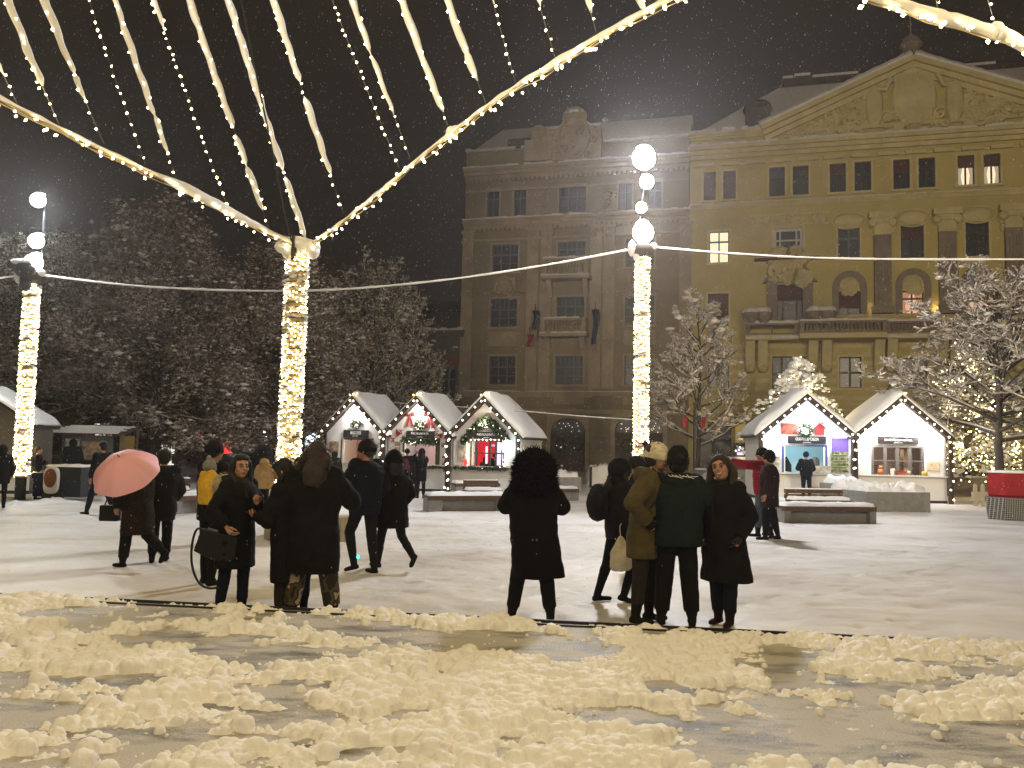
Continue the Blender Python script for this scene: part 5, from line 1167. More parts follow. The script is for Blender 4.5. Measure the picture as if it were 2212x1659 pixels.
# ------------------------------------------------------------------ market stalls: local x along the front, y to the back, z up
def stall(label, base, rz, W, eave, peak, D=2.4, win=None, counter=1.0, sign=None, sign_rect=None, wallm='white_panel', over=.42, bulbs_on=True, grp='white gabled market stalls', roof_snow=.13, bulb_r=.034, back_lit=None, side='white_panel', plain=False, right_post=True):
    t = empty('market_stall', tuple(base), rz); tag(t, label, 'market stall', grp)
    h = W / 2; wx0, wx1, wz0, wz1 = win or (0, 0, 0, 0)
    # front wall with opening
    mb = MB(); ang = math.atan2(peak - eave, h)
    def top(x): return peak - (peak - eave) * abs(x) / h
    xs = sorted({-h, 0.0, h, wx0, wx1})
    for a, b in zip(xs[:-1], xs[1:]):
        if a >= wx0 - 1e-6 and b <= wx1 + 1e-6 and win:
            mb.add([(a, 0, wz1), (b, 0, wz1), (b, 0, top(b)), (a, 0, top(a))], [(0, 1, 2, 3)]); mb.add([(a, 0, counter), (b, 0, counter), (b, 0, wz0), (a, 0, wz0)], [(0, 1, 2, 3)])
        else: mb.add([(a, 0, counter), (b, 0, counter), (b, 0, top(b)), (a, 0, top(a))], [(0, 1, 2, 3)])
    if win:
        for p, q in (((wx0, wz0), (wx1, wz0)), ((wx1, wz0), (wx1, wz1)), ((wx1, wz1), (wx0, wz1)), ((wx0, wz1), (wx0, wz0))): mb.add([(p[0], 0, p[1]), (q[0], 0, q[1]), (q[0], .08, q[1]), (p[0], .08, p[1])], [(0, 1, 2, 3)])
    mb.build('front_wall', wallm, t)
    mb = MB(); mb.box(-h, h, -.04, .0, .10, counter - .03); 
    for k in range(1, 4): x = -h + W * k / 4; mb.box(x - .012, x + .012, -.046, -.04, .10, counter - .03)
    mb.build('lower_panel', 'white_panel', t)
    mb = MB(); mb.box(-h + .02, h - .02, -.22, .1, counter - .03, counter + .02); mb.build('counter', 'white_panel', t)
    mb = MB(); mb.box(-h, h, -.02, D, 0, .10); mb.build('plinth', 'black_metal', t)
    mb = MB()
    for x in (-h, h - .05): mb.add([(x, .0, .1), (x + .05, .0, .1), (x + .05, D, .1), (x, D, .1), (x, .0, eave), (x + .05, 0, eave), (x + .05, D, eave), (x, D, eave)], [(0, 1, 5, 4), (1, 2, 6, 5), (2, 3, 7, 6), (3, 0, 4, 7)])
    mb.add([(-h, D, .1), (h, D, .1), (h, D, eave), (0, D, peak), (-h, D, eave)], [(0, 1, 2, 3, 4)]); mb.build('side_wall', side, t)
    mb = MB(); mb.box(-h + .06, h - .06, .05, D - .05, .10, .14); mb.box(-h + .06, h - .06, D - .12, D - .06, .14, eave); mb.build('inner_wall', back_lit or 'white_inner', t)
    # roof slabs
    rt = .09; n_ = Vector((math.sin(ang), 0, math.cos(ang)))
    rf = MB(); ex = .18
    for sg in (-1, 1):
        a = (0, peak + .05); b = (sg * (h + ex), eave - (peak - eave) / h * ex + .05)
        pl = [a, b, (b[0] + sg * .0, b[1] + rt), (0, a[1] + rt)]
        rf.prism(pl if sg < 0 else pl[::-1], -over, D + .15)
    r = rf.build('roof', 'dark_trim', t)
    # thick snow with a rounded lip
    for sg in (-1, 1):
        n = 16; m_ = 14; V = []
        for i in range(n + 1):
            u = i / n; x = sg * (u * (h + ex + .04)); z = peak + .05 + rt - (peak - eave) / h * abs(x)
            for j in range(m_ + 1):
                v = j / m_; y = -over - .03 + (D + .15 + over + .03) * v
                e = min(1, (min(v, 1 - v) * 11) ** .5, ((1 - u) * 9 + .05) ** .5)
                hh = roof_snow * e * (.85 + .5 * vnoise(np.array([[x * 2.2, y * 2.2, label.__len__()]]), 3)[0])
                V.append((x, y, z + hh / math.cos(ang)))
        b0 = len(V)
        for i in range(n + 1):
            x = sg * (i / n * (h + ex)); z = peak + .05 + rt - (peak - eave) / h * abs(x)
            for j in (0, m_): V.append((x, -over if j == 0 else D + .15, z))
        fs = [(i * (m_ + 1) + j, (i + 1) * (m_ + 1) + j, (i + 1) * (m_ + 1) + j + 1, i * (m_ + 1) + j + 1) for i in range(n) for j in range(m_)]
        for i in range(n): fs.append((b0 + 2 * i, b0 + 2 * i + 2, (i + 1) * (m_ + 1), i * (m_ + 1))); fs.append((b0 + 2 * i + 1, b0 + 2 * i + 3, (i + 1) * (m_ + 1) + m_, i * (m_ + 1) + m_))
        fs.append(tuple([n * (m_ + 1) + j for j in range(m_ + 1)]) + (b0 + 2 * n + 1, b0 + 2 * n))
        mb = MB(); mb.add(V, fs); mb.build('roof_snow', 'snow', r, True)
    # barge boards and posts in front
    bb = MB(); y0, y1 = -over - .025, -over + .03; bw = .17
    for sg in (-1, 1):
        a = (0, peak + .05 + rt); b = (sg * (h + .06), eave + .05 + rt - (peak - eave) / h * .06); pl = [a, b, (b[0], b[1] - bw - .06), (0, a[1] - bw - .06)]
        bb.prism(pl if sg < 0 else pl[::-1], y0, y1)
    if not plain:
        for sg in (-1, 1):
            x = sg * (h - .0); bb.box(x - .07, x + .07, -over - .02, -over + .10, 0, eave - .05)
        bb.build('barge_board', 'dark_trim', t)
    if bulbs_on:
        pts = []
        N = int(h / math.cos(ang) / .33)
        for sg in (-1, 1):
            for k in range(N + 1): u = (k + .3) / (N + .6); pts.append((sg * u * h, y0 - .03, peak + .0 - (peak - eave) * u + RNG.uniform(-.02, .02)))
            for k in range(7):
                z = .18 + (eave - .35) * k / 6
                if right_post or sg < 0: pts.append((sg * h + RNG.choice((-.05, .05)), -over - .06, z + RNG.uniform(-.04, .04)))
        bp = MB()
        for p in pts: bp.ball(p, bulb_r, 8, 6)
        bp.build('bulb_chain', 'bulb_round', t, True)
        bp = MB()
        for p in ((-.1, y0, peak + .16), (.06, y0, peak + .2), (.16, y0 + .1, peak + .22)): bp.ball(p, .03, 8, 6)
        bp.build('gold_bulbs', 'bulb_gold', t, True)
    if sign:
        x0, x1, z0, z1 = sign_rect; mb = MB(); mb.box(x0, x1, -.07, -.01, z0, z1); sb = mb.build('name_board', 'sign_black', t)
        w = x1 - x0; text_mesh(sign[0], w * sign[2], (z1 - z0) * .42, 'sign_white', sb, ((x0 + x1) / 2, -.076, z0 + (z1 - z0) * .62))
        text_mesh(sign[1], w * .22, (z1 - z0) * .16, 'sign_white', sb, ((x0 + x1) / 2, -.076, z0 + (z1 - z0) * .20))
        if len(sign) > 3:
            m2 = MB()
            for sg in (-1, 1): xx = (x0 + x1) / 2 + sg * w * .42; m2.box(xx - w * .035, xx + w * .035, -.076, -.072, z1 - .085, z1 - .07)
            m2.build('red_marks', 'red_cloth', sb)
    return t
def frames(par, r, xs, mt='frame_brown', y=.03, t=.05, zmid=None):
    x0, x1, z0, z1 = r; mb = MB(); mb.box(x0, x1, y - .03, y + .03, z1 - t, z1); mb.box(x0, x0 + t, y - .031, y + .031, z0, z1 - t); mb.box(x1 - t, x1, y - .031, y + .031, z0, z1 - t)
    for x in xs: mb.box(x - t * .6, x + t * .6, y - .028, y + .028, z0, z1 - t)
    if zmid: 
        e = [x0 + t] + [x for x in xs] + [x1 - t]
        for a, b in zip(e[:-1], e[1:]): mb.box(a, b, y - .02, y + .02, zmid - .025, zmid + .025)
    return mb.build('window_frame', mt, par)
def box_obj(name, r, mt, par=None, loc=None):
    mb = MB(); mb.box(*r); return mb.build(name, mt, par, loc=loc)
mat('shelf_glass', (.35, .37, .30), .3, vary=.8, vscale=14)
mat('jar_green', (.16, .20, .05), .3, island=.6); mat('plum_panel', (.10, .05, .22), .6); mat('blue_frame', (.05, .08, .22), .5)
ROT3 = math.radians(-20)
def stall_base(x, y, Y): p = at(x, y, Y); p.z = 0; return p
dx3 = Vector((math.cos(ROT3), math.sin(ROT3), 0))
W3 = 2.72; c3 = stall_base(1049, 1062, 31.2); cs = [c3 - dx3 * (W3 + .04) * 2, c3 - dx3 * (W3 + .04), c3]
def to_local(base, rz, p): q = Vector(p) - Vector(base); return (q.x * math.cos(-rz) - q.y * math.sin(-rz), q.x * math.sin(-rz) + q.y * math.cos(-rz), q.z)
# stall 1: dark opening with a peach lit room
eL, pL = 2.15, 3.48
s1 = stall('left white gabled market stall with a small wreath and a peach lit room', cs[0], ROT3, W3, eL, pL, win=(-.55, .72, 1.02, 1.95), sign=('MUSTOTEI', 'povestea', .42), sign_rect=(-.55, .55, 1.98, 2.28), back_lit=mat('peach_wall', (.75, .45, .33), .7), bulb_r=.034)
frames(s1, (-.70, .78, 1.02, 1.97), [.68], t=.07); wreath(s1, (.0, -.08, 2.52), .15, .09, lights=5, seed=2)
box_obj('poster', (-1.2, -.78, -.03, -.012, 1.35, 1.82), 'picture_a', s1); box_obj('pinned_cards', (.88, 1.18, -.03, -.012, 1.1, 1.8), 'picture_pale', s1)
mb = MB(); mb.ball((.0, -.12, 2.74), (.05, .05, .05)); mb.tube([(0, 0, 2.78), (0, -.12, 2.78)], .015, 6); mb.build('gable_lamp', mat('stall_lamp', (1, 1, 1), .5, emit=(1, .96, .95), estr=30), s1)
# stall 2: red bows
s2 = stall('middle of the three left market stalls, with red bows and a garland', cs[1], ROT3, W3, eL, pL, win=(-.62, .78, 1.02, 1.98), sign=('POEȚA&CUMETRUȚA', 'colindătorii', .62), sign_rect=(-.55, .62, 2.0, 2.28), back_lit=mat('pink_wall', (.78, .62, .62), .7))
frames(s2, (-.72, .86, 1.02, 2.0), [.72], t=.08)
for x, z, s in ((-.42, 2.86, .42), (.42, 2.88, .5), (-.80, 2.30, .16), (-1.12, 1.98, .16), (.74, 2.27, .16), (1.14, 2.0, .16), (-1.12, 1.45, .2), (1.14, 1.30, .26), (1.14, 1.02, .26)): bow(s2, (x, -.03, z), s)
mb = MB(); mb.add([(-1.02, -.03, 2.34), (-.78, -.03, 2.17), (-.98, -.03, 2.02)], [(0, 1, 2)]); mb.add([(1.0, -.03, 2.24), (.76, -.03, 2.16), (.92, -.03, 1.98)], [(0, 1, 2)]); mb.build('red_pennants', 'red_cloth', s2)
wreath(s2, (.03, -.08, 2.52), .17, .10, lights=7, seed=4); wreath(s2, None, .8, .12, 'hatch_garland', 10, seed=6, path=[(-.66, -.1, 1.95), (-.3, -.1, 1.86), (.0, -.1, 1.90), (.4, -.1, 1.86), (.78, -.1, 1.92)])
wreath(s2, None, .9, .07, 'counter_garland', 0, seed=9, path=[(-1.2, -.2, .93), (0, -.24, .93), (1.25, -.2, .93)])
for a in ((-1.05, -.82, 1.70, 1.86), (-1.05, -.82, 1.48, 1.64), (.92, 1.16, 1.68, 1.84)): box_obj('poster', (a[0], a[1], -.03, -.012, a[2], a[3]), 'picture_a', s2)
box_obj('heater_glow', (.42, .66, 1.2, 1.3, 1.22, 1.45), 'orange_lit', s2); box_obj('heater', (.38, .70, 1.12, 1.4, 1.02, 1.21), 'wood', s2)
mb = MB(); mb.ball((.02, -.12, 2.78), (.05, .05, .05)); mb.tube([(.02, 0, 2.83), (.02, -.12, 2.83)], .015, 6); mb.build('gable_lamp', 'stall_lamp', s2)
# stall 3: garland arch, glowing disc
s3 = stall('right of the three left stalls, with a garland arch and glowing disc sign', cs[2], ROT3, W3, eL, pL, win=(-.50, .70, 1.02, 1.98), sign=('POEZIANORULUI&AȚIOSE', 'povestea', .74), sign_rect=(-.50, .52, 2.02, 2.28), back_lit='red_lit', bulb_r=.032)
frames(s3, (-.66, .72, 1.02, 2.0), [-.40, .12, .36], 'frame_brown', t=.06, zmid=1.5)
wreath(s3, None, 2.6, .14, 'garland_arch', 40, seed=12, path=[(-.90, -.1, 1.90), (-.62, -.1, 2.25), (-.30, -.1, 2.55), (.0, -.1, 2.72), (.25, -.1, 2.58), (.52, -.1, 2.28), (.86, -.1, 1.95)])
wreath(s3, (.0, -.12, 2.62), .14, .09, 'gable_wreath', 16, seed=13); wreath(s3, None, 1.0, .08, 'counter_garland', 3, seed=14, path=[(-1.25, -.2, .96), (0, -.24, .94), (.9, -.2, .96)])
mb = MB()
for k in range(12): mb.ball((-.74 + RNG.uniform(-.03, .03), -.1, 1.05 + k * .075), .022, 6, 5); mb.ball((.77 + RNG.uniform(-.03, .03), -.1, 1.05 + k * .075), .022, 6, 5)
for k in range(9): mb.ball((-.6 + k * .16, -.12, 1.99 + RNG.uniform(-.02, .02)), .024, 6, 5)
mb.build('hatch_lights', 'bulb_round', s3, True)
mb = MB(); mb.tube([(1.02, -.46, 1.76), (1.02, -.56, 1.76)], .235, 24); mb.build('disc_sign', mat('disc_lit', (.9, .95, 1), .5, emit=(.80, .93, 1), estr=9), s3)
for a in ((.16, .34), (.40, .66)): box_obj('lit_pane', (a[0], a[1], .6, .62, 1.05, 1.92), 'violet_lit', s3)
box_obj('lit_pane', (-.28, -.20, .6, .62, 1.1, 1.75), 'violet_lit', s3); box_obj('red_figure', (-.82, -.72, -.18, -.1, 1.03, 1.26), 'red_neon', s3); box_obj('menu_strip', (-1.15, -.85, -.03, -.012, 1.15, 1.75), 'picture_pale', s3)
text_mesh('Cola', .26, .10, 'sign_white', s3, (-.15, .9, 1.80), 'fridge_lettering')
mb = MB(); mb.ball((-.0, -.14, 2.62), (.07, .05, .10)); mb.build('gable_lamp', mat('yellow_lamp', (1, .9, .7), .5, emit=(1, .83, .5), estr=22), s3)
for s, c, pw, b in ((s1, (1, .93, .93), 60, (.0, -.30, 2.80)), (s2, (1, .90, .82), 60, (.02, -.30, 2.84)), (s3, (1, .84, .66), 34, (.0, -.35, 2.7))): lamp('gable_light', 'POINT', b, pw, c, .05, parent=s)
for s, c, pw in ((s1, (1, .72, .52), 40), (s2, (1, .80, .72), 60), (s3, (.72, .65, 1), 8)): lamp('room_light', 'POINT', (0, .9, 1.9), pw, c, .1, parent=s)
lamp('disc_light', 'POINT', (1.02, -.75, 1.76), 9, (.8, .93, 1), .15, parent=s3)
# right pair
ROT2 = math.radians(-4); W2 = 3.42
c5 = stall_base(1943, 1083, 31.6); dx2 = Vector((math.cos(ROT2), math.sin(ROT2), 0)); c4 = c5 - dx2 * (W2 + .05)
eR, pR = 2.42, 3.86
s4 = stall('blue-white lit market stall with shelves of jars and a gable picture of a red house', c4, ROT2, W2, eR, pR, win=(-.72, .72, 1.02, 2.02), sign=('GUSTUL&POEZIA', 'colindător', .62, 1), sign_rect=(-.62, .78, 2.12, 2.40), back_lit=mat('ice_wall', (.55, .72, .75), .6), roof_snow=.2, bulb_r=.032)
frames(s4, (-.85, .85, 1.02, 2.10), [], 'blue_frame', t=.09)
box_obj('gable_picture', (-.88, -.25, -.04, -.012, 2.46, 2.88), 'picture_red', s4); 
mb = MB(); mb.box(.38, .72, -.04, -.012, 2.46, 2.70); mb.add([(.30, -.045, 2.70), (.80, -.045, 2.70), (.55, -.045, 2.92)], [(0, 1, 2)]); mb.build('house_picture', mat('red_house', (.30, .03, .03), .6, vary=.5, vscale=9), s4)
wreath(s4, (.02, -.1, 2.62), .20, .10, lights=8, seed=21); box_obj('plum_panel', (1.0, 1.62, -.03, -.012, 1.75, 2.35), 'plum_panel', s4); bow(s4, (.58, -.05, 2.90), .18)
rg = random.Random(5); sh = MB(); jr = MB()
for k in range(4):
    z = 1.06 + k * .22; sh.box(.95, 1.62, -.20, -.01, z, z + .02)
    for j in range(9):
        for yy in (-.15, -.07): x = .99 + j * .07; hh = rg.uniform(.09, .15); jr.tube([(x, yy, z + .02), (x, yy, z + hh * .75), (x, yy, z + hh * .8), (x, yy, z + hh)], [.026, .026, .018, .018], 7)
sf = sh.build('shelf', 'shelf_glass', s4); jr.build('jars', 'jar_green', sf)
sh = MB()
for k in range(3): sh.box(-1.62, -.95, -.16, -.01, 1.08 + k * .26, 1.10 + k * .26); 
for k in range(16): sh.ball((-1.56 + rg.random() * .55, -.1, 1.13 + .26 * rg.randint(0, 2)), (.05, .04, .04), 7, 5)
sh.build('goods_shelf', 'shelf_glass', s4)
mb = MB(); mb.tube([(.52, .5, 1.05), (.52, .5, 1.55)], .17, 16); mb.tube([(.52, .5, 1.55), (.52, .5, 1.62)], [.17, .05], 16); mb.build('steel_urn', 'grey_metal', s4)
mb = MB(); mb.tube([(-.55, .4, 1.05), (-.52, .4, 1.3), (-.62, .4, 1.6)], [.17, .14, .06], 12); mb.build('hanging_sack', 'green_dark', s4); box_obj('picture_card', (.28, .86, -.3, -.27, 1.03, 1.30), 'picture_pale', s4)
mb = MB(); mb.ball((.0, -.16, 2.95), (.06, .05, .06)); mb.build('gable_lamp', 'stall_lamp', s4)
s5 = stall('brightly lit white cafe stall with a four-pane dark window and cups on its counter, rightmost', c5, ROT2, W2, eR, pR, win=(-.95, .85, 1.02, 2.10), sign=('CAFETĂRIA&VISĂRIA', 'colindătorilor', .68, 1), sign_rect=(-.78, .70, 2.18, 2.44), back_lit=mat('cafe_wall', (.55, .42, .36), .7), roof_snow=.2, bulb_r=.032)
frames(s5, (-1.02, .92, 1.02, 2.14), [-.50, -.05, .40], mat('grey_frame', (.13, .12, .11), .6), t=.10, zmid=1.55)
box_obj('fridge_shelf', (.45, .80, .7, 1.1, .2, 2.0), 'picture_a', s5); box_obj('poster', (1.0, 1.45, -.03, -.012, 1.22, 1.55), mat('poster_cream', (.62, .52, .34), .6, vary=.4, vscale=8), s5)
mb = MB(); mb.tube([(.12, .5, 1.85), (.12, .5, 1.55)], [.09, .07], 10); mb.tube([(.12, .5, 1.55), (.15, .45, 1.42), (.28, .42, 1.38)], .02, 6); mb.build('wall_phone', 'black_metal', s5)
def on_counter(name, s, x, mk, lab, cat, mt, y=-.12):
    mb = MB(); mk(mb); o = mb.build(name, mt, None, name not in ('crate', 'box')); p = s.matrix_world @ Vector((0, 0, 0)); rz = s.rotation_euler.z
    o.location = Vector(s.location) + Vector((x * math.cos(rz) - y * math.sin(rz), x * math.sin(rz) + y * math.cos(rz), 1.022)); o.rotation_euler = (0, 0, rz); tag(o, lab, cat); return o
on_counter('paper_cup', s5, .32, lambda m_: m_.tube([(0, 0, 0), (0, 0, .16)], [.045, .06], 12), 'white paper cup on the cafe stall counter right of the red crate', 'cup', 'cream_knit')
on_counter('crate', s5, -.0, lambda m_: (m_.box(-.18, .18, -.1, .1, 0, .14), m_.box(-.2, .2, -.11, .11, .14, .16)), 'red slatted crate in the middle of the cafe stall counter', 'crate', 'picture_red')
on_counter('box', s5, -.22, lambda m_: m_.box(-.08, .08, -.01, .01, 0, .24), 'small white card standing behind the red crate on the cafe counter', 'card', 'sign_white', .03)
on_counter('jug', s5, -.72, lambda m_: (m_.rings([(0, 0, 0, .10, .09), (0, 0, .12, .12, .1), (0, 0, .2, .08, .07)], 12), m_.box(-.05, .07, -.02, .02, .19, .34)), 'orange-brown jug with black top at the left end of the cafe counter', 'jug', mat('orange_glaze', (.45, .15, .04), .4))
on_counter('bread_bag', s5, .88, lambda m_: m_.rings([(0, 0, 0, .10, .06), (0, 0, .1, .12, .07), (0, 0, .16, .08, .04)], 12), 'yellow paper bag at the right end of the cafe counter', 'bag', mat('yellow_paper', (.6, .38, .08), .6))
for s, c, pw, b in ((s4, (.78, .88, 1), 100, (.0, -.42, 2.9)), (s4, (.70, .86, 1), 40, (-1.2, -.5, 2.2)), (s4, (.70, .84, 1), 40, (1.2, -.5, 2.2)), (s5, (1, .93, .88), 170, (-.35, -.42, 3.0)), (s5, (1, .93, .88), 90, (.9, -.42, 2.5)), (s5, (1, .93, .88), 90, (-1.1, -.42, 2.4))): lamp('gable_light', 'POINT', b, pw, c, .05, parent=s)
lamp('room_light', 'POINT', (0, .7, 1.95), 75, (.62, .88, 1), .1, parent=s4); lamp('room_light', 'POINT', (0, 1.0, 1.95), 12, (1, .8, .66), .1, parent=s5)
# glowing coronas around the stall bulbs come only from their light on the boards
# far left stall seen from behind, with a pale plastered gable
bL = stall_base(-45, 1062, 25.5)
sL = stall('pale grey closed market stall cut by the left picture edge behind the left lit post', bL, math.radians(14), 2.7, 2.1, 3.0, 2.2, bulbs_on=False, plain=True, grp=None, wallm='stucco_grey', side='stucco_grey')
mb = MB(); mb.box(-1.35, -.2, -.08, -.04, 1.75, 1.85); mb.box(-1.35, 1.35, -.10, -.05, .50, .78); mb.build('dark_rail', 'black_metal', sL)
# small open booth behind the umbrella pair
bB = stall_base(138, 1030, 30); tB = empty('booth', tuple(bB), .1); tag(tB, 'small open booth with slatted snowy canopy and pinned pictures, left of the pink umbrella', 'booth')
mb = MB(); mb.box(-.75, -.68, 0, .07, 0, 1.9); mb.box(1.9, 1.97, 0, .07, 0, 1.9); mb.box(-.75, -.68, 1.5, 1.57, 0, 2.1); mb.box(1.9, 1.97, 1.5, 1.57, 0, 2.1); mb.build('booth_frame', 'grey_metal', tB)
mb = MB()
for k in range(6): mb.cbox((.6, -.2 + k * .32, 1.9 + k * .05), (3.0, .16, .03), rx=.15)
sl = mb.build('canopy_slats', 'frame_brown', tB); mb = MB()
for k in range(6): mb.cbox((.6 + RNG.uniform(-.3, .3), -.2 + k * .32, 1.935 + k * .05), (2.3, .13, .04), rx=.15)
mb.build('canopy_snow', 'snow_fine', sl)
box_obj('back_panel', (-.7, 1.1, 1.45, 1.5, .9, 1.85), 'stucco_grey', tB); box_obj('pinned_pictures', (-.6, -.1, 1.40, 1.44, 1.0, 1.7), 'picture_pale', tB); box_obj('toys', (.05, .8, 1.30, 1.42, .95, 1.6), 'picture_a', tB); box_obj('yellow_side', (1.35, 1.88, 1.40, 1.44, .8, 1.85), mat('ochre_panel', (.30, .20, .05), .7), tB)
lamp('booth_light', 'POINT', (.4, .6, 1.75), 3, (1, .85, .6), .05, parent=tB)
# ------------------------------------------------------------------ benches, planters and street things
def snow_pad(par, x0, x1, y0, y1, z, h, seed, name='seat_snow', mt='snow', rag=.35):
    nx, ny = max(6, int((x1 - x0) / .05)), max(6, int((y1 - y0) / .05)); V = []
    X = np.linspace(x0, x1, nx + 1); Y = np.linspace(y0, y1, ny + 1)
    G = np.array([(x, y, seed) for x in X for y in Y]); nz = fbm(G * np.array([4, 4, 1]), seed, 3)
    u = np.repeat(np.linspace(0, 1, nx + 1), ny + 1); v = np.tile(np.linspace(0, 1, ny + 1), nx + 1)
    e = np.clip(np.minimum(np.minimum(u, 1 - u) * (x1 - x0), np.minimum(v, 1 - v) * (y1 - y0)) / .06, 0, 1) ** .5
    Z = z - .004 + e * h * np.clip(.6 + (nz - .5) * 2 * rag + .3, .15, 1.6)
    G[:, 2] = Z; a = (np.arange(nx)[:, None] * (ny + 1) + np.arange(ny)[None]).ravel()
    return np_mesh(name, G, np.stack([a, a + ny + 1, a + ny + 2, a + 1], 1), mt, par, True)
def bench(label, a, b, depth=.5, h=.42, back=False, backh=.75, cm='concrete', end=.22, grp='low snowy benches in the square', backoff=.15, slab=False):
    a = Vector(a); b = Vector(b); a.z = b.z = 0; d = b - a; L = d.length; rz = math.atan2(d.y, d.x); t = empty('bench', tuple(a), rz); tag(t, label, 'bench', grp)
    mb = MB(); mb.box(0, end, 0, depth, 0, h - .06); mb.box(L - end, L, 0, depth, 0, h - .06); 
    if slab: mb.box(end, L - end, .03, depth, 0, h - .06)
    else: mb.box(end, L - end, depth * .3, depth * .9, 0, h - .14)
    mb.build('support', cm, t)
    mb = MB()
    for k in range(4): mb.box(-.01, L + .01, depth * k / 4 + .01 - (.02 if k == 0 else 0), depth * (k + 1) / 4 - .01, h - .06 if k else h - .12, h)
    mb.build('seat', 'wood', t); snow_pad(t, .0, L, 0, depth, h, .11, int(L * 10) + 3)
    if back:
        mb = MB(); y = depth + backoff
        for z in (h + .08, h + .24): mb.cbox((L / 2, y, z), (L, .04, .13), rx=-.1)
        for x in (.1, L - .1): mb.box(x - .03, x + .03, y - .0, y + .05, .2, h + .3)
        mb.build('backrest', 'wood', t); snow_pad(t, 0, L, y - .04, y + .04, h + .30, .05, int(L * 10) + 9, 'backrest_snow')
    return t
bench('long low bench with dark wooden edge, nearest one before the blue lit stall', gp(1694, 1130), gp(1893, 1131), .5, .42, end=.18)
bench('dark slatted bench with a backrest just behind the nearest right bench', gp(1712, 1108), gp(1840, 1109), .42, .38, True, grp='low snowy benches in the square', backoff=.06)
bench('long low bench with concrete ends left of the fur hooded woman', gp(926, 1106), gp(1100, 1104), .5, .42, end=.38)
bench('bench with brown backrest slats behind the long low bench at the middle', gp(1008, 1084), gp(1085, 1084), .4, .36, True, backoff=.05)
bench('farther grey bench below the garland arch stall', gp(985, 1070), gp(1110, 1068), .4, .42, slab=True)
bench('low bench behind the man in the black coat at left', gp(370, 1112), gp(452, 1106), .5, .42, end=.3)
bench('small bench with backrest slats beside the yellow jacket at left', gp(373, 1086), gp(408, 1086), .4, .36, True, backoff=.05)
bench('pale snowy bench right of the fur hooded woman by the arched doors', gp(1195, 1082), gp(1250, 1082), .45, .40, slab=True)
# concrete planter beds filled with snow
def planter_bed(label, a, b, depth, h, seed):
    a = Vector(a); b = Vector(b); d = b - a; L = d.length; t = empty('planter_box', tuple(a), math.atan2(d.y, d.x)); tag(t, label, 'planter', 'concrete planter beds')
    mb = MB(); mb.box(0, L, 0, .12, 0, h); mb.box(0, L, depth - .12, depth, 0, h); mb.box(0, .12, .12, depth - .12, 0, h); mb.box(L - .12, L, .12, depth - .12, 0, h); mb.box(.12, L - .12, .12, depth - .12, 0, h - .12); mb.build('planter_wall', 'concrete', t)
    snow_pad(t, .06, L - .06, .06, depth - .06, h - .11, .30, seed, 'planter_snow', 'snow', .8); snow_pad(t, 0, L, 0, .12, h, .03, seed + 1, 'rim_snow'); return t
planter_bed('wide concrete planter bed heaped with snow before the cafe stall', gp(1872, 1106), gp(2010, 1107), 2.2, .62, 12)
planter_bed('concrete planter edge with blue-lit snow between the two right stalls', gp(1832, 1092), gp(1872, 1092), 1.5, .72, 14)
planter_bed('grey concrete block planter between bench and benches right of the fur hooded woman', gp(1140, 1064), gp(1255, 1064), 1.0, .60, 15)
# round planter clad in pale boards, round the nearest lit post
pc = gp(648, 1172); pc.y += .72
t = empty('round_planter', tuple(pc)); tag(t, 'round planter clad in pale vertical boards at the foot of the nearest lit post', 'planter')
mb = MB(); n = 44; rr_ = .80
for k in range(n):
    a = 2 * PI * k / n; mb.cbox((rr_ * math.cos(a), rr_ * math.sin(a), .20), (.03, 2 * PI * rr_ / n - .012, .40), rz=a)
mb.build('cladding', 'wood_pale', t)
mb = MB(); mb.tube([(0, 0, 0), (0, 0, .39)], rr_ - .03, 32); mb.build('core', 'dark_trim', t)
mb = MB(); mb.rings([(0, 0, .40, rr_ + .03, rr_ + .03), (0, 0, .43, rr_ + .03, rr_ + .03)], 36); mb.build('rim', 'wood_pale', t)
mb = MB(); mb.rings([(0, 0, .43, rr_ + .03, rr_ + .03), (0, 0, .475, rr_ + .05, rr_ + .04), (0, 0, .51, rr_ - .05, rr_ - .06), (0, 0, .53, .3, .3)], 36); mb.build('planter_snow', 'snow', t, True)
# bollards
for k, (x, y0_, y1_, Y) in enumerate(((388, 998, 1022, 43), (439, 998, 1022, 43), (1213, 1006, 1026, 40), (1276, 1008, 1032, 38))):
    p = at(x, y1_, Y); h = at(x, y0_, Y).z; o = empty('bollard', (p.x, p.y, 0)); tag(o, ('thin pale bollard in the left snow bank, %s of two' % ('left' if k == 0 else 'right')) if k < 2 else ('thin bollard %s the snow bank before the arched doors' % ('left of' if k == 2 else 'standing in')), 'bollard', 'street bollards')
    mb = MB(); mb.tube([(0, 0, 0), (0, 0, h)], .045 if k != 3 else .06, 8); mb.build('shaft', 'grey_metal' if k != 3 else 'black_metal', o); mb = MB(); mb.ball((0, 0, h), (.06, .06, .05), 8, 5); mb.build('snow_cap', 'snow_fine', o)
# picket fence
f0 = gp(2098, 1108 - 17); f0 = gp(2104, 1094); t = empty('picket_fence', tuple(f0), .0); tag(t, 'short cream picket fence beside the red-topped crate at right', 'fence')
mb = MB()
for k in range(6): x = k * .27; mb.prism([(x, 0), (x + .13, 0), (x + .13, .72), (x + .10, .80), (x + .03, .80), (x, .72)][::-1], 0, .03)
mb.box(-.05, 1.6, .03, .06, .2, .52); mb.build('pickets', mat('cream_paint', (.42, .36, .26), .7), t)
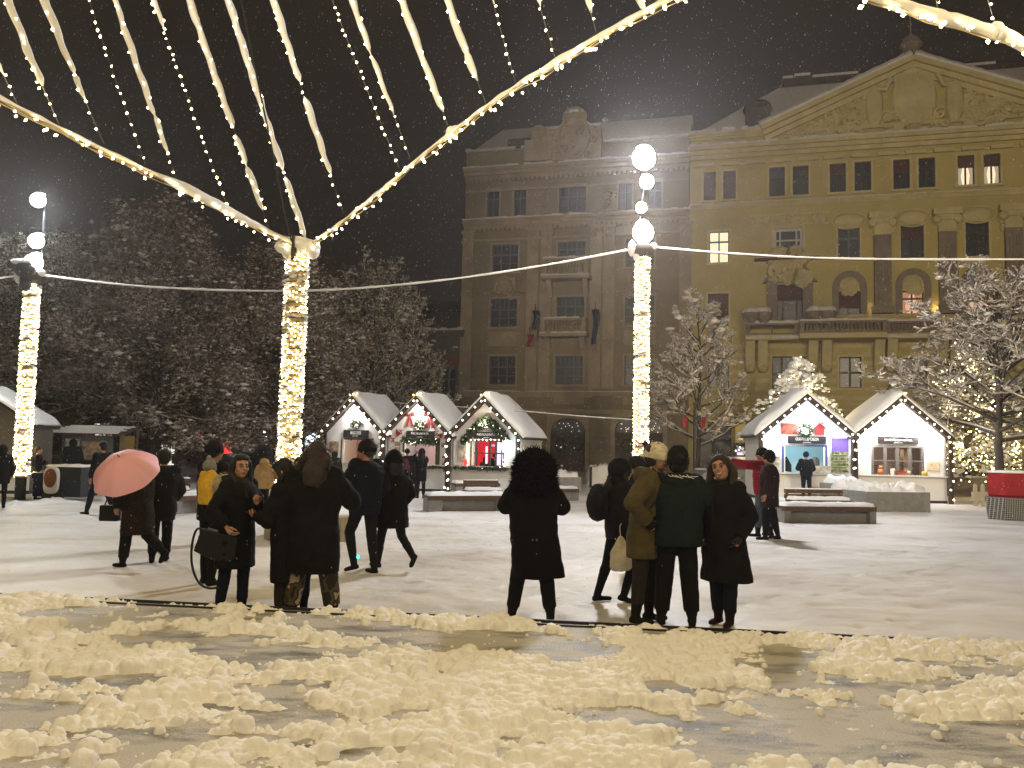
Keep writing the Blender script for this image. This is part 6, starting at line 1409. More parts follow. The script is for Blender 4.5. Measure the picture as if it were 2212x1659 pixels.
# red cushion crate over a checked drum
g0 = gp(2170, 1125); t = empty('crate', (g0.x, g0.y, 0)); tag(t, 'black and white checked drum crate holding a red snow-topped cushion at the right edge', 'crate')
m2 = mat('check', (.2, .2, .2), .7); nt = m2.node_tree; ck = nt.nodes.new('ShaderNodeTexBrick'); tc = nt.nodes.new('ShaderNodeTexCoord'); ck.inputs['Color1'].default_value = (.018, .018, .02, 1); ck.inputs['Color2'].default_value = (.018, .018, .02, 1); ck.inputs['Mortar'].default_value = (.36, .34, .30, 1)
ck.offset = 0; ck.inputs['Scale'].default_value = 1; ck.inputs['Brick Width'].default_value = .055; ck.inputs['Row Height'].default_value = .055; ck.inputs['Mortar Size'].default_value = .008
cx_ = nt.nodes.new('ShaderNodeSeparateXYZ'); cb = nt.nodes.new('ShaderNodeCombineXYZ'); nt.links.new(tc.outputs['Object'], cx_.inputs[0]); nt.links.new(cx_.outputs['X'], cb.inputs[0]); nt.links.new(cx_.outputs['Z'], cb.inputs[1]); nt.links.new(cb.outputs[0], ck.inputs['Vector']); nt.links.new(ck.outputs['Color'], nt.nodes['Principled BSDF'].inputs['Base Color'])
mb = MB(); mb.rings([(.7, .6, 0, .82, .62), (.7, .6, .62, .90, .68), (.7, .6, .64, .86, .64)], 8); mb.build('drum', m2, t)
mb = MB(); mb.rings([(.75, .6, .62, .80, .55), (.75, .6, .7, .86, .6), (.75, .6, 1.28, .86, .6), (.75, .6, 1.32, .80, .55)], 8); c_ = mb.build('cushion', 'red_cloth', t); mb = MB(); mb.rings([(.75, .6, 1.32, .84, .58), (.75, .6, 1.38, .82, .56), (.75, .6, 1.40, .5, .3)], 12); mb.build('cushion_snow', 'snow_fine', c_, True)
# park bench outline by the garden wall
bench('dark backrest bench before the garden wall between cafe stall and red-topped crate', gp(2105, 1068), gp(2150, 1069), .4, .5, True, backoff=.05)
# dark roaster cart with a brown round panel and its tarpaulined partner
cb_ = gp(85, 1081); t = empty('market_cart', (cb_.x, cb_.y, 0), -.08); k = 24.5 / 1812
tag(t, 'dark cart with a brown round snow-rimmed panel beside the left lit post', 'cart')
def L(x, y): return ((x - 85) * k, (1081 - y) * k)
mb = MB(); mb.box(L(85, 0)[0] - .02, L(164, 0)[0], .15, 1.0, .10, L(0, 1012)[1]); mb.build('cart_body', mat('cart_blue', (.02, .03, .04), .5), t)
mb = MB(); mb.box(L(99, 0)[0], L(166, 0)[0], .08, .15, L(0, 1040)[1], L(0, 1012)[1] - .02); mb.build('cart_side', 'black_metal', t)
x0, z1 = L(92, 1013); x1, z0 = L(124, 1069); pnl = MB(); n = 28; cxp, czp = (x0 + x1) / 2, (z0 + z1) / 2 + .08; hw, hz = (x1 - x0) / 2, (z1 - z0) / 2
pnl.rings([], 3) if False else None
pts = [(cxp + hw * .96 * math.copysign(abs(math.cos(a)) ** .6, math.cos(a)), czp - .06 + hz * .97 * math.copysign(abs(math.sin(a)) ** .6, math.sin(a))) for a in np.linspace(0, 2 * PI, n, endpoint=False)]
pnl.prism(pts[::-1], -.05, .06); fr = pnl.build('snow_rim', 'snow_fine', t)
pnl = MB(); pnl.prism([(cxp + hw * .82 * math.cos(a), czp + .0 + hz * .68 * math.sin(a)) for a in np.linspace(0, 2 * PI, n, endpoint=False)][::-1], -.07, -.04); pnl.build('round_panel', mat('rust_panel', (.20, .07, .03), .6, vary=.3, vscale=10), t)
for x in (98, 126): mb = MB(); mb.tube([(L(x, 0)[0], -.02, .12), (L(x, 0)[0], .08, .12)], .12, 14); mb.build('wheel', 'black_metal', t); 
snow_pad(t, L(88, 0)[0], L(168, 0)[0], .1, 1.0, L(0, 1012)[1], .07, 4, 'cart_snow')
mb = MB(); mb.box(-.28, -.02, .1, .7, .1, .75); mb.build('blue_bin', 'navy_blue', t); snow_pad(t, -.34, 0, .1, .7, .75, .08, 6, 'bin_snow')
# folding pushchair and dark bags behind the child
p = at(560, 1030, 22); t = empty('pushchair', (p.x, p.y, 0)); tag(t, 'dark green pushchair with raised hood behind the child in the tan fur coat', 'pushchair')
mb = MB(); mb.ball((.05, .1, 1.42), (.25, .26, .26), 14, 9); mb.build('hood', 'charcoal', t, True)
mb = MB(); mb.rings([(-.1, .1, .55, .28, .25), (-.1, .1, .9, .40, .32), (-.15, .1, 1.30, .46, .30), (-.2, .1, 1.36, .40, .26)], 12); mb.build('seat', 'charcoal', t, True)
mb = MB(); mb.tube([(-.75, .0, 1.52), (-.45, .05, 1.42), (-.1, .1, 1.40)], .06, 8); mb.tube([(-.2, .1, .6), (.35, .1, .15)], .02); mb.tube([(0, .1, .6), (-.45, .1, .15)], .02); mb.build('handle_frame', 'black_metal', t)
for x in (-.45, .35): mb = MB(); mb.tube([(x, .05, .16), (x, .12, .16)], .16, 16); mb.build('wheel', 'black_metal', t)
# cars on the far road
def car(label, loc, rz, col, grp='cars along the far street'):
    t = empty('parked_car', loc, rz); tag(t, label, 'car', grp); mtl = mat('car_paint_%s' % col, {'dark': (.03, .032, .035), 'silver': (.2, .2, .21), 'taxi': (.4, .25, .03)}[col], .35, spec=.5)
    prof = [(-2.1, .35), (2.1, .35), (2.15, .75), (1.9, .92), (1.1, 1.0), (.55, 1.42), (-1.0, 1.45), (-1.75, 1.0), (-2.12, .9)]
    mb = MB(); mb.prism(prof[::-1], -.82, .82); mb.build('body', mtl, t)
    mb = MB(); mb.prism([(1.0, 1.0), (.52, 1.36), (-.95, 1.38), (-1.6, 1.0)][::-1], -.84, .84); mb.build('windows', 'glass_dark', t)
    for x in (-1.3, 1.3):
        for y in (-.86, .70): mb = MB(); mb.tube([(x, y, .32), (x, y + .16, .32)], .32, 16); w = mb.build('wheel', 'black_metal', t)
    for y in (-.7, .55): mb = MB(); mb.box(-2.16, -2.10, y, y + .18, .75, .88); mb.build('tail_light', 'red_neon', t)
    snow_pad(t, -1.1, .6, -.75, .75, 1.44, .10, 5, 'roof_snow'); snow_pad(t, 1.1, 1.9, -.7, .7, .95, .06, 6, 'bonnet_snow'); return t
p = at(612, 1025, 42); car('dark car with red tail light beyond the nearest lit post, left of the market stalls', (p.x, p.y, 0), .25, 'dark')
p = at(1602, 1040, 36.5); car('dark car with a snowy roof between the laughing woman and the red coat', (p.x, p.y, 0), 3.3, 'silver')
p = at(455, 1010, 50); car('silver car parked behind the left snow bank', (p.x, p.y, 0), .3, 'silver')
# small lit signs in the street beyond the trees
for (x, y, Y, w, h, mt, lab) in ((484, 966, 48, .9, .7, 'red_neon', 'small square red neon sign above the bobble hat'), (440, 938, 50, 1.3, .35, 'red_neon', 'red neon strip among the tree branches above the yellow jacket'), (578, 975, 49, .7, 2.4, 'white_lit', 'tall pale blue lit doorway panel left of the nearest lit post'), (537, 966, 49.5, .6, .5, 'picture_pale', 'small pale notice on the dark wall left of the nearest lit post'), (362, 975, 50, .8, 1.6, 'shop_lit', 'bright white shop window beyond the man in the black coat'), (672, 950, 49, .7, .8, 'white_lit', 'sparkling blue-white window decoration left of the market stalls'), (417, 800, 50.5, .5, 1.6, 'shop_lit', 'bright upper window glimpsed through the tallest tree')):
    p = at(x, y, Y); o = empty('street_sign', tuple(p)) ; tag(o, lab, 'lit sign' if 'window' not in lab and 'door' not in lab else 'lit window')
    mb = MB(); mb.box(-w / 2 - .05, w / 2 + .05, .02, .10, -h / 2 - .05, h / 2 + .05); mb.build('casing', 'frame_grey', o); mb = MB(); mb.box(-w / 2, w / 2, -.01, .02, -h / 2, h / 2); mb.build('face', mt, o)
# traffic pole with a road sign by the right bare tree, tiny street lamp
p = at(1500, 1040, 37); t = empty('flag_mast', (p.x, p.y, 0)); tag(t, 'dark slim mast with two red flags between the floodlight post and the bare tree', 'flag mast')
mb = MB(); mb.tube([(0, 0, 0), (0, 0, 3.9)], .07, 8); mb.build('pole', 'black_metal', t)
for x, s in ((-.45, -1), (.38, 1)): mb = MB(); mb.add([(x - .10, .02, 3.2), (x + .10, -.05, 3.25), (x + .08, .05, 2.8), (x - .07, -.04, 2.75)], [(0, 1, 2, 3)]); mb.build('flag', 'red_cloth', t); mb = MB(); mb.tube([(0, 0, 2.9), (x, 0, 3.3)], .02); mb.build('flag_stick', 'black_metal', t)
# ------------------------------------------------------------------ people
def remesh_arrays(mb, vox, smooth=4):
    me = bpy.data.meshes.new('tmp'); me.from_pydata(mb.v, [], mb.f); o = bpy.data.objects.new('tmp', me); C.objects.link(o)
    r = o.modifiers.new('r', 'REMESH'); r.mode = 'VOXEL'; r.voxel_size = vox; r.use_smooth_shade = True
    if smooth: s = o.modifiers.new('s', 'SMOOTH'); s.factor = .5; s.iterations = smooth
    dg = bpy.context.evaluated_depsgraph_get(); e = o.evaluated_get(dg); m2 = bpy.data.meshes.new_from_object(e)
    n = len(m2.vertices); V = np.empty(n * 3); m2.vertices.foreach_get('co', V); V = V.reshape(-1, 3); N = np.empty(n * 3); m2.vertices.foreach_get('normal', N); N = N.reshape(-1, 3)
    fs = [tuple(p.vertices) for p in m2.polygons]
    bpy.data.objects.remove(o); bpy.data.meshes.remove(me); bpy.data.meshes.remove(m2)
    return V, N, fs
def soft(name, mb, vox, mt, par, amp=.0, freq=(9, 9, 5), fur=0, furlen=.035, seed=1, smooth=4, extra=None, ridge=0):
    if not mb.v: return None
    V, N, fs = remesh_arrays(mb, vox, smooth)
    if amp: V = V + N * ((fbm(V * np.array(freq) + seed, seed, 3) - .5) * 2 * amp)[:, None]
    if ridge: V = V - N * (np.clip(np.abs(((V[:, 2] / ridge) % 1) - .5) - .38, 0, 1) * .10)[:, None]
    vs = [tuple(v) for v in V]; F_ = list(fs)
    if fur:
        rng = np.random.default_rng(seed); k = rng.integers(0, len(V), fur); d = N[k] + rng.normal(size=(fur, 3)) * .55 + np.array([0, 0, -.25]); d /= np.linalg.norm(d, axis=1)[:, None]
        L = rng.uniform(.4, 1.2, fur)[:, None] * furlen; sd = np.cross(d, rng.normal(size=(fur, 3))); sd /= np.linalg.norm(sd, axis=1)[:, None] + 1e-9
        b = len(vs); w = furlen * .10
        P = V[k] - N[k] * .004; A_ = np.stack([P - sd * w, P + sd * w, P + d * L], 1).reshape(-1, 3); vs += [tuple(v) for v in A_]; F_ += [(b + 3 * i, b + 3 * i + 1, b + 3 * i + 2) for i in range(fur)]
    if extra: b = len(vs); vs += extra.v; F_ += [tuple(i + b for i in f) for f in extra.f]
    o = MB(); o.v = vs; o.f = F_
    return o.build(name, mt, par, True)
def merge(dst, src, mt=None, off=Vector((0, 0, 0))):
    b = len(dst.v)
    for v in src.v: q = Vector(v); q = (mt @ q if mt else q) + off; dst.v.append(tuple(q))
    dst.f += [tuple(i + b for i in f) for f in src.f]
def hand_mb(w, d, n, s=1.0, curl=.5, side=1):
    """w wrist, d direction of the hand, n palm side; side +1 right, -1 left: thumb leaves the inner side"""
    mb = MB(); fg = MB(); w = Vector(w); d = Vector(d).normalized(); n = Vector(n); n = (n - d * n.dot(d)).normalized(); u = d.cross(n) * side
    mb.tube([w - d * .02 * s, w + d * .03 * s, w + d * .085 * s], [.024 * s, (.034 * s), .034 * s], 8); mb.ball(w + d * .055 * s, .036 * s, 8, 6)
    for k, L in enumerate((.070, .078, .072, .056)):
        o = w + d * .08 * s + u * (.026 - .0175 * k) * s; a = curl; p = [o - d * .02 * s]; q = o.copy(); dd = d.copy(); p.append(q.copy())
        for j in range(3):
            an = a * (.55 + .25 * j); dd = (dd * math.cos(an) + n * math.sin(an)).normalized(); nn = n; q = q + dd * L * s / 2.6; p.append(q.copy()); n_ = (n - dd * n.dot(dd))
        fg.tube(p, [.0095 * s, .0095 * s, .0085 * s, .0078 * s, .0062 * s], 7)
    o = w + d * .02 * s + u * .026 * s; fg.tube([o, o + (u * .7 + d * .6 + n * .3) * .035 * s, o + (u * .55 + d * 1.4 + n * .7) * .045 * s, o + (u * .35 + d * 2 + n * 1.0) * .042 * s], [.013 * s, .0115 * s, .010 * s, .0075 * s], 7)
    return mb, fg

def person(label, pos, rz, H=1.7, vox=.012, legs=((0, 0), (0, 0)), stance=.10, arms=None, coat=None, trousers='black_cloth', boots='boot_dark', boot_h=.16, head=None, hair=None, hat=None, lean=0, z0=0.0, grp=None, coatmat='black_cloth', hem=.80, hemw=.21, puff=0.0, sleeve=1.0, leg_w=1.0, fur=0, scarf=None, hood=None, face=False, gloves=False, ridge=0, child=False, hemskew=0, cuff=None, waist=None, furlen=.03, hand_curl=.5, shirt=None):
    s = H / 1.75; puff = puff * 1.12 + (.10 if H > 1.3 else 0); leg_w = leg_w * 1.16; t = empty('person', (pos[0], pos[1], z0), R(rz)); tag(t, label, 'person', grp)
    yaw, pit, rol = (list(head or (0, 0, 0)) + [0, 0, 0])[:3]
    hip = []; knee = []; ank = []; low = 9; fdir = []
    for k, sx in enumerate((-1, 1)):       # left, right
        a, b = legs[k][0], legs[k][1]; h = Vector((sx * .092, 0, .92)); kx = sx * (.092 + (stance - .09) * .5); ax_ = sx * stance
        kn = h + Vector((0, math.sin(R(a)), -math.cos(R(a)))) * .43; kn.x = kx; an = kn + Vector((0, math.sin(R(a - b)), -math.cos(R(a - b)))) * .405; an.x = ax_
        if len(legs[k]) > 2: an.x += legs[k][2]; kn.x += legs[k][2] * .5
        hip.append(h); knee.append(kn); ank.append(an); low = min(low, an.z); fdir.append(a - b)
    dz = .085 - low
    lean_t = math.tan(R(lean))
    def up(v): v = Vector(v); return Vector((v.x, v.y + (v.z - .95) * lean_t, v.z + dz)) * s
    hip = [Vector((v.x, v.y, v.z + dz)) * s for v in hip]; knee = [Vector((v.x, v.y, v.z + dz)) * s for v in knee]; ank = [Vector((v.x, v.y, v.z + dz)) * s for v in ank]
    arms = arms or {}
    A = {}
    for k, sx in (('L', -1), ('R', 1)):
        e, w = arms.get(k, ((sx * .25, -.03, 1.15), (sx * .24, .06, .90)))
        A[k] = (up((sx * .17, 0, 1.42)), up(e), up(w))
    hc = up((0, .01, 1.635)); Rm = Matrix.Rotation(R(yaw), 3, 'Z') @ Matrix.Rotation(R(pit), 3, 'X') @ Matrix.Rotation(R(rol), 3, 'Y'); hs = s * (1.22 if vox < .0115 else 1.14) if not child else s * 1.35
    if child: hc = hc + Vector((0, 0, -.035 * s))
    # ---- the body, one continuous skin
    b = MB()
    b.rings([(*up((0, 0, z))[:2], up((0, 0, z)).z, rx * s, ry * s) for z, rx, ry in ((.86, .13, .10), (.95, .15, .11), (1.08, .125, .10), (1.25, .15, .11), (1.38, .16, .10), (1.45, .09, .075))], 16)
    b.tube([up((0, -.01, 1.42)), hc + Vector((0, -.015, -.06)) * s], [.056 * s, .050 * s], 12)
    for k in (0, 1):
        b.tube([hip[k] + Vector((0, 0, .03)), knee[k], ank[k] - Vector((0, 0, .04 * s))], [.082 * s, .052 * s, .036 * s], 10); b.ball(knee[k], .053 * s, 8, 6)
    for k in ('L', 'R'):
        S_, E, W_ = A[k]; b.tube([S_, E], [.046 * s, .038 * s], 8); b.tube([E, W_], [.037 * s, .025 * s], 8); b.ball(S_, .055 * s, 8, 6); b.ball(E, .038 * s, 8, 6)
    hd = MB()      # head in its own frame, looking along +y
    hd.ball((0, -.012, .022), (.076, .094, .090), 18, 14); hd.ball((0, .018, -.035), (.060, .066, .072), 16, 12); hd.ball((0, .052, -.078), (.030, .028, .024), 10, 8)
    hd.ball((0, .076, .028), (.046, .012, .012), 10, 6)
    for sx in (-1, 1):
        hd.ball((sx * .036, .062, -.022), (.024, .020, .020), 8, 6); hd.ball((sx * .079, -.005, -.008), (.010, .018, .030), 8, 6)
    hd.tube([(0, .082, .022), (0, .094, .0), (0, .106, -.018), (0, .092, -.028)], [.009, .011, .014, .010], 8); hd.ball((0, .084, -.048), (.024, .012, .010), 8, 6)
    merge(b, hd, Rm * hs, hc)
    fg = MB()
    for k, sd in (('L', -1), ('R', 1)):
        S_, E, W_ = A[k]; hm, f2 = hand_mb(W_, (W_ - E), Vector((-sd * .8, .3, -.1)) if k not in arms else Vector(arms.get(k + 'n', (-sd * .5, .2, .1))), s, hand_curl, sd)
        merge(b, hm); merge(fg, f2)
    soft('body', b, max(vox * .75, .0065), 'skin' if not gloves else 'skin', t, smooth=3, extra=fg if not gloves else None)
    if gloves:
        g = MB()
        for k, sd in (('L', -1), ('R', 1)):
            S_, E, W_ = A[k]; hm, f2 = hand_mb(W_ - (W_ - E).normalized() * .03 * s, (W_ - E), Vector((-sd * .5, .2, .1)), s * 1.18, hand_curl, sd); merge(hm, f2); gg = MB(); merge(gg, hm); soft('glove', gg, max(vox * .7, .007), gloves if isinstance(gloves, str) else 'black_cloth', t, smooth=2)
    def hp(v): return hc + (Rm @ Vector(v)) * hs
    if face:
        e = MB(); p = MB(); br = MB()
        for sx in (-1, 1):
            e.ball(hp((sx * .031, .077, .004)), (.0130 * hs, .0105 * hs, .0070 * hs), 10, 8, Rm); p.ball(hp((sx * .031, .0855, .003)), .0062 * hs, 8, 6)
            br.tube([hp((sx * .014, .0905, .026)), hp((sx * .032, .091, .033)), hp((sx * .050, .078, .027))], [.0035 * hs, .0045 * hs, .002 * hs], 6)
            br.tube([hp((sx * .017, .0865, .010)), hp((sx * .031, .0905, .014)), hp((sx * .045, .082, .008))], .0022 * hs, 5)
        ee = e.build('eye', 'eye_white', t, True); p.build('iris', 'eye_dark', ee, True); br.build('eyebrow', hair[1] if hair else 'hair_black', t, True)
        m_ = MB()
        if face == 2:    # laughing, teeth showing
            m_.tube([hp((-.027, .083, -.040)), hp((-.014, .094, -.047)), hp((0, .098, -.050)), hp((.014, .094, -.047)), hp((.027, .083, -.040))], [.003 * hs, .0045 * hs, .005 * hs, .0045 * hs, .003 * hs], 6)
            m_.tube([hp((-.025, .082, -.042)), hp((-.014, .092, -.060)), hp((0, .094, -.065)), hp((.014, .092, -.060)), hp((.025, .082, -.042))], [.003 * hs, .004 * hs, .005 * hs, .004 * hs, .003 * hs], 6)
            tt = MB(); tt.tube([hp((-.024, .090, -.046)), hp((-.012, .098, -.053)), hp((0, .101, -.056)), hp((.012, .098, -.053)), hp((.024, .090, -.046))], [.004 * hs, .008 * hs, .0085 * hs, .008 * hs, .004 * hs], 6); tt.build('teeth', 'eye_white', t, True)
        else:
            m_.tube([hp((-.022, .086, -.050)), hp((0, .0985, -.0475)), hp((.022, .086, -.050))], [.002 * hs, .0055 * hs, .002 * hs], 7); m_.tube([hp((-.018, .087, -.054)), hp((0, .0965, -.0575)), hp((.018, .087, -.054))], [.002 * hs, .006 * hs, .002 * hs], 7)
        m_.build('lips', 'lip', t, True)
    # ---- trousers
    tm = MB()
    tm.rings([(*up((0, 0, z))[:2], up((0, 0, z)).z, rx * s, ry * s) for z, rx, ry in ((.84, .15, .12), (.92, .175, .135), (1.02, .16, .12), (1.08, .15, .11))], 14)
    for k in (0, 1):
        lw = leg_w; kk = knee[k]; low_ = ank[k] + (knee[k] - ank[k]).normalized() * max(boot_h - .10, -.02) * s
        tm.tube([hip[k] + Vector((0, 0, -.0)), hip[k].lerp(kk, .5), kk, kk.lerp(low_, .45), low_], [.094 * s * (.6 + .4 * lw), .080 * s * (.5 + .5 * lw), .062 * s * lw, .058 * s * lw, .046 * s * lw * (1.0 if lw < 1.15 else 1.12)], 12); tm.ball(kk, .064 * s * lw, 8, 6)
    soft('trousers', tm, vox, trousers, t, .006, (12, 12, 16), seed=int(H * 100))
    # ---- boots
    for k in (0, 1):
        bm = MB(); a = ank[k]; sh = knee[k] - a; sh.normalize(); pitch = max(-62, min(20, fdir[k] * 1.0)) if a.z > .10 * s else 0
        yw = R(-8 if k else 8) * 0; fd = Vector((.10 * (1 if k else -1), math.cos(R(pitch)), math.sin(R(pitch)))).normalized(); fu = Vector((0, -fd.z, fd.y)); so = a - Vector((0, 0, 0)) - fu * .055 * s
        bm.tube([so - fd * .065 * s, so - fd * .03 * s, so + fd * .05 * s, so + fd * .13 * s, so + fd * .185 * s], [(.026 * s, .026 * s), (.040 * s, .034 * s), (.040 * s, .032 * s), (.042 * s, .027 * s), (.026 * s, .018 * s)], 12)
        bm.ball(so + fu * .03 * s - fd * .01 * s, .042 * s, 10, 8); bm.tube([so + fu * .01 * s, a, a + sh * (boot_h - .06) * s], [.046 * s, .047 * s, (.052 + (.012 if boot_h > .2 else 0)) * s * max(1, leg_w * .95)], 12)
        bm.tube([so - fd * .055 * s - fu * .018 * s, so + fd * .17 * s - fu * .018 * s], [(.036 * s, .012 * s), (.034 * s, .010 * s)], 10)
        soft('boot', bm, max(vox * .8, .007), boots, t, .003)
    # ---- coat
    if coat is not False:
        cm = MB(); cw = 1 + puff; hz = hem
        rs = [(hz, hemw, hemw * .74), (hz + (1.05 - hz) * .5, hemw * .5 + .17 * cw * .5, (hemw * .5 + .085 * cw) * .78), (1.05, (waist or .160) * cw, .125 * cw), (1.20, .175 * cw, .135 * cw), (1.32, .190 * cw, .135 * cw), (1.41, .178 * cw, .115 * cw), (1.465, .115 * cw, .095 * cw), (1.50, .078, .078)]
        q = []
        for z, rx, ry in rs:
            p = up((0, 0, z)) if z > .95 else Vector((0, (z - .95) * lean_t * .3, z + dz)) * s; w = max(0, (1.0 - z)); q.append((p.x + hemskew * w * s, p.y, p.z, rx * s, ry * s))
        cm.rings(q, 22)
        for k, sx in (('L', -1), ('R', 1)):
            S_, E, W_ = A[k]; r1, r2, r3 = .076 * cw * sleeve, .066 * cw * sleeve, .050 * cw * sleeve
            We = E.lerp(W_, .93); cm.tube([S_ + Vector((-sx * .04, 0, -.01)), S_.lerp(E, .5), E, E.lerp(We, .5), We], [r1 * s, r1 * .98 * s, r2 * s, r2 * .92 * s, r3 * s], 12); cm.ball(S_, r1 * s, 10, 8); cm.ball(E, r2 * 1.02 * s, 10, 8)
        if hood == 'down':
            cm.ball(up((0, -.115, 1.45)), (.155 * s, .095 * s, .085 * s), 14, 8); cm.tube([up((-.13, .02, 1.47)), up((-.10, -.14, 1.50)), up((.10, -.14, 1.50)), up((.13, .02, 1.47))], .042 * s, 8)
        if hood in ('up', 'fur'):
            h2 = MB(); h2.ball((0, -.028, .018), (.116, .122, .128), 16, 12); h2.ball((0, -.05, -.09), (.10, .09, .08), 12, 8); merge(cm, h2, Rm * hs, hc)
        soft('coat', cm, vox, coatmat, t, .017, (5, 5, 8), fur, furlen, seed=int(H * 1000) % 97 + len(label), ridge=ridge)
        if hood == 'fur':
            fm = MB(); P = []
            for k in range(13): a = -.5 * PI + 2 * PI * k / 12; P.append(hp((.108 * math.cos(a), .055, .01 + .125 * math.sin(a))))
            fm.tube(P, .040 * hs, 8); soft('hood_fur', fm, max(vox, .012), 'fur_black', t, .012, (20, 20, 20), 1400, .06, seed=5)
    # ---- hair
    if hair:
        kind, hm_ = hair[0], hair[1]; hb = MB(); loc = MB(); loc.ball((0, -.024, .030), (.086, .100, .094), 18, 12)
        if kind != 'short': loc.ball((0, -.055, -.03), (.084, .065, .09), 14, 10); loc.ball((0, .000, .078), (.074, .080, .042), 14, 10)
        else: loc.ball((0, -.045, -.01), (.080, .07, .07), 14, 10)
        merge(hb, loc, Rm * hs, hc)
        if kind == 'long':
            hb.tube([hp((0, -.06, .02)), hp((0, -.085, -.08)), up((0, -.11, 1.42)), up((0, -.145, 1.26))], [(.085 * s, .055 * s), (.095 * s, .055 * s), (.12 * s, .045 * s), (.085 * s, .025 * s)], 12)
            for sx in (-1, 1): hb.tube([hp((sx * .045, .03, .085)), hp((sx * .080, .015, .03)), hp((sx * .086, .005, -.06)), up((sx * .11, .06, 1.44)), up((sx * .115, .11, 1.30))], [.016 * s, .026 * s, .033 * s, .036 * s, .014 * s], 8)
        if kind == 'wavy':
            hb.tube([hp((0, -.06, .02)), hp((0, -.10, -.06)), up((0, -.11, 1.44)), up((0, -.10, 1.33))], [(.095 * s, .06 * s), (.125 * s, .06 * s), (.14 * s, .06 * s), (.10 * s, .04 * s)], 12)
            for sx in (-1, 1): hb.tube([hp((sx * .05, .03, .085)), hp((sx * .092, .01, .02)), hp((sx * .105, .0, -.06)), up((sx * .13, .04, 1.44)), up((sx * .13, .07, 1.35))], [.018 * s, .032 * s, .042 * s, .042 * s, .02 * s], 8)
        if kind == 'curly': 
            for _ in range(26): hb.ball(hp((rnd.uniform(-.10, .10), rnd.uniform(-.12, .03), rnd.uniform(.0, .13))), .034 * hs, 7, 5)
        soft('hair', hb, max(vox * .8, .008), hm_, t, .010 if kind != 'curly' else .012, (26, 26, 5) if kind in ('long',) else (22, 22, 12), 500 if vox < .014 else 120, .035, seed=7)
    if hat:
        kind, hm_ = hat; lo = MB()
        if kind in ('beanie', 'bobble', 'slouch'):
            tall = .03 if kind == 'slouch' else .0
            lo.ball((0, -.014, .030), (.090, .106, .100 + tall), 20, 14); lo.rings([(0, -.012, -.018, .090, .108), (0, -.012, .022, .095, .112), (0, -.012, .030, .090, .106)], 20)
            if kind == 'bobble': lo.ball((0, -.03, .155), .044, 10, 8)
        elif kind == 'cap': lo.ball((0, -.01, .034), (.086, .104, .082), 18, 12); lo.rings([(0, .09, .012, .07, .06), (0, .10, .020, .06, .05)], 12)
        elif kind == 'fur': lo.ball((0, -.015, .035), (.118, .132, .100), 18, 12)
        tmp = MB(); merge(tmp, lo, Rm * hs, hc); hatr = Vector((0, 0, 0)); soft('hat', tmp, max(vox * .8, .008), hm_, t, .004, (20, 20, 20), 1500 if kind == 'fur' else 0, .04, smooth=2)
    if scarf:
        sm = MB(); sm.tube([up((.08 * math.cos(a), .085 * math.sin(a), 1.475 + .01 * math.sin(3 * a))) for a in np.linspace(0, 2 * PI, 14)], .040 * s, 8)
        if scarf[1]: sm.tube([up((.04, .10, 1.46)), up((.05, .155, 1.30)), up((.05, .16, scarf[1]))], [(.05 * s, .025 * s)] * 3, 8)
        soft('scarf', sm, max(vox, .010), scarf[0], t, .008, (16, 16, 16))
    t['_h'] = H
    return t, A, up, hp, s
def g3(x, y): p = gp(x, y); return (p.x, p.y)
def held(name, mb, mt, par, lab, cat, smooth=True, grp=None, extra=()):
    """something carried: top-level, placed in world space from the carrier's own frame"""
    o = mb.build(name, mt, None, smooth); o.location = par.location; o.rotation_euler = par.rotation_euler; tag(o, lab, cat, grp)
    return o
NV, MV, FV = .011, .016, .026
# --- foreground group at left
t4, A4, up4, hp4, s4_ = person('long black haired woman in a black parka, facing right, big bag on her arm', g3(503, 1326), -118, 1.60, NV, ((4, 4), (-6, 3)), .10,
    {'L': ((-.27, .04, 1.16), (-.05, .24, 1.24)), 'R': ((.32, -.03, 1.15), (.26, .12, .98)), 'Ln': (0, -.4, 1)}, coatmat='black_cloth', hem=.52, hemw=.25, puff=.2, trousers='denim_dark', boots='boot_dark', head=(-20, -2, 0), hair=('long', 'hair_black'), face=1, scarf=('green_dark', 1.28), hood='down', hand_curl=.9, leg_w=1.02)
mb = MB(); mb.ball(up4((0, -.19, 1.44)), (.15, .10, .10), 14, 9); mb.tube([up4((-.15, -.06, 1.44)), up4((-.10, -.22, 1.36)), up4((.10, -.22, 1.36)), up4((.15, -.06, 1.44))], .05, 8); soft('hood_fur', mb, .012, 'fur_cream', t4, .01, (22, 22, 22), 1500, .045)
# her bag and strap, hanging from the crook of her right arm (screen left)
def world_thing(name, lab, cat, p): t = empty(name, tuple(p)); tag(t, lab, cat); return t
pb = at(458, 1212, t4.location.y - .12); t = world_thing('handbag', 'large black leather bag with a long looping strap, on the long haired woman', 'bag', pb); k = t4.location.y / 1812
def K(x, y, d=0): return Vector(((x - 458) * k, d, -(y - 1212) * k))
mb = MB(); pl = [K(438, 1143), K(470, 1150), K(515, 1160), K(512, 1200), K(500, 1212), K(464, 1207), K(424, 1190)]
mb.prism([(p.x, p.z) for p in pl], -.09, .09); soft('bag_body', mb, .010, 'leather_black', t, .004, (12, 12, 12), smooth=3)
mb = MB(); mb.tube(smooth_path([K(438, 1146, -.05), K(427, 1142, -.05), K(419, 1165, -.05), K(417, 1200, -.05), K(422, 1230, -.05), K(436, 1258, -.05), K(458, 1268, -.05), K(478, 1264, -.05)]), .012, 6); mb.build('strap', 'leather_black', t, True)
mb = MB()
for x, y in ((428, 1185), (463, 1204), (502, 1208), (516, 1203)): mb.ball(K(x, y, -.095), .008, 6, 5)
mb.build('bag_studs', 'grey_metal', t)
